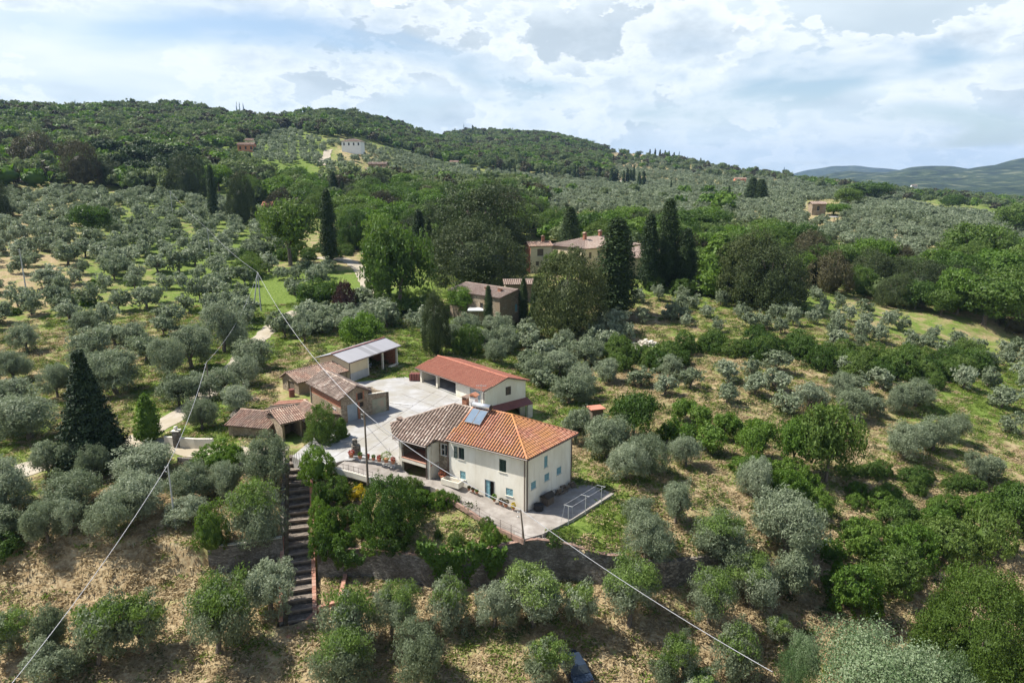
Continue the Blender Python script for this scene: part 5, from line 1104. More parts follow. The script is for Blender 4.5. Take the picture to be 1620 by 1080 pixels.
# stair head gate and left drive walls
wire_fence('stair_head_gate', 'small iron gate and railing at the head of the long stairway', [xz(458, 727, YZ), xz(470, 732, YZ), xz(482, 733, YZ)], 1.2, .35, rails=2)
low_wall('drive_wall', 'pale low wall with tiled coping along the entrance drive', [xz(262, 702, 1.3), xz(283, 704, 1.4), xz(310, 706, 1.5), xz(338, 706, 1.6)], .3, 1.0, 'beigecolumn', 'wall')
low_wall('lane_wall', 'long low stone wall below the lane between hedge and yard', [xz(283, 732, .9), xz(335, 737, 1.1), xz(400, 742, 1.3), xz(458, 742, 1.5)], .35, .7, 'greystone', 'wall')
t = thing('gate_pillar', 'square stone gate pillar with ball finial beside the entrance drive', 'gate pillar', xz(281, 704, 1.4))
x, y = site(281, 704, 1.4); mb = MB(); mb.box((x, y, 2.2), (.7, .7, 2.0)); pl_ = mb.build('shaft', M_['greystone'], t); mb = MB(); mb.box((x, y, 3.27), (.9, .9, .14)); mb.build('cap', M_['beigecolumn'], t); mb = MB()
for k in range(5): r0, r1 = .26 * math.sin(math.pi * k / 5 + .01), .26 * math.sin(math.pi * (k + 1) / 5 + .01); mb.tube((x, y, 3.34 + .26 * (1 - math.cos(math.pi * k / 5))), (x, y, 3.34 + .26 * (1 - math.cos(math.pi * (k + 1) / 5))), r0, r1, 8)
mb.build('finial', M_['beigecolumn'], t)
# old stone well head / pillar in the yard
x, y = site(564, 722, YZ); t = thing('yard_stone_pillar', 'broken stone pillar overgrown with plants at the yard edge', 'stone pillar', (x, y, YZ))
mb = MB(); mb.box((x, y, YZ + .7), (.9, .8, 1.4), .4); mb.build('base', M_['drystone'], t); mb = MB(); mb.box((x - .1, y, YZ + 1.75), (.5, .5, .7), .2); mb.build('upper_stone', M_['drystone'], t)
# ------------------------------------------------------------------ pots and plants
def blob_leaves(c, r, n, size, rng_, flat=.8):
    d = rng_.normal(size=(n, 3)); d /= np.linalg.norm(d, axis=1)[:, None]; rad = r * (0.55 + 0.45 * rng_.random(n) ** .5)
    return c + d * rad[:, None] * np.array([1, 1, flat])
def leaf_mesh(name, P, size, mats, aspect=.5, seed=0, out=None, mi=None, extra=None, droop=0.0):
    """one mesh of small pointed leaves (quads) at the points P"""
    r = np.random.default_rng(seed); n = len(P); a = r.normal(size=(n, 3))
    if out is not None: a = a * .8 + out * 1.1
    a /= np.linalg.norm(a, axis=1)[:, None]; b = np.cross(a, r.normal(size=(n, 3))); b /= np.linalg.norm(b, axis=1)[:, None]
    if droop: b[:, 2] = np.abs(b[:, 2]) * droop + b[:, 2] * (1 - droop)
    c = np.cross(a, b); s = size * (.65 + .7 * r.random(n))[:, None]
    V = np.stack([P - b * s, P - c * s * aspect, P + b * s, P + c * s * aspect], 1).reshape(-1, 3)
    F = np.arange(n * 4).reshape(n, 4); col = r.random(n); mis = np.zeros(n, int) if mi is None else mi
    ev, ef, ec, em = extra if extra else (np.zeros((0, 3)), [], [], [])
    me = bpy.data.meshes.new(name)
    nv = len(V) + len(ev); allv = np.vstack([V, np.array(ev, float).reshape(-1, 3)])
    me.vertices.add(nv); me.vertices.foreach_set('co', allv.ravel())
    lt = [4] * n + [len(f) for f in ef]; idx = list(F.ravel()) + [i + len(V) for f in ef for i in f]
    me.loops.add(len(idx)); me.loops.foreach_set('vertex_index', np.array(idx, np.int32))
    me.polygons.add(len(lt)); st_ = np.concatenate([[0], np.cumsum(lt)[:-1]]); me.polygons.foreach_set('loop_start', st_.astype(np.int32))
    for m in mats: me.materials.append(m)
    if len(mats) > 1: me.polygons.foreach_set('material_index', np.array(list(mis) + list(em), np.int32))
    at = me.attributes.new('rv', 'FLOAT', 'FACE'); at.data.foreach_set('value', np.array(list(col) + list(ec), float))
    me.update(calc_edges=True); return me
def pot(x, y, z, r, label, foliage='broad', fr=1.6, tall=1.0, group=None, name='potted_plant', shape='pot'):
    r = r * .78
    t = thing(name, label, 'potted plant', (x, y, z), group); mb = MB(); h = r * 1.3
    if shape == 'pot':
        mb.tube((x, y, z), (x, y, z + h), r * .72, r, 12); mb.tube((x, y, z + h), (x, y, z + h * 1.18), r * 1.12, r * 1.12, 12); hh = h * 1.18
    else: mb.box((x, y, z + h / 2), (r * 3.2, r * 1.2, h), 2.5); hh = h
    mb.build('pot', M_['terracotta'], t)
    rg = np.random.default_rng(int(abs(x * 100 + y * 10)))
    P = blob_leaves(np.array([0, 0, hh + r * fr * .6 * tall]), r * fr, int(160 * fr), .09, rg, tall)
    o = bpy.data.objects.new('foliage', leaf_mesh('foliage', P, .07, [M_[foliage]], .5, 3)); COL.objects.link(o); o.parent = t
    return t
for i, (px, py, r, fo, fr, tl, lb) in enumerate(((556, 721, .34, 'redbloom', 1.4, .8, 'pot of red flowers at the left end of the planter wall'), (570, 723, .3, 'broad', 1.2, .9, 'second terracotta pot from the left on the planter wall by the stone pillar'), (582, 724.5, .26, 'redbloom', 1.2, .9, 'small pot with reddish plant behind the utility pole on the planter wall'), (591, 726, .26, 'bright', 1.1, 1, 'terracotta pot with pale green plant right of the utility pole'), (600, 728, .30, 'redbloom', 1.2, .9, 'pot of red leaved flowers left of the round bush on the planter wall'), (611, 729, .36, 'olivegreen', 2.2, .85, 'pot with a large round blue green bush on the planter wall'), (622, 731, .3, 'redbloom', 1.2, .9, 'last pot with red flowers on the planter wall beside the steps'))):
    x, y = site(px, py + 2, YZ + .35); pot(x, y, YZ + .36, r, lb, fo, fr, tl)
for i, (p, q, r, fo, fr, tl, lb) in enumerate(((9.9, -.6, .36, 'redbloom', 1.7, 1.0, 'big pot of red geraniums in the corner by the old wing'), (6.6, -.45, .2, 'brown', 1.2, .7, 'leftmost of the small pots on the ledge under the cream wall'), (6.1, -.45, .22, 'brown', 1.2, .7, 'second small pot on the ledge under the cream wall'), (5.6, -.45, .22, 'broad', 1.2, .7, 'third small pot on the ledge left of the front door'), (3.4, -.5, .2, 'bright', 1.8, 1.3, 'thin green potted plant right of the front door'), (2.6, -.5, .26, 'brown', 1.4, .8, 'dry brown potted plant under the small blue window'), (2.0, -.5, .28, 'brown', 1.5, .8, 'large withered potted plant between the window and the corner'), (1.1, -.5, .22, 'yellowbloom', 1.5, 1.3, 'pot with yellow green plant next to the house corner'))):
    x, y = FH(p, q); pot(x, y, .12 + .13 * p, r, lb, fo, fr, tl)
t = thing('stone_trough', 'pale stone wash trough against the left end of the cream wall', 'trough', (*FH(8.7, -.7), 1.0))
mb = MB(); c = FH(8.5, -.75)
for (dx, dy, sx, sy) in ((0, .42, 2.3, .14), (0, -.42, 2.3, .14), (-1.08, 0, .14, .7), (1.08, 0, .14, .7)):
    ca, sa = FH.a.x, FH.a.y; mb.box((c[0] + dx * ca - dy * sa, c[1] + dx * sa + dy * ca, 1.5), (sx, sy, .62), rz_)
mb.box((c[0], c[1], 1.2), (2.02, .7, .1), rz_); mb.build('basin', M_['beigecolumn'], t)
# dark bins and logs in the shade of the right wall
def onside(u, out): v, d, n = on_wall(A_, B_, u, out); return v.x, v.y
t = thing('dark_hutch', 'small dark hutch with pitched roof leaning on the shaded right wall', 'hutch', (*onside(2.9, .6), .06)); x, y = onside(2.9, .6)
ang = math.atan2(B_[1] - A_[1], B_[0] - A_[0])
mb = MB(); mb.box((x, y, .5), (1.1, .8, .85), ang); mb.build('box', M_['wood'], t)
mb = MB(); e = Vector((math.cos(ang), math.sin(ang), 0)); n_ = Vector((-e.y, e.x, 0)); c = Vector((x, y, .93))
mb.hexa([c - e * .7 - n_ * .55, c + e * .7 - n_ * .55, c + e * .7 + n_ * .55, c - e * .7 + n_ * .55], [c - e * .7 + Vector((0, 0, .35)) - n_ * .05, c + e * .7 + Vector((0, 0, .35)) - n_ * .05, c + e * .7 + Vector((0, 0, .35)) + n_ * .05, c - e * .7 + Vector((0, 0, .35)) + n_ * .05]); mb.build('hutch_roof', M_['dark'], t)
mb = MB(); x, y = onside(1.2, .7)
for k in range(4): mb.tube((x, y, .05 + .16 * k), (x, y, .20 + .16 * k), .48, .5, 14)
tag(mb.build('tyre_stack', M_['tyre']), 'low stack of black tyres by the near right corner of the house', 'tyres')
for k, (u, w_, h, lb) in enumerate(((5.1, .7, .55, 'grey bundle of junk midway along the shaded right wall'), (6.4, .6, .7, 'dark sack against the shaded right wall nearer the far corner'), (7.3, .8, .6, 'stacked logs at the far end of the shaded right wall'))):
    t = thing('wall_clutter', lb, 'clutter', (*onside(u, .4), .06)); rr = random.Random(k)
    for j in range(5): mb = MB(); x, y = onside(u + rr.uniform(-.4, .4), .25 + rr.random() * .4); mb.tube((x - .2, y - .1, .2 + .12 * j), (x + .3, y + .25, .22 + .12 * j), .12, .11, 8); mb.build('log', M_['wood'], t)
mb = MB(); 
for k in range(14):
    a0, a1 = math.pi * k / 13, math.pi * (k + 1) / 13
    v, d, n = on_wall(A_, B_, 4.6, .15); f = lambda a: (v.x + d.x * .45 * math.cos(a), v.y + d.y * .45 * math.cos(a), .3 + .55 * math.sin(a)); mb.bar(f(a0), f(a1), .03, .03)
tag(mb.build('iron_hoop', M_['gutter']), 'curved iron rail standing by the shaded right wall behind the hutch', 'rail')
# joints between the poured slabs of the yard
jt = MB()
for k in range(7): a, b = xz(640 - k * 4, 606 + k * 17, YZ + .036), xz(760 - k * 24, 648 + k * 13, YZ + .036); jt.bar(a, b, .03, .012)
for k in range(4): a, b = xz(690 + 18 * k, 618 + 7 * k, YZ + .036), xz(520 + 38 * k, 728 + 2 * k, YZ + .036); jt.bar(a, b, .03, .012)
jt.build('slab_joint', M_['gutter'], COL.objects['courtyard'])['kind'] = 'stuff'
# clothes line posts
cps = [(899, 830, .06), (926, 813, .05), (951, 797, .03)]; tops = []
for i, (px, py, z) in enumerate(cps):
    x, y = site(px, py, z); t = thing('clothes_line_post', ['nearest white clothes line post with T bar on the terrace', 'middle white clothes line post with T bar on the terrace edge', 'farthest white clothes line post with T bar near the lawn corner'][i], 'clothes post', (x, y, z), 'clothes line posts')
    mb = MB(); mb.tube((x, y, z), (x, y, z + 2.0), .035, .035, 6); mb.build('upright', M_['poleconc'], t); mb = MB(); mb.bar((x - .45, y + .25, z + 2.0), (x + .35, y - .2, z + 2.0), .045, .045); mb.build('crossbar', M_['poleconc'], t)
    if i == 0: mb = MB(); mb.tube((x - .35, y + .2, z + 1.98), (x - .7, y + .35, z), .015, .015, 5); mb.tube((x + .3, y - .15, z + 1.98), (x + .55, y + .2, z), .015, .015, 5); mb.build('stay', M_['poleconc'], t)
    tops.append((x, y, z + 2.03))
t = thing('clothes_line', 'two thin clothes lines strung over the white T posts', 'clothes line', tops[0])
for s in (-1, 1):
    mb = MB()
    for a, b in zip(tops, tops[1:]): mb.tube((a[0] - .35 * s, a[1] + .2 * s, a[2] + .03), (b[0] - .35 * s, b[1] + .2 * s, b[2] + .03), .012, .012, 4)
    mb.build('line', M_['wire'], t)['kind'] = 'stuff'
# ------------------------------------------------------------------ utility poles and cables
def pole(px, base, top, label, r=.14, mat='poleconc', twin=False, z=None, ins=True, lean=(0, 0)):
    x, y, zb = ground(px, base) if z is None else (*site(px, base, z), z); zt = topz((x, y), top)
    t = thing('utility_pole', label, 'utility pole', (x, y, zb)); mb = MB(); tx, ty = x + lean[0], y + lean[1]
    mb.tube((x, y, zb - .3), (tx, ty, zt), r, r * .62, 10); mb.build('shaft', M_[mat], t)
    if twin: mb = MB(); mb.tube((x - 1.6, y - .6, zb - .3), (tx - .1, ty - .1, zt - .4), r, r * .7, 8); mb.build('stay_pole', M_[mat], t)
    if ins:
        for k, dz in enumerate((.25, .7)):
            mb = MB(); mb.tube((tx - .12, ty - .1, zt - dz), (tx - .28, ty - .16, zt - dz + .1), .05, .05, 6); mb.build('insulator', M_['frame'], t)
    return Vector((tx, ty, zt))
pA = pole(413, 492, 431, 'double concrete pole on the green slope where all the cables meet', .17, twin=True)
pB = pole(582, 762, 652, 'brown pole at the outer edge of the ramp by the planter wall', .13, 'polewood', z=1.45)
pC = pole(829.5, 856, 808, 'short leaning pole at the corner of the path above the garden wall', .10, 'polewood', z=-.02, lean=(-.35, .3))
pD = pole(333, 634, 573, 'thin rusty pole beside the gravel drive', .11, 'polewood')
pE = pole(278, 836, 735, 'slim grey pole among the olives on the lower left slope', .10)
pF = pole(43, 469, 394, 'grey concrete pole on the far left terrace', .17)
pG = pole(333, 409, 362, 'distant pole on the green meadow left of the tall cypress', .13)
pH = pole(274, 346, 302, 'farthest pole rising above the upper olive grove', .13)
def cable(label, a, b, sag, r=.035, n=26, name='overhead_cable', mat='wire'):
    mb = MB(); a, b = Vector(a), Vector(b); P = []
    for k in range(n + 1):
        t = k / n; p = a.lerp(b, t); p.z -= sag * 4 * t * (1 - t); P.append(p)
    prev = None
    for i, p in enumerate(P):
        d = (P[min(i + 1, n)] - P[max(i - 1, 0)]).normalized(); sx = d.cross(Vector((0, 0, 1))).normalized(); sy = sx.cross(d)
        row = [p + sx * r * math.cos(k * math.pi / 3) + sy * r * math.sin(k * math.pi / 3) for k in range(6)]
        if prev:
            for k in range(6): mb.face([prev[k], prev[(k + 1) % 6], row[(k + 1) % 6], row[k]])
        prev = row
    tag(mb.build(name, M_[mat]), label, 'cable')
pHs = Vector((*site(712, 746, 2.6), 2.6))
cable('thick pale cable from the double pole down to the brown pole by the ramp', pA, pB, 2.2, .028, 40)
cable('thick pale cable from the brown pole past the loggia to the short leaning pole', pB, pC, 0.9, .03)
far_end = Vector((*site(1222, 1062, -3.0), -3.0))
cable('thick white cable from the short pole over the garden wall to the lower right', pC, far_end, 0.5, .026)
cable('cable from the double pole down to the rusty pole by the drive', pA, pD, 2.0, .02)
cable('cable from the rusty pole to the slim pole in the lower olives', pD, pE, .8, .024)
cable('cable leaving the slim pole towards the lower left corner', pE, Vector((*site(15, 1085, -1.6), -1.6)), .6, .026)
cable('thin wire from the far meadow pole to the double pole', pG, pA, .8, .022)
cable('thin wire from the grove pole to the far meadow pole', pH, pG, .8, .02)
cable('thin slack wire from the brown pole to the loggia roof', pB, Vector(FH(15.5, -.9, 4.8)), .5, .014)
# ------------------------------------------------------------------ vehicles and yard things
def car(name, label, x, y, z, rz, L, W, Hh, paint, roofk=.55):
    t = thing(name, label, 'car', (x, y, z)); ca, sa = math.cos(rz), math.sin(rz)
    T = lambda p: (x + p[0] * ca - p[1] * sa, y + p[0] * sa + p[1] * ca, z + p[2])
    prof = [(-.5, .25), (-.5, .55), (-.42, .62), (-.33, .64), (-.2, .98), (.16, 1.0), (.28, .66), (.44, .58), (.5, .45), (.5, .25)]
    def loft(rows):
        mb = MB()
        for (A, wa), (B, wb) in zip(rows, rows[1:]):
            n = len(A)
            for i in range(n):
                a0, a1 = A[i], A[(i + 1) % n]; b0, b1 = B[i], B[(i + 1) % n]
                mb.face([T((a0[0] * L, wa[i], a0[1] * Hh)), T((a1[0] * L, wa[(i + 1) % n], a1[1] * Hh)), T((b1[0] * L, wb[(i + 1) % n], b1[1] * Hh)), T((b0[0] * L, wb[i], b0[1] * Hh))])
        A, wa = rows[0]; mb.face([T((p[0] * L, w, p[1] * Hh)) for p, w in zip(A, wa)][::-1]); A, wa = rows[-1]; mb.face([T((p[0] * L, w, p[1] * Hh)) for p, w in zip(A, wa)]); return mb
    wid = [W / 2 * (1 if p[1] < .7 else .8) for p in prof]
    loft([(prof, [-w for w in wid]), (prof, [-w * .6 for w in wid]), (prof, [w * .6 for w in wid]), (prof, wid)]).build('body', M_[paint], t)
    gl = MB()
    for s in (-1, 1):
        gl.face([T((a * L, s * (W / 2 * b + .012), c * Hh)) for a, b, c in ((-.30, .97, .68), (.25, .97, .68), (.15, .825, .93), (-.18, .825, .93))][::s])
    gl.face([T((a * L, b, c * Hh)) for a, b, c in ((.278, -W * .42, .69), (.278, W * .42, .69), (.172, W * .36, .97), (.172, -W * .36, .97))])
    gl.face([T((a * L, b, c * Hh)) for a, b, c in ((-.328, W * .42, .69), (-.328, -W * .42, .69), (-.212, -W * .36, .96), (-.212, W * .36, .96))])
    gl.build('window', M_['glass'], t)
    for sx in (-.3, .32):
        for sy in (-1, 1):
            mb = MB(); a, b = T((sx * L, sy * (W / 2 - .18), .31)), T((sx * L, sy * (W / 2 + .02), .31)); mb.tube(a, b, .31, .31, 14); w_ = mb.build('wheel', M_['tyre'], t)
            mb = MB(); mb.tube(T((sx * L, sy * (W / 2 + .0), .31)), T((sx * L, sy * (W / 2 + .035), .31)), .18, .16, 10); mb.build('rim', M_['steel'], w_)
    for sy in (-1, 1):
        mb = MB(); c = T((.49 * L, sy * W * .34, .5 * Hh)); mb.box(c, (.1, .32, .12), rz); mb.build('headlight', M_['frame'], t)
        mb = MB(); c = T((-.497 * L, sy * W * .38, .5 * Hh)); mb.box(c, (.05, .22, .14), rz); mb.build('tail_light', M_['rust'], t)
    return t
x, y = SF(cl + 1.8, 2.6); car('parked_car', 'pale silver blue car parked inside the left bay of the metal roofed shed', x, y, YZ + .06, math.atan2(-d1.x, d1.y) - 1.2, 4.1, 1.7, 1.45, 'carpaint')
x, y, z = ground(908, 1066); car('parked_car', 'dark blue car half hidden behind an olive at the bottom edge', x, y, z, 1.9, 4.0, 1.7, 1.5, 'darkpaint')
x, y = GF(GL * .6, GW * .5); t = thing('farm_cart', 'dark blue and grey farm cart stored in the right bay of the garage', 'cart', (x, y, gz)); mb = MB(); mb.box((x, y, gz + .8), (2.0, 1.3, .5), .5); mb.build('tray', M_['darkpaint'], t)
for s in (-1, 1): mb = MB(); mb.tube((x + s * .2, y + s * .62, gz + .4), (x + s * .25, y + s * .75, gz + .4), .38, .38, 12); mb.build('wheel', M_['tyre'], t)
x, y = site(659, 597, YZ + .5)
t = thing('red_crate', 'dark red wooden crate at the left end of the garage', 'crate', (x, y, YZ)); 
for k in range(5): mb = MB(); mb.box((x - .8 + k * .4, y, YZ + .65), (.34, .9, 1.1), -.3); mb.build('board', M_['rust'], t)
x, y = site(462, 627, YZ); mb = MB(); mb.tube((x, y, YZ - .1), (x, y, YZ + 1.1), .4, .4, 14); tag(mb.build('rusty_drum', M_['rust']), 'rusty red drum standing in front of the low rear barn', 'drum')
a, b = xz(617, 637, YZ + .08), xz(652, 641, YZ + .08); mb = MB(); mb.bar(a, b, .16, .14); tag(mb.build('long_white_plank', M_['frame']), 'long white plank lying on the yard in the shade of the annex', 'plank')
# woodpiles and tile stack left of the lean-to
for j, (px, py, n_, lb, mt) in enumerate(((455, 643, 7, 'pile of long rusty beams left of the tiled lean-to', 'brickcap'), (443, 650, 6, 'stack of grey planks nearest the outbuilding roof', 'wood'))):
    x, y = site(px, py, 2.0); t = thing('timber_stack', lb, 'timber', (x, y, 2.0))
    for k in range(n_): mb = MB(); o = k * .35; mb.bar((x - 2.0 + .05 * k, y - .6 + o, 2.15 + .08 * (k % 3)), (x + 2.0, y + .5 + o, 2.15 + .08 * (k % 3)), .25, .16); mb.build('beam', M_[mt], t)
x, y, z = ground(404, 634); t = thing('tile_heap', 'heap of broken red tiles on the grass left of the rear barn', 'tile heap', (x, y, z)); mb = MB()
for k in range(90): mb.cur = rnd.random(); rr = abs(rnd.gauss(0, .9)); an = rnd.random() * 6.3; mb.box((x + rr * 1.6 * math.cos(an), y + rr * math.sin(an), z + max(.05, .6 - rr * .4) * rnd.random()), (.4, .22, .05), an)
mb.build('tile', M_['tile_mid'], t)['kind'] = 'stuff'
x, y, z = ground(1022, 548); t = thing('rubble_heap', 'pale heap of rubble stones on bare earth below the dark thicket', 'rubble heap', (x, y, z)); mb = MB()
for k in range(160): mb.cur = rnd.random(); rr = abs(rnd.gauss(0, 1.6)); an = rnd.random() * 6.3; s_ = .3 + .5 * rnd.random(); mb.box((x + rr * 1.5 * math.cos(an), y + rr * math.sin(an), z + max(.1, 1.5 - rr * .6) * rnd.random()), (s_, s_ * .7, s_ * .5), an)
mb.build('stone', M_['beigecolumn'], t)['kind'] = 'stuff'
# white canopy by the stone farmhouse
x, y, z = ground(757, 512); zt = topz((x, y), 488); t = thing('canvas_canopy', 'white square canopy on a post in front of the stone farmhouse', 'canopy', (x, y, z)); mb = MB(); mb.tube((x, y, z), (x, y, zt), .06, .05, 6); mb.build('pole', M_['steel'], t)
mb = MB(); c = Vector((x, y, zt + .25)); q = [Vector((x + a * 2.2, y + b * 1.9, zt - .05)) for a, b in ((-1, -1), (1, -1), (1, 1), (-1, 1))]
for i in range(4): mb.face([q[i], q[(i + 1) % 4], c]); mb.face([q[i], q[i] - Vector((0, 0, .2)), q[(i + 1) % 4] - Vector((0, 0, .2)), q[(i + 1) % 4]])
mb.build('canvas', M_['fabric'], t)
# red roofed hut in the olives behind the house
x, y, z = ground(942, 668); t = thing('tiny_red_hut', 'tiny hut with bright red roof among the olives behind the farmhouse', 'hut', (x, y, z)); mb = MB(); mb.box((x, y, z + 1.0), (1.6, 1.4, 2.2), .3); mb.build('wall', M_['wood'], t); mb = MB(); mb.box((x, y, z + 2.2), (2.2, 1.9, .1), .3); mb.build('roof', M_['tile_red'], t)
# round table on the grass of the orchard, hay cone by the drive
x, y, z = ground(375, 660); t = thing('thatched_cone', 'low pale stone mound under the olive beside the drive', 'mound', (x, y, z)); mb = MB()
for k in range(4): mb.tube((x, y, z - .2 + .35 * k), (x, y, z + .15 + .35 * k), 1.5 - .34 * k, 1.5 - .34 * (k + 1), 11)
mb.build('stones', M_['drystone'], t)
# sheds and canopy far right by the stone tower
x, y, z = ground(1313, 352); two = thing('open_field_shelter', 'small open shelter with pale roof below the lone stone tower house', 'shelter', (x, y, z)); mb = MB(); mb.box((x, y, z + 2.6), (6, 4, .25)); mb.build('roof', M_['tin'], two)
for a in (-2.6, 2.6):
    for b in (-1.7, 1.7): mb = MB(); mb.box((x + a, y + b, z + 1.2), (.25, .25, 2.6)); mb.build('post', M_['wood'], two)
# ------------------------------------------------------------------ vegetation
def limb_mesh(segs):
    """tapered limbs: list of (p0, p1, r0, r1)"""
    V = []; F = []
    for p0, p1, r0, r1 in segs:
        a, b = Vector(p0), Vector(p1); d = (b - a).normalized(); x = d.orthogonal().normalized(); y = d.cross(x); i = len(V); n = 6
        for k in range(n): w = 2 * math.pi * k / n; V.append(tuple(a + (x * math.cos(w) + y * math.sin(w)) * r0))
        for k in range(n): w = 2 * math.pi * k / n; V.append(tuple(b + (x * math.cos(w) + y * math.sin(w)) * r1))
        for k in range(n): F.append((i + k, i + (k + 1) % n, i + n + (k + 1) % n, i + n + k))
        F.append(tuple(i + n + k for k in range(n)))
    return V, F
def trunk_data(kind, r, Hh=1.0, Wd=1.0, tips=()):
    segs = []
    if kind == 'olive':
        nb = r.integers(2, 4); base = np.array([0, 0, -.08]); fork = np.array([r.normal() * .03, r.normal() * .03, .20])
        segs.append((base, fork, .055, .042))
        for t in tips:
            mid = fork + (t - fork) * .5 + np.array([r.normal() * .03, r.normal() * .03, -.02]); segs.append((fork, mid, .032, .02)); segs.append((mid, t, .02, .007))
    elif kind == 'broad':
        fork = np.array([r.normal() * .02, r.normal() * .02, .25]); segs.append((np.array([0, 0, -.08]), fork, .04, .03))
        for t in tips: segs.append((fork, t, .018, .006))
    else:
        segs.append((np.array([0, 0, -.08]), np.array([0, 0, .85]), .025, .006))
    return limb_mesh(segs)
def mk_mesh(name, V, F, mat):
    me = bpy.data.meshes.new(name); me.from_pydata([tuple(v) for v in V], [], F); me.materials.append(mat)
    me.polygons.foreach_set('use_smooth', [True] * len(F)); me.update(); return me
def clumps(kind, r, nc, wx, opening=.0):
    """centres and radii of leaf clumps of a crown of height 1 and half width wx"""
    C_ = []
    if kind == 'olive':
        nl = r.integers(3, 8)
        for i in range(nl):
            a = 2 * math.pi * (i + r.random() * .7) / nl; rad = wx * (.42 + .2 * r.random()); c = np.array([math.cos(a) * rad, math.sin(a) * rad, .53 + r.normal() * .08]); R_ = .25 + .10 * r.random()
            for _ in range(nc // nl):
                d = r.normal(size=3); d /= np.linalg.norm(d); C_.append((c + d * R_ * np.array([wx / .5, wx / .5, 1.2]) * (.55 + .45 * r.random()), .085 + .05 * r.random()))
            
        for _ in range(nc // 6): d = r.normal(size=3); d /= np.linalg.norm(d); C_.append((np.array([0, 0, .68]) + d * np.array([wx * .6, wx * .6, .22]), .09))
    elif kind == 'broad':
        nl = r.integers(13, 18); L = []
        for i in range(nl):
            a = r.random() * 6.28; rad = wx * .55 * r.random() ** .5; h = .30 + .46 * r.random() * (1 - .5 * rad / wx); L.append((np.array([math.cos(a) * rad * 1.35, math.sin(a) * rad * 1.35, h]), .17 + .09 * r.random()))
        L.append((np.array([0, 0, .6]), .26))
        for c, R_ in L:
            for _ in range(nc // len(L)):
                d = r.normal(size=3); d /= np.linalg.norm(d); d[2] = d[2] if d[2] > -.5 else -d[2]; p = c + d * R_ * np.array([wx / .5, wx / .5, 1.0]) * (.72 + .3 * r.random())
                if p[2] > .06: C_.append((p, .07 + .05 * r.random()))
    elif kind == 'dome':
        nl = max(9, int(nc ** .5 * 1.15)); L = []
        for i in range(nl):
            zf = 1 - (i + .5) / nl * 1.12; a = i * 2.39996 + r.random() * .6; rr = (max(0, 1 - max(zf, 0) ** 2.8)) ** .5; b = .78 + .16 * r.random()
            L.append((np.array([math.cos(a) * rr * wx * b, math.sin(a) * rr * wx * b, .10 + max(zf, .02) * .74 * b + .02]), (1.9 / nl ** .5) * .52 * (.78 + .6 * r.random())))
        for i, (c, R_) in enumerate(L):
            m_ = nc // nl
            for _ in range(m_):
                d = r.normal(size=3); d /= np.linalg.norm(d); o_ = c - np.array([0, 0, .25]); o_ /= np.linalg.norm(o_) + 1e-6
                if d @ o_ < -.25: d = -d
                p = c + d * R_ * np.array([1, 1, .9]) * (.8 + .25 * r.random())
                if p[2] > .03: C_.append((p, R_ * .36 * (.7 + .6 * r.random())))
    elif kind == 'cypress':
        for _ in range(nc):
            z = r.random(); w = wx * min(1, (z * 7) ** .6) * (1 - z ** 2.6) ** .8 + .004; a = r.random() * 6.28; k = .72 + .3 * r.random() + .14 * math.sin(a * 3 + z * 9); C_.append((np.array([math.cos(a) * w * k, math.sin(a) * w * k, .02 + z * .97]), .022 + .02 * r.random()))
    elif kind == 'fir':
        for _ in range(nc):
            z = r.random() ** 1.3; tier = (z * 11) % 1; w = wx * (1 - z) * (1.08 - .42 * tier) * (.45 + .55 * r.random() ** .5); a = r.random() * 6.28; C_.append((np.array([math.cos(a) * w, math.sin(a) * w, .05 + z * .93 - .08 * w / wx]), .035))
    elif kind == 'pine':
        for i in range(7):
            a = r.random() * 6.28; rad = wx * .6 * r.random() ** .5; c = np.array([math.cos(a) * rad, math.sin(a) * rad, .72 + .18 * r.random()])
            for _ in range(nc // 7): d = r.normal(size=3); d /= np.linalg.norm(d); C_.append((c + d * np.array([.2, .2, .09]), .06))
    return C_
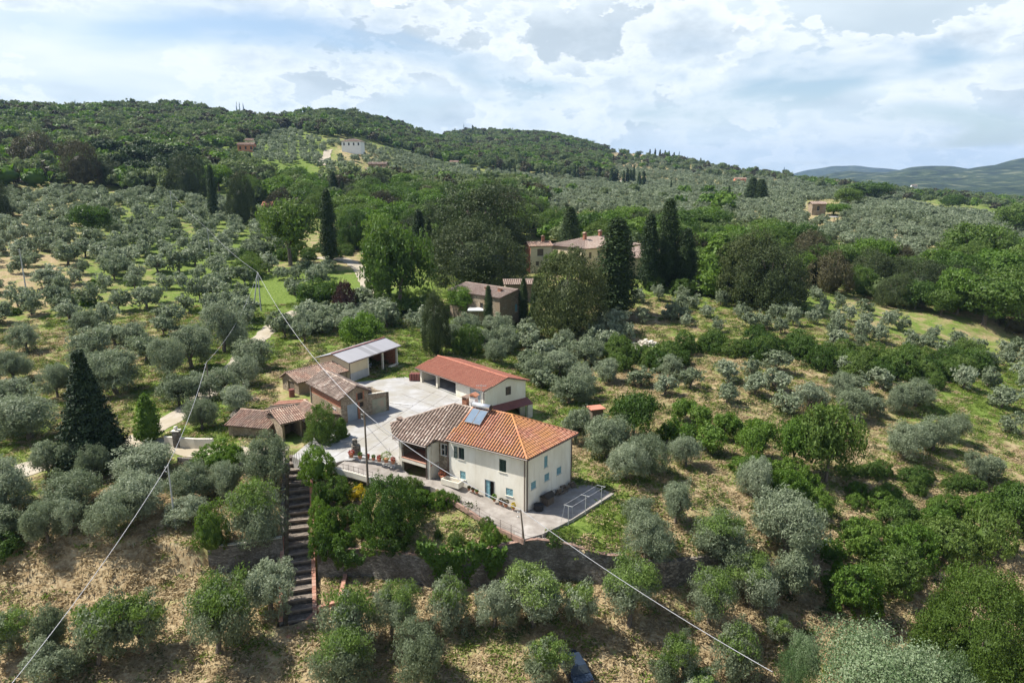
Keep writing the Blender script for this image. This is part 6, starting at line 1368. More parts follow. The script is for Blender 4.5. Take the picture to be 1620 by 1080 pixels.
def crown_mesh(name, kind, r, nc, nl, wx, size, mats, aspect=.45, core=.0, tip_mat=False, flat=.8, seed=0):
    C_ = clumps(kind, r, nc, wx); ctr = np.array([0, 0, .5 if kind not in ('cypress', 'fir') else 0.0]); P = []; O = []; T = []
    for c, rad in C_:
        d = r.normal(size=(nl, 3)); d /= np.linalg.norm(d, axis=1)[:, None]; q = c + d * (rad * (.35 + .75 * r.random(nl) ** .6))[:, None] * np.array([1.1, 1.1, flat]); P.append(q)
        oo = c - (ctr if kind not in ('cypress', 'fir') else np.array([0, 0, c[2] - .05])); oo = oo / (np.linalg.norm(oo) + 1e-6); O.append(np.tile(oo, (nl, 1)) * .7 + d * .5); tp = ((c[2] > .55 + .22 * r.random()) and r.random() < .8) if tip_mat else False; T.append(np.full(nl, 1 if tp else 0))
    P = np.vstack(P); O = np.vstack(O); T = np.concatenate(T)
    keep = P[:, 2] > .01; P, O, T = P[keep], O[keep], T[keep]
    ext = None
    if core:   # filler hull in darkest leaf tone imitating inner shade, so crowns are not hollow
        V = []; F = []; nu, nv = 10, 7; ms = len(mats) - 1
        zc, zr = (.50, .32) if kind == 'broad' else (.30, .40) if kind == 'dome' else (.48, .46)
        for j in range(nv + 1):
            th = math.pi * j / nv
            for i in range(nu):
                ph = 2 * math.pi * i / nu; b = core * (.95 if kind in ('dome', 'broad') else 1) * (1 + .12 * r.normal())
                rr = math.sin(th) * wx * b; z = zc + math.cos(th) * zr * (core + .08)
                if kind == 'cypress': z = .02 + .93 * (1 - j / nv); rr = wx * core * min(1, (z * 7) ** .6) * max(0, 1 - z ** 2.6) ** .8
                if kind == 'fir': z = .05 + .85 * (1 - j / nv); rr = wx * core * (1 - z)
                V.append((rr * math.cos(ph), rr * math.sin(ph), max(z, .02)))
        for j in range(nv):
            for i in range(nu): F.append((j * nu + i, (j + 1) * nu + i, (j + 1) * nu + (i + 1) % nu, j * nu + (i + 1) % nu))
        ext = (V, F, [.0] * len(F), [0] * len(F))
    me = leaf_mesh(name, P, size, mats, aspect, seed, O, T, ext)
    return me
PROTO = {}
def proto(key, kind, n, nc, nl, wx, size, mats, bark='bark', core=0, tip=False, aspect=.45, single=False, tipsn=5, flat=.8, trunk=None):
    L = []
    for i in range(n):
        r = np.random.default_rng(abs(hash_(key)) % 9999 + i * 17)
        ml = [M_[m] for m in mats] + ([M_[bark]] if single else [])
        w = wx * (.88 + .24 * r.random())
        cm = crown_mesh('crown', kind, r, nc, nl, w, size, ml, aspect, core, tip, flat, i)
        tk = trunk or ('olive' if kind == 'olive' else 'broad' if kind in ('broad', 'dome', 'pine') else 'mono')
        tips = [np.array([math.cos(a) * w * .5, math.sin(a) * w * .5, .6 + .12 * r.random()]) for a in [2 * math.pi * (k + r.random() * .6) / tipsn for k in range(tipsn)]]
        V, F = trunk_data(tk, r, tips=tips)
        L.append((cm, None if single else mk_mesh('trunk', V, F, M_[bark])))
    PROTO[key] = L; return L
def hash_(s):
    h = 0
    for c in s: h = (h * 31 + ord(c)) % 100003
    return h
proto('olive', 'olive', 9, 120, 60, .52, .032, ['olive'], tipsn=6, aspect=.34)
proto('olivetip', 'olive', 5, 130, 64, .52, .027, ['olive', 'olivegreen'], tip=True, tipsn=6)
proto('olivebig', 'olive', 6, 200, 74, .50, .023, ['olive'], tipsn=7, aspect=.34)
proto('olivetipbig', 'olive', 6, 200, 74, .50, .022, ['olive', 'olivegreen'], tip=True, tipsn=7, aspect=.34)
proto('olivemid', 'olive', 9, 60, 20, .52, .062, ['olive'], tipsn=4)
proto('olivefar', 'olive', 5, 34, 9, .55, .115, ['olive'], single=True)
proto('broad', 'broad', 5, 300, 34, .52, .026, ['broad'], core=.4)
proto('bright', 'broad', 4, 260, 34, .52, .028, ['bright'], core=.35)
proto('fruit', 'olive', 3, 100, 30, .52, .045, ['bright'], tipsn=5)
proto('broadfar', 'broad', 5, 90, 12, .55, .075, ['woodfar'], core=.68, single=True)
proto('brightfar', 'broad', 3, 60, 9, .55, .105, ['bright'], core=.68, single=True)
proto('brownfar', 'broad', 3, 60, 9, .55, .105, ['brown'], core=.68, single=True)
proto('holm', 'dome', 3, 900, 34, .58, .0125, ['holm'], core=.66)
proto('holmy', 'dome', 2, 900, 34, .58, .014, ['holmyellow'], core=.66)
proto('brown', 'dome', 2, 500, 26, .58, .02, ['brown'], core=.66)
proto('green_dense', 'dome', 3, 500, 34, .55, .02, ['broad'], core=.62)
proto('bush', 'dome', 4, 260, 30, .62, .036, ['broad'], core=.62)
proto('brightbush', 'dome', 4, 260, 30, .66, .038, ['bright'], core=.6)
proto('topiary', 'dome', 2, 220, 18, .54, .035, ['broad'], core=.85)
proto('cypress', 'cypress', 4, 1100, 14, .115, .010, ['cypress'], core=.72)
proto('cypressfar', 'cypress', 3, 110, 6, .13, .045, ['cypress'], core=.85, single=True)
proto('fir', 'fir', 1, 1800, 18, .36, .013, ['fir'], core=.5)
proto('pine', 'pine', 3, 120, 16, .42, .045, ['cypress'], single=False)
proto('robinia', 'broad', 2, 500, 60, .62, .014, ['robinia', 'blossom'], core=.25, tip=True)
proto('robiniatree', 'broad', 1, 700, 70, .60, .011, ['robinia', 'blossom'], core=.25, tip=True)
proto('bigash', 'dome', 1, 1600, 52, .60, .0105, ['ash'], core=.6)
proto('plum', 'dome', 1, 300, 18, .55, .030, ['plum'], core=.7)
proto('yellow', 'dome', 1, 150, 16, .75, .06, ['yellowbloom'], core=.6)
proto('conelight', 'cypress', 2, 420, 12, .24, .022, ['bright'], core=.75)
KEYSEL = {}
def plant(key, x, y, z, h, w, name, label, cat, group=None, seed=None, single=None):
    """a tree: crown of unit height scaled to h metres tall and w metres wide"""
    L = PROTO[key]; i = KEYSEL.get(key, 0); KEYSEL[key] = i + 1; cm, tm = L[(i * 7 + (seed or 0)) % len(L)]
    xs = cm.get('hw')
    if xs is None:
        a = np.empty(len(cm.vertices) * 3); cm.vertices.foreach_get('co', a); a = a.reshape(-1, 3); xs = float((np.percentile(a[:, 0], 99) - np.percentile(a[:, 0], 1) + np.percentile(a[:, 1], 99) - np.percentile(a[:, 1], 1)) / 2); cm['hw'] = xs; cm['ht'] = float(np.percentile(a[:, 2], 99.5))
    xs = cm['hw']; sw = w / xs; rz = (i * 2.399) % 6.283; h = h / cm['ht']
    if tm is None:
        o = bpy.data.objects.new(name, cm); COL.objects.link(o); o.location = (x, y, z); o.scale = (sw, sw, h); o.rotation_euler = (0, 0, rz); tag(o, label, cat, group); return o
    t = thing(name, label, cat, (x, y, z - .05), group, rz); t.scale = (sw * (.94 + .12 * ((i * .618) % 1)), sw * (1.06 - .12 * ((i * .618) % 1)), h)
    if 'olive' in key or key == 'fruit': t.rotation_euler = (.13 * math.sin(i * 2.1), .13 * math.cos(i * 3.7), rz)
    for nm, m_ in (('trunk', tm), ('crown', cm)): o = bpy.data.objects.new(nm, m_); COL.objects.link(o); o.parent = t
    return t
_used = []
def tree_px(key, px, base, top, wpx, label, cat='olive tree', name='olive_tree', group=None, hk=1.0, z=None):
    """tree surveyed by the rows of its foot and top and its apparent width"""
    x, y, zz = ground(px, base) if z is None else (*site(px, base, z), z); h = max(.4, (topz((x, y), top) - zz) * hk); d = y * cp - (zz + h / 2 - CAM_H) * sp; w = wpx * d / 1080
    if d < 140 and z is None:   # seen from above, the far rim of a wide crown shows over its top
        w *= .90; th = math.atan2(CAM_H - zz, math.hypot(x, y)); ct, s_t = math.cos(th), math.sin(th); V = h * ct; lo_, hi_ = .3 * h, h
        for _ in range(20):
            m_ = (lo_ + hi_) / 2; val_ = .55 * m_ * ct + math.sqrt((.45 * m_ * ct) ** 2 + (w * .46 * s_t) ** 2)
            lo_, hi_ = (m_, hi_) if val_ < V else (lo_, m_)
        h = max(.45 * h, (lo_ + hi_) / 2)
    _used.append((x, y, w / 2)); return plant(key, x, y, zz, h, w, name, label, cat, group)
OL = 'olives below the garden wall'
for a in [
 ('olivetip', 15, 1035, 962, 70, 'green topped olive cut by the left edge near the bottom'), ('olive', 78, 1045, 955, 48, 'thin olive with bare stem right of the one at the left edge'), ('olive', 82, 1078, 1008, 85, 'grey olive at the bottom under the falling cable'),
 ('olivetip', 155, 1052, 946, 88, 'wide green topped olive in the lower left row second from the dark bank'), ('olivetip', 224, 1030, 938, 72, 'olive with two green tufts over a grey skirt in the lower left row'), ('olivetipbig', 345, 1030, 905, 108, 'largest lower left olive with a bare fork between green tufts'),
 ('olive', 428, 968, 880, 80, 'silvery olive overlapping the left side of the long stairway'), ('olivetipbig', 618, 1008, 914, 70, 'dense green topped olive below the left end of the garden wall'), ('olivetip', 553, 1030, 925, 84, 'spreading thin olive just right of the stair foot'),
 ('olivetipbig', 538, 1085, 988, 98, 'round green olive at the bottom right of the stairway foot'), ('olivebig', 658, 1082, 978, 86, 'grey olive in the bottom row right of the green round one'), ('olivetip', 708, 1000, 914, 64, 'forked green olive under the ivy on the garden wall'),
 ('olivebig', 782, 993, 918, 72, 'silvery olive below the middle of the garden wall'), ('olivetipbig', 846, 990, 890, 96, 'tall green topped olive against the middle of the garden wall'), ('olivetip', 857, 1085, 1004, 72, 'green olive at the bottom edge with a broken branch by the dark car'),
 ('olivetip', 912, 990, 915, 56, 'thin light olive between two dense ones below the garden wall'), ('olivetipbig', 995, 990, 888, 92, 'big olive crossed by the white cable under the end of the garden wall'), ('olivebig', 1017, 890, 806, 80, 'round dark olive growing on the corner of the garden wall'),
 ('olivetipbig', 1132, 884, 808, 92, 'broad green olive on the terrace above the dry stone wall'), ('olivebig', 1242, 880, 776, 104, 'largest silver green olive at the right end of the dry stone wall'), ('olivetipbig', 1120, 985, 890, 74, 'dense olive below the dry stone wall'),
 ('olivetipbig', 1190, 958, 876, 86, 'twin crowned olive below the right end of the dry stone wall'), ('olive', 1252, 945, 868, 66, 'grey leafy olive leaning right of the twin crowned one'), ('olivetip', 1083, 1075, 1000, 54, 'slim olive at the bottom just left of the white cable end'),
 ('olivetip', 1053, 1085, 1030, 46, 'small round olive at the bottom edge left of the slim one'), ('olivetip', 1162, 1075, 984, 72, 'olive with a dark base where the white cable passes low'), ('olivetip', 1230, 1012, 970, 42, 'small green olive beside the pale flowering trees'), ('olivetip', 1108, 1095, 1052, 62, 'low olive crown on the bottom edge under the white cable'),
 ('olivebig', 1067, 828, 762, 46, 'slender grey olive left of the bare earth mound'), ('olive', 1008, 824, 784, 50, 'low grey olive behind the round one on the wall corner'), ('olivebig', 1188, 786, 720, 60, 'isolated grey olive right of the bare mound'),
 ('olivebig', 990, 758, 694, 66, 'left grey olive of the terrace clump behind the lawn'), ('olivebig', 1030, 748, 684, 66, 'middle grey olive of the terrace clump behind the lawn'), ('olivebig', 1085, 738, 688, 56, 'right grey olive of the terrace clump behind the lawn'),
 ('olivebig', 957, 724, 656, 74, 'silvery olive nearest the right wall of the farmhouse'), ('olive', 908, 700, 643, 52, 'silvery olive peeping over the right end of the farmhouse roof'),
 ('olivebig', 45, 694, 622, 92, 'large round olive on the grass at the left edge above the lane'), ('olive', 78, 748, 694, 46, 'small leaning olive beside the pale lane on the left'), ('olive', 115, 750, 698, 48, 'grey olive left of the dark fir'), ('olivebig', 152, 755, 702, 52, 'silvery olive at the foot of the dark fir'),
 ('olivebig', 120, 812, 742, 92, 'wide olive in the middle of the lower left grove'), ('olivebig', 78, 858, 792, 62, 'olive with slanting trunk above the dry bank'), ('olive', 112, 848, 788, 56, 'olive next to the slanting one above the dry bank'), ('olivebig', 185, 848, 776, 78, 'olive with dark slanting trunk under the falling cable'),
 ('olivebig', 222, 818, 746, 80, 'dense grey olive left of the slim grey pole'), ('olivebig', 236, 756, 700, 88, 'broad olive beneath the entrance drive wall'), ('olivebig', 15, 808, 722, 92, 'big grey green olive at the left edge above the dry bank'), ('olive', 2, 852, 796, 66, 'lower olive cut by the left edge above the dark hedge'),
 ('olivebig', 308, 792, 732, 68, 'left of two joined olives below the clipped hedge'), ('olivebig', 355, 788, 730, 52, 'right of two joined olives below the clipped hedge'), ('olive', 300, 828, 778, 66, 'low olive right of the slim grey pole'), ('olivetipbig', 410, 868, 762, 88, 'tall feathery green olive left of the upper stairway'), ('olivebig', 420, 765, 686, 80, 'silvery olive left of the stair head'),
 ('olivebig', 186, 622, 553, 78, 'big round grey olive behind the top of the dark fir'), ('olivebig', 305, 582, 515, 64, 'neat round olive above the gravel drive'), ('olivebig', 355, 556, 478, 64, 'tallest grey olive standing on the bank by the gravel drive'), ('olivebig', 265, 600, 534, 52, 'olive with a straight trunk on the green bank'),
 ('olive', 150, 570, 518, 58, 'spreading olive above the fir on the terraced slope'), ('olive', 215, 548, 510, 46, 'dark olive on the bare terrace upper left'), ('olive', 45, 555, 511, 46, 'leaning olive on the bare terrace near the left edge'), ('olivebig', 92, 628, 576, 54, 'olive over the pale path left of the fir'), ('olivebig', 20, 604, 553, 56, 'grey olive at the left edge beside a bright bush'),
 ('olivebig', 320, 680, 630, 48, 'olive on the bright grass above the entrance drive'), ('olivebig', 376, 655, 608, 48, 'olive standing on the stone mound by the yard'), ('olive', 284, 642, 590, 56, 'left olive of the row along the gravel drive'), ('olive', 312, 632, 588, 50, 'olive by the rusty pole along the gravel drive'), ('olive', 352, 628, 580, 56, 'third olive in the row along the gravel drive'), ('olivebig', 385, 612, 562, 52, 'upper olive in the row along the gravel drive'),
 ('olivebig', 1430, 724, 667, 64, 'left olive of the three on the mown field'), ('olivebig', 1475, 712, 658, 66, 'middle olive of the three on the mown field'), ('olivebig', 1512, 700, 653, 50, 'right olive of the three on the mown field'), ('olive', 1540, 760, 712, 34, 'thin olive at the right end of the mown field'), ('olive', 1567, 760, 720, 40, 'second thin olive at the right end of the mown field'),
 ('olivebig', 1327, 634, 588, 34, 'tall narrow olive on the bare terrace right of the orchard'), ('olivebig', 1342, 662, 612, 52, 'grey olive on the bare terrace above the dark thicket'), ('olive', 1376, 656, 620, 40, 'small olive on the bare terrace'), ('olivebig', 1418, 650, 610, 40, 'left of two touching olives on the bare terrace edge'), ('olivebig', 1448, 642, 600, 56, 'right of two touching olives on the bare terrace edge')]:
    tree_px(a[0], *a[1:5], a[5], group=None)
W = 'woodland'
for key, px, base, top, w, label, cat, name in [
 ('fir', 148, 728, 555, 104, 'huge almost black fir standing in the lower left grove', 'fir tree', 'fir_tree'), ('conelight', 237, 698, 622, 44, 'light green conical conifer right of the black fir', 'conifer', 'conifer_tree'),
 ('topiary', 338, 866, 792, 62, 'dark round laurel bush on the bank above the left terrace wall', 'bush', 'laurel_bush'), ('green_dense', 617, 848, 748, 112, 'big dark green orange tree in the middle of the garden', 'tree', 'orange_tree'),
 ('brightbush', 503, 758, 704, 62, 'bright green round cypress shrub at the stair head', 'shrub', 'round_shrub'), ('bush', 535, 792, 752, 52, 'dark leafy shrub below the ramp wall', 'shrub', 'garden_shrub'), ('bush', 508, 800, 762, 30, 'upright shrub along the top of the stairway', 'shrub', 'garden_shrub'),
 ('brightbush', 507, 830, 786, 40, 'yellow green shrub beside the middle of the stairway', 'shrub', 'garden_shrub'), ('brightbush', 512, 858, 812, 46, 'bright shrub hanging over the stairway side', 'shrub', 'garden_shrub'), ('bush', 512, 880, 838, 44, 'dark shrub at the lower left corner of the garden', 'shrub', 'garden_shrub'), ('bush', 549, 892, 850, 44, 'dark bush drooping over the left end of the garden wall', 'bush', 'garden_shrub'),
 ('yellow', 566, 786, 764, 34, 'shrub covered in yellow blossom in the garden', 'shrub', 'flowering_shrub'), ('bush', 880, 432, 396, 40, 'green tree filling the gap between tower house and manor house', 'tree', 'garden_tree'), ('bush', 528, 842, 800, 44, 'dark shrub right of the yellow green ones in the garden', 'shrub', 'garden_shrub'), ('bush', 560, 822, 796, 40, 'low dark shrub on the garden slope left of the orange tree', 'shrub', 'garden_shrub'), ('brightbush', 540, 868, 838, 44, 'bright shrub at the garden wall left end', 'shrub', 'garden_shrub'), ('brightbush', 590, 872, 848, 40, 'low light shrub along the wall top below the orange tree', 'shrub', 'garden_shrub'), ('bush', 625, 872, 846, 44, 'dark low shrub along the wall top left of the clipped balls', 'shrub', 'garden_shrub'), ('brightbush', 570, 848, 824, 34, 'small light shrub in the middle of the garden slope', 'shrub', 'garden_shrub'), ('brightbush', 668, 800, 768, 44, 'light leafy bush just below the loggia', 'shrub', 'garden_shrub'), ('topiary', 671, 876, 842, 32, 'left clipped ball bush on the garden wall', 'bush', 'clipped_bush'), ('topiary', 721, 866, 838, 30, 'middle clipped ball bush on the garden wall', 'bush', 'clipped_bush'), ('brightbush', 777, 862, 828, 34, 'right loose ball bush on the garden wall', 'bush', 'clipped_bush'),
 ('brightbush', 698, 802, 772, 36, 'light green shrub beside the garden path', 'shrub', 'garden_shrub'), ('brightbush', 718, 800, 778, 22, 'small citrus in a pot by the garden path', 'shrub', 'garden_shrub'), ('bush', 770, 836, 816, 24, 'small rose bush at the path fence', 'shrub', 'garden_shrub'), ('bush', 693, 850, 836, 12, 'tiny shrub on bare soil between the clipped balls', 'shrub', 'garden_shrub'),
 ('bush', 648, 790, 752, 50, 'leafy shrub joining the orange tree below the loggia', 'shrub', 'garden_shrub'), ('bush', 876, 858, 838, 40, 'dark rose bush at the lawn corner', 'shrub', 'garden_shrub'), ('brightbush', 345, 738, 696, 78, 'long light green clipped hedge bush above the lower olives', 'hedge', 'hedge_bush'), ('brightbush', 372, 740, 704, 40, 'right end of the light hedge above the lower olives', 'hedge', 'hedge_bush'),
 ('green_dense', 511, 702, 638, 56, 'dense dark fig tree in front of the tiled lean-to', 'tree', 'fig_tree'), ('conelight', 541, 694, 660, 24, 'small light conifer beside the fig tree', 'conifer', 'conifer_tree'),
 ('bright', 573, 560, 497, 72, 'bright green tree behind the metal roofed shed', 'tree', 'walnut_tree'), ('holm', 690, 560, 455, 52, 'dull brownish cypress like column beside the red garage', 'cypress', 'brown_cypress'), ('bush', 740, 560, 512, 52, 'dark shrub tree at the foot of the stone farmhouse', 'tree', 'garden_tree'),
 ('cypress', 773, 526, 452, 16, 'single slim cypress before the stone farmhouse', 'cypress', 'cypress_tree'), ('cypress', 828, 512, 440, 15, 'left of three slim cypresses by the flowering oak', 'cypress', 'cypress_tree'), ('cypress', 847, 514, 438, 17, 'middle of three slim cypresses by the flowering oak', 'cypress', 'cypress_tree'), ('cypress', 869, 512, 455, 14, 'right slim cypress against the flowering oak', 'cypress', 'cypress_tree'),
 ('holmy', 900, 528, 393, 132, 'great holm oak with yellowish new growth between the villas', 'oak tree', 'holm_oak'), ('holm', 755, 450, 345, 160, 'great dark domed holm oak behind the stone farmhouse', 'oak tree', 'holm_oak'), ('holm', 760, 425, 290, 165, 'higher dark holm oak behind the great dome', 'oak tree', 'holm_oak'),
 ('broad', 632, 492, 358, 104, 'tall rich green tree right of the lane bend', 'tree', 'linden_tree'), ('bush', 600, 470, 400, 44, 'dark ivy clad tree at the lane bend', 'tree', 'ivy_tree'), ('broad', 460, 420, 316, 84, 'free standing tall green tree above the meadow', 'tree', 'oak_tree'), ('holm', 385, 354, 268, 46, 'dark dense evergreen right of the tall cypress', 'tree', 'evergreen_tree'), ('holm', 300, 315, 243, 62, 'dark evergreen left of the tall cypress', 'tree', 'evergreen_tree'),
 ('cypress', 339, 345, 262, 15, 'lone tall cypress above the left olive grove', 'cypress', 'cypress_tree'), ('cypress', 522, 412, 300, 26, 'tall cypress beside the free standing green tree', 'cypress', 'cypress_tree'), ('cypress', 529, 330, 272, 18, 'cypress on the wood edge under the hamlet', 'cypress', 'cypress_tree'), ('cypress', 543, 330, 287, 9, 'thin cypress right of the one under the hamlet', 'cypress', 'cypress_tree'),
 ('cypress', 973, 500, 346, 62, 'enormous broad cypress in front of the manor house', 'cypress', 'cypress_tree'), ('cypress', 1025, 456, 340, 32, 'tall cypress right of the manor house', 'cypress', 'cypress_tree'), ('cypress', 1054, 452, 316, 40, 'tallest pointed cypress right of the manor house', 'cypress', 'cypress_tree'), ('cypress', 1083, 458, 362, 34, 'shorter cypress right of the tallest one', 'cypress', 'cypress_tree'), ('cypress', 901, 404, 328, 32, 'broad cypress behind the manor house', 'cypress', 'cypress_tree'),
 ('cypress', 664, 420, 332, 26, 'dark cypress between the green tree and the holm oak', 'cypress', 'cypress_tree'), ('cypress', 680, 420, 345, 12, 'slim cypress left of the great holm oak', 'cypress', 'cypress_tree'), ('cypress', 593, 420, 362, 11, 'first of the slim cypresses by the lane', 'cypress', 'cypress_tree'), ('cypress', 603, 420, 358, 11, 'second of the slim cypresses by the lane', 'cypress', 'cypress_tree'),
 ('plum', 547, 505, 443, 42, 'purple leaved plum tree in the hollow by the lane', 'tree', 'plum_tree'), ('cypress', 545, 505, 462, 10, 'small slim cypress before the purple plum', 'cypress', 'cypress_tree'), ('cypress', 566, 500, 465, 9, 'small slim cypress right of the purple plum', 'cypress', 'cypress_tree'), ('broad', 506, 500, 444, 58, 'green rounded tree left of the purple plum', 'tree', 'garden_tree'), ('green_dense', 395, 437, 400, 52, 'dark green bush clump on the meadow left of the pole', 'bush', 'bush_clump'), ('bush', 655, 500, 468, 60, 'dark shrubbery under the tall rich green tree', 'shrub', 'shrubbery'), ('bright', 735, 505, 455, 44, 'light green tree by the left end of the stone farmhouse', 'tree', 'garden_tree'),
 ('brown', 62, 270, 208, 78, 'rounded brownish tree on the left wood edge', 'tree', 'brown_tree'), ('brown', 132, 292, 222, 60, 'second rounded brownish tree on the left wood edge', 'tree', 'brown_tree'), ('holm', 0, 345, 285, 32, 'dark tree cut by the left edge of the grove', 'tree', 'evergreen_tree'), ('broad', 146, 378, 325, 52, 'dark leafy tree standing alone in the upper left grove', 'tree', 'oak_tree'),
 ('fruit', 1118, 716, 670, 50, 'green fruit tree with forked trunk in the orchard', 'fruit tree', 'fruit_tree'), ('fruit', 1142, 696, 650, 40, 'fruit tree behind the forked one in the orchard', 'fruit tree', 'fruit_tree'), ('fruit', 1172, 702, 660, 40, 'small dark trunked fruit tree in the orchard', 'fruit tree', 'fruit_tree'), ('bright', 1200, 728, 664, 64, 'bushy bright fruit tree nearest the dark thicket', 'fruit tree', 'fruit_tree'), ('fruit', 1106, 678, 640, 40, 'rear fruit tree on the left of the orchard', 'fruit tree', 'fruit_tree'), ('fruit', 1075, 668, 630, 42, 'light fruit tree right of the dark round tree', 'fruit tree', 'fruit_tree'), ('fruit', 1055, 700, 660, 40, 'light green tree below the dark round tree', 'fruit tree', 'fruit_tree'), ('fruit', 1085, 705, 668, 38, 'fruit tree between the olives and the orchard', 'fruit tree', 'fruit_tree'),
 ('broad', 1000, 696, 618, 84, 'dark round tree in the dry field behind the farmhouse', 'tree', 'oak_tree'), ('broad', 1305, 762, 640, 104, 'large dark tree on the terrace right of the orchard', 'tree', 'oak_tree'), ('bright', 1255, 745, 660, 66, 'fresh green tree at the left of the large dark terrace tree', 'tree', 'ash_tree'), ('brightbush', 1245, 800, 742, 64, 'feathery bamboo thicket below the large dark terrace tree', 'bamboo', 'bamboo_thicket'), ('brightbush', 1290, 815, 770, 60, 'lower bamboo thicket on the right terrace', 'bamboo', 'bamboo_thicket'),
 ('brightbush', 1345, 960, 880, 92, 'bright bramble mass at the right of the lower dry slope', 'bramble', 'bramble_bush'), ('bush', 1410, 930, 858, 96, 'darker bramble mass behind the bright one', 'bramble', 'bramble_bush'), ('brightbush', 1370, 880, 822, 84, 'light bramble clump under the vineyard terrace', 'bramble', 'bramble_bush'), ('brightbush', 1440, 890, 826, 92, 'leafy bush clump right of the light brambles', 'bush', 'bramble_bush'), ('bush', 1500, 880, 818, 92, 'dark green bushes above the bare patch on the right', 'bush', 'bramble_bush'), ('bush', 1560, 870, 800, 90, 'dense dark bushes near the right edge', 'bush', 'bramble_bush'), ('broad', 1608, 850, 765, 80, 'dark tree cut by the right edge above the bare patch', 'tree', 'oak_tree'), ('brightbush', 1480, 838, 800, 60, 'small bright bush beside the grey dead looking olives', 'bush', 'bramble_bush'),
 ('bigash', 1545, 1120, 893, 225, 'huge spreading ash like tree filling the lower right corner', 'tree', 'ash_tree'), ('robiniatree', 1385, 1180, 992, 240, 'pale flowering tree with silvery white blossom at the bottom right', 'tree', 'flowering_tree'), ('robinia', 1258, 1120, 1000, 64, 'smaller pale flowering tree at the end of the white cable', 'tree', 'flowering_tree'), ('robinia', 1482, 1180, 1035, 100, 'pale flowering crown in front of the huge ash like tree', 'tree', 'flowering_tree'),
 ('holmy', 1180, 478, 362, 104, 'broad oak with yellowish tips right of the cypresses', 'oak tree', 'holm_oak'), ('holm', 1215, 486, 378, 110, 'dark broad oak in the belt right of the yellowish one', 'oak tree', 'holm_oak'), ('conelight', 1135, 470, 368, 66, 'slanting olive green conifer mass right of the shorter cypress', 'conifer', 'conifer_tree'), ('bright', 1270, 450, 400, 38, 'yellow green tree in the dark wood belt', 'tree', 'garden_tree'), ('brown', 1310, 462, 396, 70, 'brownish tree in the dark wood belt', 'tree', 'brown_tree'),
 ('cypressfar', 1152, 322, 294, 7, 'lone thin cypress on the right plain', 'cypress', 'cypress_tree'), ('cypress', 1189, 320, 281, 22, 'left dark cypress of the pair on the right plain', 'cypress', 'cypress_tree'), ('cypress', 1202, 322, 284, 22, 'right dark cypress of the pair on the right plain', 'cypress', 'cypress_tree'),
 ('broad', 1372, 318, 288, 56, 'dark rounded tree behind the lone stone tower house', 'tree', 'oak_tree'), ('broad', 1340, 328, 298, 40, 'tree beside the lone stone tower house', 'tree', 'oak_tree'), ('bright', 1318, 342, 322, 40, 'light green tree in front of the lone stone tower house', 'tree', 'ash_tree'), ('broad', 1505, 332, 308, 34, 'single dark tree on the far right plain', 'tree', 'oak_tree'), ('broad', 1545, 425, 355, 96, 'large dark tree group on the right side of the plain', 'tree', 'oak_tree'), ('broad', 1605, 375, 322, 60, 'round tree at the right edge of the plain', 'tree', 'oak_tree')]:
    tree_px(key, px, base, top, w, label, cat, name)
# far cypresses standing singly and in rows
FC = [(628, 284, 262, 5), (634, 284, 264, 5), (695, 297, 272, 8), (702, 298, 270, 7), (713, 300, 274, 8), (718, 299, 271, 6), (724, 299, 272, 8), (784, 273, 256, 4), (797, 275, 258, 4), (806, 277, 260, 4), (815, 278, 262, 4), (836, 280, 264, 5), (850, 282, 266, 7), (861, 283, 266, 4), (909, 285, 258, 5), (914, 285, 260, 4), (947, 286, 264, 6), (967, 291, 266, 9), (974, 291, 268, 9), (986, 294, 270, 6), (992, 294, 266, 7), (997, 293, 268, 6), (1002, 293, 262, 6), (1011, 297, 272, 7), (1018, 297, 271, 8), (1061, 305, 285, 4), (734, 208, 198, 3), (748, 212, 198, 4), (757, 214, 203, 4), (765, 222, 208, 5), (778, 224, 210, 5), (1028, 248, 236, 3), (1036, 249, 235, 3), (1044, 249, 237, 4), (1052, 250, 238, 4), (1058, 251, 239, 4), (1066, 252, 241, 4), (1074, 253, 241, 4), (1108, 262, 250, 3), (375, 182, 166, 4), (380, 182, 165, 4), (386, 183, 167, 4), (120, 175, 163, 5), (1240, 276, 265, 3), (720, 214, 203, 3), (738, 232, 216, 5), (745, 233, 217, 5)]
for i, (px, b, t, w) in enumerate(FC):
    zone = ('far cypresses under the hamlet', 'small dark cypress in the clumps on the left centre plain') if px < 760 and b > 250 else ('cypress row along the central plain', 'small dark cypress in the loose row along the central plain') if px < 900 and b > 250 else ('cypress clumps by the white house', 'small dark cypress in the clumps near the white house on the plain') if b > 250 and px < 1070 and px > 900 and t < 300 and b > 257 and i < 26 else ('cypresses on the skyline ridges', 'tiny dark cypress standing on the distant ridge line')
    tree_px('cypressfar', px, b, t, w, zone[1], 'cypress', 'cypress_tree', group=zone[0])
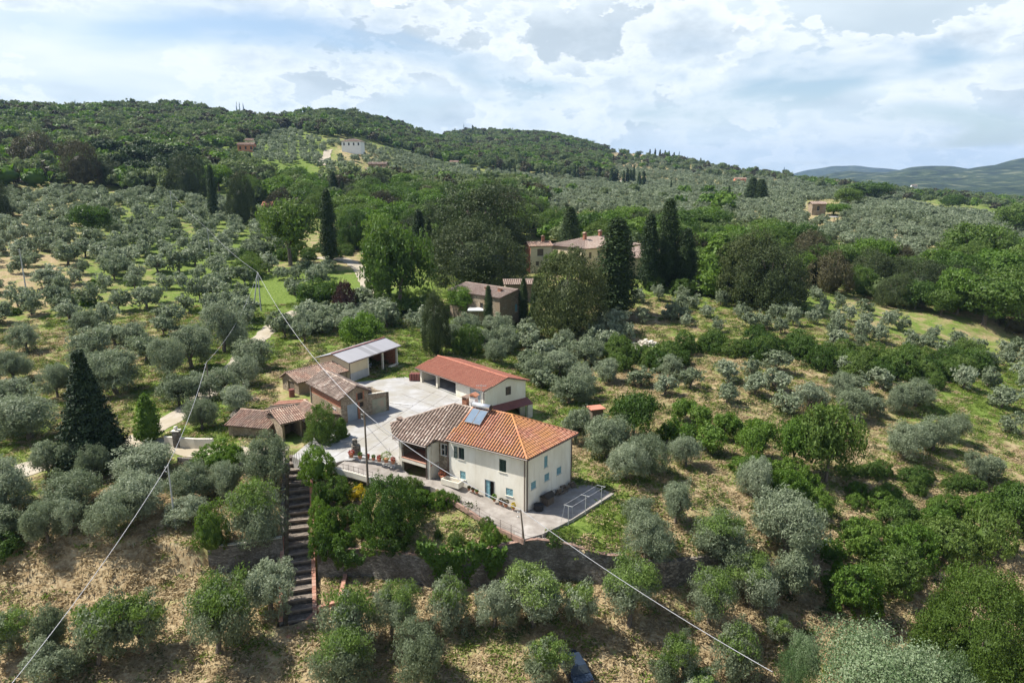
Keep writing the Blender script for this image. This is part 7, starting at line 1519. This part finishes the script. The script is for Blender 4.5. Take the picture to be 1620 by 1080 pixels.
# ivy over the wall
def ivy(label, px0, px1, top, bot, n, size=.16, mat='bright', z=-1.5, dpt=.5):
    P = []; r = np.random.default_rng(5)
    for _ in range(n):
        px = px0 + (px1 - px0) * r.random(); f = r.random(); env = math.sin(math.pi * (px - px0) / (px1 - px0)) ** .5; py = top + 10 + 6 * math.sin(px * .09) + 4 * math.sin(px * .31) - 6 * r.random() ** 3 + (bot - top) * f * env * (.75 + .3 * math.sin(px * .13))
        x, y, _ = (0, 0, 0); xa, ya = site(px, 877, -1.6); ya -= .42 + dpt * r.random() * (1 - f * .4); zz = topz((xa, ya), py); P.append((xa + r.normal() * .1, ya, zz))
    P = np.array(P); c = P.mean(0); me = leaf_mesh('climbing_ivy', P - c, size, [M_[mat]], .7, 2, np.tile(np.array([0, -1, .6]), (len(P), 1))); o = bpy.data.objects.new('climbing_ivy', me); COL.objects.link(o); o.location = tuple(c); tag(o, label, 'ivy'); return o
ivy('bright green ivy hanging over the middle of the garden wall', 664, 800, 856, 922, 2600)
ivy('dark trailing plant over the stair end of the garden wall', 535, 578, 866, 892, 500, .12, 'broad', -1.8)
# ------------------------------------------------------------------ groves, woods and thickets
proto('olivemass', 'olive', 5, 60, 18, .52, .066, ['olive'], single=True)
def inpoly(px, py, poly):
    c = np.zeros(px.shape, bool); n = len(poly)
    for i in range(n):
        x1, y1 = poly[i]; x2, y2 = poly[(i + 1) % n]
        if y1 == y2: continue
        c ^= ((y1 > py) != (y2 > py)) & (px < (x2 - x1) * (py - y1) / (y2 - y1) + x1)
    return c
def scatter(poly, spacing, dmin, dmax, seed, jit=.32, rot=.3, keep=1.0):
    """points on the land inside a tract whose outline was read off the view"""
    r = np.random.default_rng(seed); az = [math.atan2((p[0] - 810) / 1080, 1.0) for p in poly]; a0, a1 = min(az) - .05, max(az) + .05
    xs = [D * math.sin(a) for a in (a0, a1, 0 if a0 < 0 < a1 else a0) for D in (dmin, dmax)]; ys = [D * math.cos(a) for a in (a0, a1, 0 if a0 < 0 < a1 else a0) for D in (dmin, dmax)]
    R_ = max(max(map(abs, xs)), max(ys)) * 1.05; n = int(R_ / spacing) + 1
    gx_, gy_ = np.meshgrid(np.arange(-n, n + 1), np.arange(-n, n + 1)); gx_ = gx_.ravel() * spacing; gy_ = gy_.ravel() * spacing
    X = gx_ * math.cos(rot) - gy_ * math.sin(rot); Y = gx_ * math.sin(rot) + gy_ * math.cos(rot)
    m = (Y > 5); X, Y = X[m], Y[m]; X = X + r.normal(size=X.shape) * spacing * jit * .6; Y = Y + r.normal(size=Y.shape) * spacing * jit * .6
    D = np.hypot(X, Y); A = np.arctan2(X, Y); m = (D > dmin) & (D < dmax) & (A > a0) & (A < a1) & (r.random(X.shape) < keep); X, Y = X[m], Y[m]
    Z = height(X, Y); PXx, PYy = px_of(X, Y, Z); m = inpoly(PXx, PYy, poly); return X[m], Y[m], Z[m]
USED = np.array([(a, b, c) for a, b, c in _used])
KEEPOUT = [[(425, 545), (655, 525), (700, 555), (850, 590), (850, 660), (930, 660), (930, 760), (1000, 790), (850, 870), (560, 880), (450, 760), (330, 700), (350, 672), (425, 650)], [(700, 440), (850, 440), (850, 530), (700, 530)], [(515, 252), (575, 252), (575, 232), (515, 232)], [(1270, 318), (1330, 318), (1330, 356), (1270, 356)], [(398, 262), (475, 262), (480, 292), (398, 292)]]
ROADS = []
for pts in ([(205, 700), (268, 668), (340, 612), (397, 552), (442, 506), (470, 492)], [(20, 748), (110, 725), (205, 700), (330, 712), (455, 722)], [(600, 475), (588, 457), (576, 437), (552, 412), (500, 408)], [(508, 262), (517, 246), (520, 238)]):
    P = [ground(*p)[:2] for p in pts]
    for a, b in zip(P, P[1:]): ROADS.append((a, b))
def clear(X, Y, Z, rad):
    ok = np.ones(X.shape, bool)
    for x, y, w in USED: ok &= np.hypot(X - x, Y - y) > (w * .8 + rad)
    for a, b in ROADS:
        ax, ay = a; bx, by = b; L2 = (bx - ax) ** 2 + (by - ay) ** 2; t = np.clip(((X - ax) * (bx - ax) + (Y - ay) * (by - ay)) / L2, 0, 1); ok &= np.hypot(X - ax - t * (bx - ax), Y - ay - t * (by - ay)) > 2.4 + rad * .3
    px, py = px_of(X, Y, Z)
    for K in KEEPOUT: ok &= ~inpoly(px, py, K)
    for f in BLD: ok &= np.hypot(X - f[0], Y - f[1]) > f[2] + rad
    return ok
BLD = []
for o in COL.objects:
    if o.parent is None and o.type == 'EMPTY' and o.get('category') in ('house', 'villa', 'annex', 'farmhouse', 'tower house', 'hut', 'outhouse'):
        BLD.append((o.location.x + 3, o.location.y + 4, 8 if o.get('category') != 'hut' else 3))
        if o.name.startswith('hill_house'):
            for k in (8, 16): BLD.append((o.location.x * (1 - k / o.location.length) + 3, o.location.y * (1 - k / o.location.length), 6))
L_ = []   # (score, kind, x, y, z, h, w, key near, key far, label, group)
def sow(kind, poly, spacing, dmin, dmax, seed, h, wk, keys, label, group, keep=1.0, jit=.32, rad=1.5, rot=.3):
    X, Y, Z = scatter(poly, spacing, dmin, dmax, seed, jit, rot, keep); m = clear(X, Y, Z, rad); X, Y, Z = X[m], Y[m], Z[m]; r = np.random.default_rng(seed + 1)
    for x, y, z in zip(X, Y, Z):
        hh = h[0] + (h[1] - h[0]) * (r.random() if kind != 'wood' else r.random() ** 1.3); L_.append((hh / math.hypot(x, y), kind, x, y, z, hh, hh * wk * (.85 + .35 * r.random()), keys[int(r.random() * len(keys))], label, group))
OK_ = ['olive']
sow('olive', [(-260, 420), (0, 425), (330, 440), (420, 455), (425, 470), (395, 545), (330, 610), (265, 660), (200, 690), (100, 700), (-260, 720)], 6.6, 90, 215, 1, (4.0, 5.6), .92, OK_, 'grey olive on the terraced slope left of the gravel drive', 'olives on the terraced slope left of the drive', .66)
sow('olive', [(-260, 300), (0, 310), (200, 305), (330, 318), (440, 345), (460, 380), (430, 440), (330, 440), (0, 425), (-260, 420)], 7.4, 180, 400, 2, (4.2, 6.0), .98, OK_, 'olive in the dense grove on the upper left slope', 'olives of the upper left slope', .82)
sow('olive', [(-260, 740), (-20, 740), (0, 830), (-20, 860), (-260, 860)], 6.5, 60, 110, 3, (4, 5), 1, OK_, 'olive beyond the left edge above the dry bank', 'olives beyond the left edge')
sow('olive', [(470, 500), (560, 480), (640, 500), (640, 520), (530, 540), (430, 580), (425, 600), (385, 600), (400, 560), (450, 505)], 4.3, 100, 180, 4, (4, 5.2), 1.05, OK_, 'olive in the thick row behind the farm buildings along the drive', 'olives behind the farm buildings')
sow('olive', [(430, 430), (560, 420), (565, 480), (430, 495)], 8, 150, 240, 5, (4, 5), .9, OK_, 'thin olive scattered on the bright green meadow by the double pole', 'olives on the bright meadow', .85)
sow('olive', [(640, 500), (790, 525), (960, 515), (990, 530), (950, 560), (960, 600), (1010, 620), (940, 650), (870, 650), (850, 600), (700, 560), (640, 545)], 5.2, 95, 190, 6, (3.8, 5.2), .95, OK_, 'olive in the grove between the red garage and the stone farmhouse', 'olives behind the red garage', .92)
sow('olive', [(990, 600), (1090, 592), (1240, 575), (1340, 590), (1420, 610), (1330, 640), (1240, 655), (1180, 648), (1080, 640), (1010, 630)], 6.2, 85, 160, 7, (3.4, 4.4), 1.0, OK_, 'olive in rows on the dry terrace above the orchard', 'olives on the dry terrace above the orchard', .9, .18, rot=.55)
sow('olive', [(1000, 480), (1140, 455), (1240, 460), (1360, 490), (1500, 530), (1620, 560), (1900, 600), (1900, 640), (1600, 600), (1420, 570), (1300, 550), (1150, 530), (1060, 520), (985, 520)], 6.2, 120, 230, 8, (3.2, 4.3), .78, OK_, 'slim grey olive in the upper right grove above the dark thicket', 'olives of the upper right grove', .9)
sow('olive', [(1480, 600), (1640, 600), (1900, 640), (1900, 700), (1600, 690), (1560, 640)], 8, 90, 170, 9, (3.5, 4.5), .9, OK_, 'olive on the green slope at the right edge', 'olives on the green right slope', .75)
sow('olive', [(850, 520), (990, 520), (1010, 545), (960, 560), (860, 550)], 5.5, 120, 190, 10, (4, 5), 1, OK_, 'olive below the flowering oak near the rubble heap', 'olives near the rubble heap', .8)
sow('olive', [(700, 298), (860, 288), (940, 286), (1100, 292), (1250, 302), (1400, 318), (1620, 350), (1900, 350), (1900, 400), (1620, 400), (1500, 405), (1450, 425), (1380, 415), (1290, 385), (1190, 358), (1100, 345), (960, 340), (860, 345), (830, 315), (740, 305)], 7.2, 260, 1000, 11, (4.2, 5.6), 1.05, OK_, 'olive of the wide plain behind the manor house', 'olives of the wide plain', .93)
sow('olive', [(560, 229), (640, 243), (690, 258), (740, 268), (860, 278), (945, 285), (700, 300), (640, 300), (560, 290), (480, 262), (430, 262), (330, 250), (400, 232), (410, 212), (450, 205), (520, 225)], 8.0, 380, 900, 12, (4.2, 5.6), 1.05, OK_, 'olive on the hill under the white villa', 'olives under the white villa', .8)
sow('olive', [(962, 250), (1050, 250), (1150, 270), (1250, 280), (1400, 300), (1450, 312), (1400, 322), (1250, 302), (1100, 292), (950, 286)], 11, 560, 1500, 13, (4.5, 6.0), 1.1, OK_, 'olive on the far ridge slope', 'olives on the far ridge slope', .85)
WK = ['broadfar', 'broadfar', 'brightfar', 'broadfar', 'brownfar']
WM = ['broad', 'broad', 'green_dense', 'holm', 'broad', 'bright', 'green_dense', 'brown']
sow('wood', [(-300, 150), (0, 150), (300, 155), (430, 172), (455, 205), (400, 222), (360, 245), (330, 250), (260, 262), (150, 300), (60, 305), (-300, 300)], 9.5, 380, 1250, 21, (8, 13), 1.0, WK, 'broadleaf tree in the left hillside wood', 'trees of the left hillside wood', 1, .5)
sow('wood', [(430, 165), (510, 165), (600, 185), (720, 205), (800, 205), (960, 232), (968, 288), (860, 280), (800, 272), (740, 266), (690, 256), (640, 240), (580, 222), (520, 218), (455, 205)], 10, 560, 1650, 22, (8, 13), 1.0, WK, 'broadleaf tree in the wood on the central hill', 'trees of the central hill wood', 1, .5)
sow('wood', [(150, 262), (330, 255), (400, 262), (405, 292), (480, 300), (560, 292), (700, 300), (840, 303), (862, 340), (850, 380), (700, 400), (660, 420), (600, 412), (560, 395), (545, 345), (470, 348), (420, 330), (330, 305), (260, 312), (150, 300)], 8.5, 200, 620, 23, (8, 14), 1.0, WM, 'broadleaf tree in the wood behind the great oaks', 'trees behind the great oaks', .95, .5)
sow('wood', [(850, 366), (960, 364), (1100, 368), (1200, 382), (1300, 412), (1420, 448), (1500, 446), (1620, 420), (1900, 420), (1900, 530), (1620, 530), (1530, 520), (1440, 492), (1350, 468), (1260, 452), (1110, 455), (1070, 425), (960, 392), (870, 388)], 7.6, 170, 480, 24, (6, 12), 1.1, WM, 'broadleaf tree in the dark belt right of the manor cypresses', 'trees of the dark belt on the right', 1, .5)
sow('wood', [(1240, 282), (1450, 306), (1620, 318), (1900, 318), (1900, 340), (1620, 342), (1500, 325), (1350, 312)], 17, 700, 1900, 25, (8, 12), 1.1, WK, 'broadleaf tree on the far right ridge', 'trees on the far right ridge', .5, .5)
sow('wood', [(968, 240), (1150, 262), (1260, 276), (1250, 290), (1150, 285), (960, 262)], 15, 700, 1600, 26, (7, 11), 1.0, WK, 'broadleaf tree on the middle ridge', 'trees on the middle ridge', .45, .5)
sow('wood', [(700, 296), (1200, 308), (1290, 320), (1200, 345), (860, 335)], 34, 300, 800, 27, (6, 10), 1.1, ['broadfar', 'brightfar'], 'lone round tree among the olives of the plain', 'lone round trees of the plain', .5, .6)
sow('pine', [(165, 262), (300, 268), (300, 300), (170, 300)], 11, 380, 520, 28, (14, 17), .75, ['pine'], 'umbrella pine in the group on the left wood edge', 'umbrella pines on the left wood edge', .8, .5)
BM = ['bush', 'bush', 'bush', 'brightbush']
sow('bush', [(945, 572), (1000, 592), (1060, 585), (1100, 570), (1170, 565), (1240, 570), (1330, 590), (1400, 608), (1480, 612), (1560, 580), (1545, 560), (1450, 575), (1380, 570), (1300, 560), (1200, 545), (1100, 548), (1000, 562), (960, 562)], 3.4, 90, 200, 31, (2.8, 4.6), 1.2, ['bush'], 'dark leafy bush in the long thicket between the right hand terraces', 'bushes of the long thicket between the terraces', 1, .5, 0)
sow('bush', [(1290, 880), (1330, 860), (1420, 835), (1500, 800), (1560, 790), (1900, 770), (1900, 830), (1600, 838), (1520, 862), (1480, 885), (1420, 905), (1370, 930), (1300, 940)], 3.9, 55, 110, 32, (1.8, 3.4), 1.25, ['bush', 'brightbush', 'brightbush'], 'bush in the bramble thicket on the lower right', 'bushes of the lower right bramble thicket', .85, .5, -1)
sow('bush', [(1340, 768), (1500, 772), (1540, 800), (1480, 828), (1350, 812)], 2.9, 60, 110, 33, (1.5, 2.5), 1.2, ['brightbush', 'brightbush', 'bush'], 'leafy vine bush in the rows on the right terrace', 'vine bushes on the right terrace', .85, .25, 0, .9)
sow('bush', [(1330, 742), (1400, 748), (1480, 755), (1560, 772), (1560, 782), (1480, 768), (1400, 760), (1330, 755)], 1.9, 60, 120, 34, (1.5, 2.2), 1.3, ['bush'], 'low dark hedge bush along the edge of the mown field', 'hedge bushes below the mown field', 1, .3, 0)
sow('bush', [(0, 860), (60, 872), (40, 905), (-60, 920), (-120, 860)], 3.0, 55, 90, 35, (2.2, 3.4), 1.3, ['bush'], 'dark bush at the left edge on the dry bank', 'bushes at the left edge', 1, .4, 0)
sow('bush', [(360, 395), (560, 395), (560, 412), (360, 415)], 5, 150, 300, 36, (2.5, 4), 1.3, ['bush'], 'bush on the bank above the bright meadow', 'bushes above the bright meadow', .7, .5, 0)
sow('bush', [(1000, 455), (1100, 470), (1180, 480), (1150, 462), (1090, 450)], 5, 150, 260, 37, (3, 5), 1.3, BM, 'bush at the foot of the manor cypresses', 'bushes at the foot of the manor cypresses', .9, .5, 0)
sow('bush', [(580, 478), (700, 470), (700, 490), (600, 500)], 4.5, 120, 220, 38, (3, 4.5), 1.3, ['bush'], 'bush in the shade beneath the tall green trees', 'bushes beneath the tall green trees', .9, .5, 0)
sow('bush', [(-260, 500), (60, 470), (200, 440), (230, 450), (100, 500), (-260, 560)], 7, 120, 240, 39, (1.5, 3), 1.5, ['brightbush', 'bush'], 'wild bush among the terraces of the left slope', 'wild bushes on the left slope', .5, .6, 0)
sow('bush', [(1180, 740), (1290, 760), (1310, 800), (1220, 800), (1180, 770)], 3.0, 60, 110, 40, (2, 3.2), 1.3, ['brightbush'], 'feathery cane bush in the bamboo thicket', 'cane bushes of the bamboo thicket', .8, .4, -1)
NAMES = {'olive': ('olive_tree', 'olive tree'), 'wood': ('broadleaf_tree', 'tree'), 'pine': ('umbrella_pine', 'pine tree'), 'bush': ('thicket_bush', 'bush')}
LIM = {'olive': 300 - sum(1 for o in COL.objects if o.name.startswith('olive_tree') and o.parent is None), 'wood': 230, 'pine': 60, 'bush': 290}
FARKEY = {'olive': 'olivemass', 'bush': 'bush', 'broad': 'broadfar', 'bright': 'brightfar', 'green_dense': 'broadfar', 'holm': 'broadfar', 'brown': 'brownfar'}
L_.sort(key=lambda t: -t[0]); MASS = {}
GR = {}
for t in L_: GR.setdefault(t[9], []).append(t)
HUE = {'bright': 'light green', 'brightfar': 'light green', 'brightbush': 'light green', 'brown': 'brownish', 'brownfar': 'brownish', 'holm': 'olive green', 'broad': 'green', 'broadfar': 'green', 'green_dense': 'dense green', 'bush': 'dark'}
def describe(t):
    Z_ = GR[t[9]]; px = sorted(px_of(np.array([q[2] for q in Z_]), np.array([q[3] for q in Z_]), np.array([q[4] for q in Z_]))[0].tolist()); p = float(px_of(np.array([t[2]]), np.array([t[3]]), np.array([t[4]]))[0][0])
    DD = sorted(math.hypot(q[2], q[3]) for q in Z_); d = math.hypot(t[2], t[3]); HH = sorted(q[5] for q in Z_); n = len(Z_)
    f = sum(1 for q in px if q < p) / n; g_ = sum(1 for q in DD if q < d) / n; h_ = sum(1 for q in HH if q < t[5]) / n
    size = 'small' if h_ < .25 else 'big' if h_ > .75 else ''; side = ['far left', 'left', 'middle', 'right', 'far right'][min(4, int(f * 5))]; dep = ['front', 'centre', 'back'][min(2, int(g_ * 3))]
    lb = t[8]; hue = HUE.get(t[7], '')
    for w0 in ('dark leafy ', 'broadleaf ', 'grey ', 'slim grey ', 'thin '):
        if lb.startswith(w0): lb = lb[len(w0):]; hue = hue or w0.strip().split(' ')[-1]
    if hue and lb.split(' ')[0] in ('light', 'low', 'feathery', 'wild', 'leafy'): hue = '' 
    return ' '.join((f"{size} {hue} {lb}, {side} {dep}").split())
cnt = {}
for t in L_:
    k = t[1]; cnt[k] = cnt.get(k, 0) + 1
    if cnt[k] <= LIM[k]:
        nm, cat = NAMES[k]; key = t[7]
        if k == 'olive' and t[0] < .036: key = 'olivemid'
        plant(key, t[2], t[3], t[4] - (.1 if k != 'bush' else .3), t[5], t[6], nm, describe(t), cat, t[9])
    else: MASS.setdefault(k, []).append(t)
# geometry node masses for what is past counting
SRC = {}
def source(key):
    if key in SRC: return SRC[key]
    c = bpy.data.collections.new('plant_kinds_' + key)
    for i, (cm, tm) in enumerate(PROTO[key]):
        o = bpy.data.objects.new('kind_%02d' % i, cm); c.objects.link(o)
        a = np.empty(len(cm.vertices) * 3); cm.vertices.foreach_get('co', a); a = a.reshape(-1, 3); o['ht'] = float(np.percentile(a[:, 2], 99.5)) if key not in ('drytuft', 'greentuft', 'weed') else 1.0
        o['hw'] = float((np.percentile(a[:, 0], 99) - np.percentile(a[:, 0], 1) + np.percentile(a[:, 1], 99) - np.percentile(a[:, 1], 1)) / 2)
    SRC[key] = c; return c
def mass(name, label, cat, rows, key, seed=0):
    """rows: x,y,z,h,w"""
    c = source(key); hw = [o['hw'] for o in c.objects]; n = len(rows); r = np.random.default_rng(seed); A = np.array(rows); me = bpy.data.meshes.new(name)
    org = A[:, :3].mean(0); me.vertices.add(n); me.vertices.foreach_set('co', (A[:, :3] - org).ravel())
    idx = r.integers(0, len(hw), n); me.attributes.new('which', 'INT', 'POINT').data.foreach_set('value', idx.astype(np.int32))
    sc_ = np.stack([A[:, 4] / np.array(hw)[idx], A[:, 4] / np.array(hw)[idx], A[:, 3] / np.array([o['ht'] for o in c.objects])[idx]], 1); me.attributes.new('size', 'FLOAT_VECTOR', 'POINT').data.foreach_set('vector', sc_.ravel())
    rot = np.zeros((n, 3)); rot[:, 2] = r.random(n) * 6.283; me.attributes.new('turn', 'FLOAT_VECTOR', 'POINT').data.foreach_set('vector', rot.ravel())
    o = bpy.data.objects.new(name, me); COL.objects.link(o); o.location = tuple(org)
    ng = bpy.data.node_groups.new(name + '_plants', 'GeometryNodeTree'); ng.interface.new_socket('Geometry', in_out='INPUT', socket_type='NodeSocketGeometry'); ng.interface.new_socket('Geometry', in_out='OUTPUT', socket_type='NodeSocketGeometry')
    gi = ng.nodes.new('NodeGroupInput'); go_ = ng.nodes.new('NodeGroupOutput'); ip = ng.nodes.new('GeometryNodeInstanceOnPoints'); ci = ng.nodes.new('GeometryNodeCollectionInfo')
    ci.inputs['Collection'].default_value = c; ci.inputs['Separate Children'].default_value = True; ci.inputs['Reset Children'].default_value = True
    def na(nm, dt): q = ng.nodes.new('GeometryNodeInputNamedAttribute'); q.data_type = dt; q.inputs['Name'].default_value = nm; return next(s for s in q.outputs if s.enabled and s.name == 'Attribute')
    ng.links.new(gi.outputs[0], ip.inputs['Points']); ng.links.new(ci.outputs[0], ip.inputs['Instance']); ip.inputs['Pick Instance'].default_value = True
    ng.links.new(na('which', 'INT'), ip.inputs['Instance Index']); ng.links.new(na('turn', 'FLOAT_VECTOR'), ip.inputs['Rotation']); ng.links.new(na('size', 'FLOAT_VECTOR'), ip.inputs['Scale']); ng.links.new(ip.outputs[0], go_.inputs[0])
    md = o.modifiers.new('plants', 'NODES'); md.node_group = ng; return tag(o, label, cat, None, 'stuff')
by = {}
for k, T in MASS.items():
    for t in T: by.setdefault((k, FARKEY.get(t[7], t[7]) if not (k == 'olive' and t[0] < .012) else 'olivefar'), []).append((t[2], t[3], t[4] - .15, t[5], t[6]))
print('COUNTS', cnt, {k: len(v) for k, v in by.items()})
MN = {('olive', 'olivemass'): ('olive_grove', 'mass of grey olives filling the slopes behind the nearer trees', 'olive grove'), ('olive', 'olivefar'): ('distant_olive_grove', 'distant olives dotting the far plain and hillsides', 'olive grove'), ('wood', 'broadfar'): ('hillside_wood', 'far off broadleaf wood covering the hills', 'wood'), ('wood', 'brightfar'): ('pale_green_wood', 'lighter green trees scattered through the far off woods', 'wood'), ('wood', 'brownfar'): ('brownish_wood', 'brownish trees scattered through the far off woods', 'wood')}
for i, (kk, rows) in enumerate(by.items()):
    nm, lb, ct = MN.get(kk, (kk[0] + '_mass', 'dense mass of ' + kk[0] + ' growth farther back', kk[0])); mass(nm, lb, ct, rows, kk[1], i)
# grasses, weeds and low growth
def tuft(key, n, size, mat, spread=.5, upr=1.0, seed=1):
    L = []
    for i in range(3):
        r = np.random.default_rng(seed * 10 + i); P = np.stack([r.normal(size=n) * spread, r.normal(size=n) * spread, np.abs(r.normal(size=n)) * .35 * upr + .05], 1)
        L.append((leaf_mesh('tuft', P, size, [M_[mat]], .28, i, np.tile(np.array([0, 0, .3]), (n, 1)), droop=.9), None))
    PROTO[key] = L
M_['drygrass'] = leaf('dry_grass_blade', (0.22, 0.16, 0.08), (0.36, 0.28, 0.16), (0.50, 0.42, 0.26), .2, .8, .3, 1.0)
M_['freshgrass'] = leaf('fresh_grass_blade', (0.06, 0.10, 0.015), (0.12, 0.18, 0.03), (0.22, 0.27, 0.06), .3, .6, .4, 1.0)
M_['scrub'] = leaf('scrub_leaf', (0.035, 0.06, 0.014), (0.07, 0.10, 0.03), (0.13, 0.15, 0.06), .25, .6, .4, 1.0)
tuft('drytuft', 60, .26, 'drygrass', .55, .6, 1); tuft('greentuft', 60, .26, 'freshgrass', .55, .7, 2); tuft('weed', 90, .2, 'scrub', .4, 1.1, 3)
r = np.random.default_rng(77); n = 26000
a = np.radians(r.uniform(-41, 41, n)); D = 44 + (170 - 44) * r.random(n) ** .9; X, Y = D * np.sin(a), D * np.cos(a); Z = height(X, Y); px, py = px_of(X, Y, Z)
gvv = np.zeros(n); ws = np.zeros(n)
for aa, bb, c in GREEN:
    w = 1 / (((px - aa) / 25) ** 2 + ((py - bb) / 15) ** 2 + .15) ** 1.6; ws += w; gvv += w * c
gvv /= ws
farm = [[(455, 605), (660, 595), (850, 640), (905, 765), (975, 782), (860, 850), (825, 858), (700, 780), (590, 765), (500, 745), (450, 735), (440, 600)]]
ok = clear(X, Y, Z, -6) | True
for K in farm: ok &= ~inpoly(px, py, K)
s_ = (X - STAIR_A[0]) * sdx + (Y - STAIR_A[1]) * sdy; w_ = (X - STAIR_A[0]) * -sdy + (Y - STAIR_A[1]) * sdx; ok &= ~((s_ > -3) & (s_ < SL + 1) & (np.abs(w_) < 2.2))
for q0, q1 in ROADS:
    ax, ay = q0; bx, by_ = q1; L2 = (bx - ax) ** 2 + (by_ - ay) ** 2; t = np.clip(((X - ax) * (bx - ax) + (Y - ay) * (by_ - ay)) / L2, 0, 1); ok &= np.hypot(X - ax - t * (bx - ax), Y - ay - t * (by_ - ay)) > 2.3
u_r = r.random(n); gr_ = ok & (u_r < gvv * .85); wd_ = ok & ~gr_ & (r.random(n) < .012 + gvv * .14); dy_ = ok & ~gr_ & ~wd_
for nm, lb, m, key, hh in (('fresh_grass', 'fresh green grass growing on the meadows and terraces', gr_, 'greentuft', .55), ('dry_grass', 'dry straw coloured grass on the slopes', dy_, 'drytuft', .42), ('low_scrub', 'low scrub and weeds among the grass', wd_, 'weed', .8)):
    k = np.nonzero(m)[0]; h_ = hh * (.5 + r.random(len(k))); mass(nm, lb, 'grass' if 'grass' in nm else 'scrub', np.stack([X[k], Y[k], Z[k] - .04, h_, 1.2 + 1.2 * r.random(len(k))], 1), key, 3)
# ------------------------------------------------------------------ air
HB = 10500
mb = MB(); mb.box((0, 0, 50), (2 * HB, 2 * HB, 800)); hz_o = mb.build('haze', pm('unused', [(1, 1, 1), (1, 1, 1)]))
hm = new_mat('thin_air'); out = N('ShaderNodeOutputMaterial'); pv = N('ShaderNodeVolumePrincipled'); pv.inputs['Color'].default_value = (0.42, 0.62, 0.95, 1); pv.inputs['Density'].default_value = 6.5e-5; pv.inputs['Anisotropy'].default_value = 0.1
LK(pv.outputs[0], out.inputs['Volume']); hz_o.data.materials.clear(); hz_o.data.materials.append(hm); tag(hz_o, 'thin bluish summer haze over the valley', 'haze', None, 'stuff')
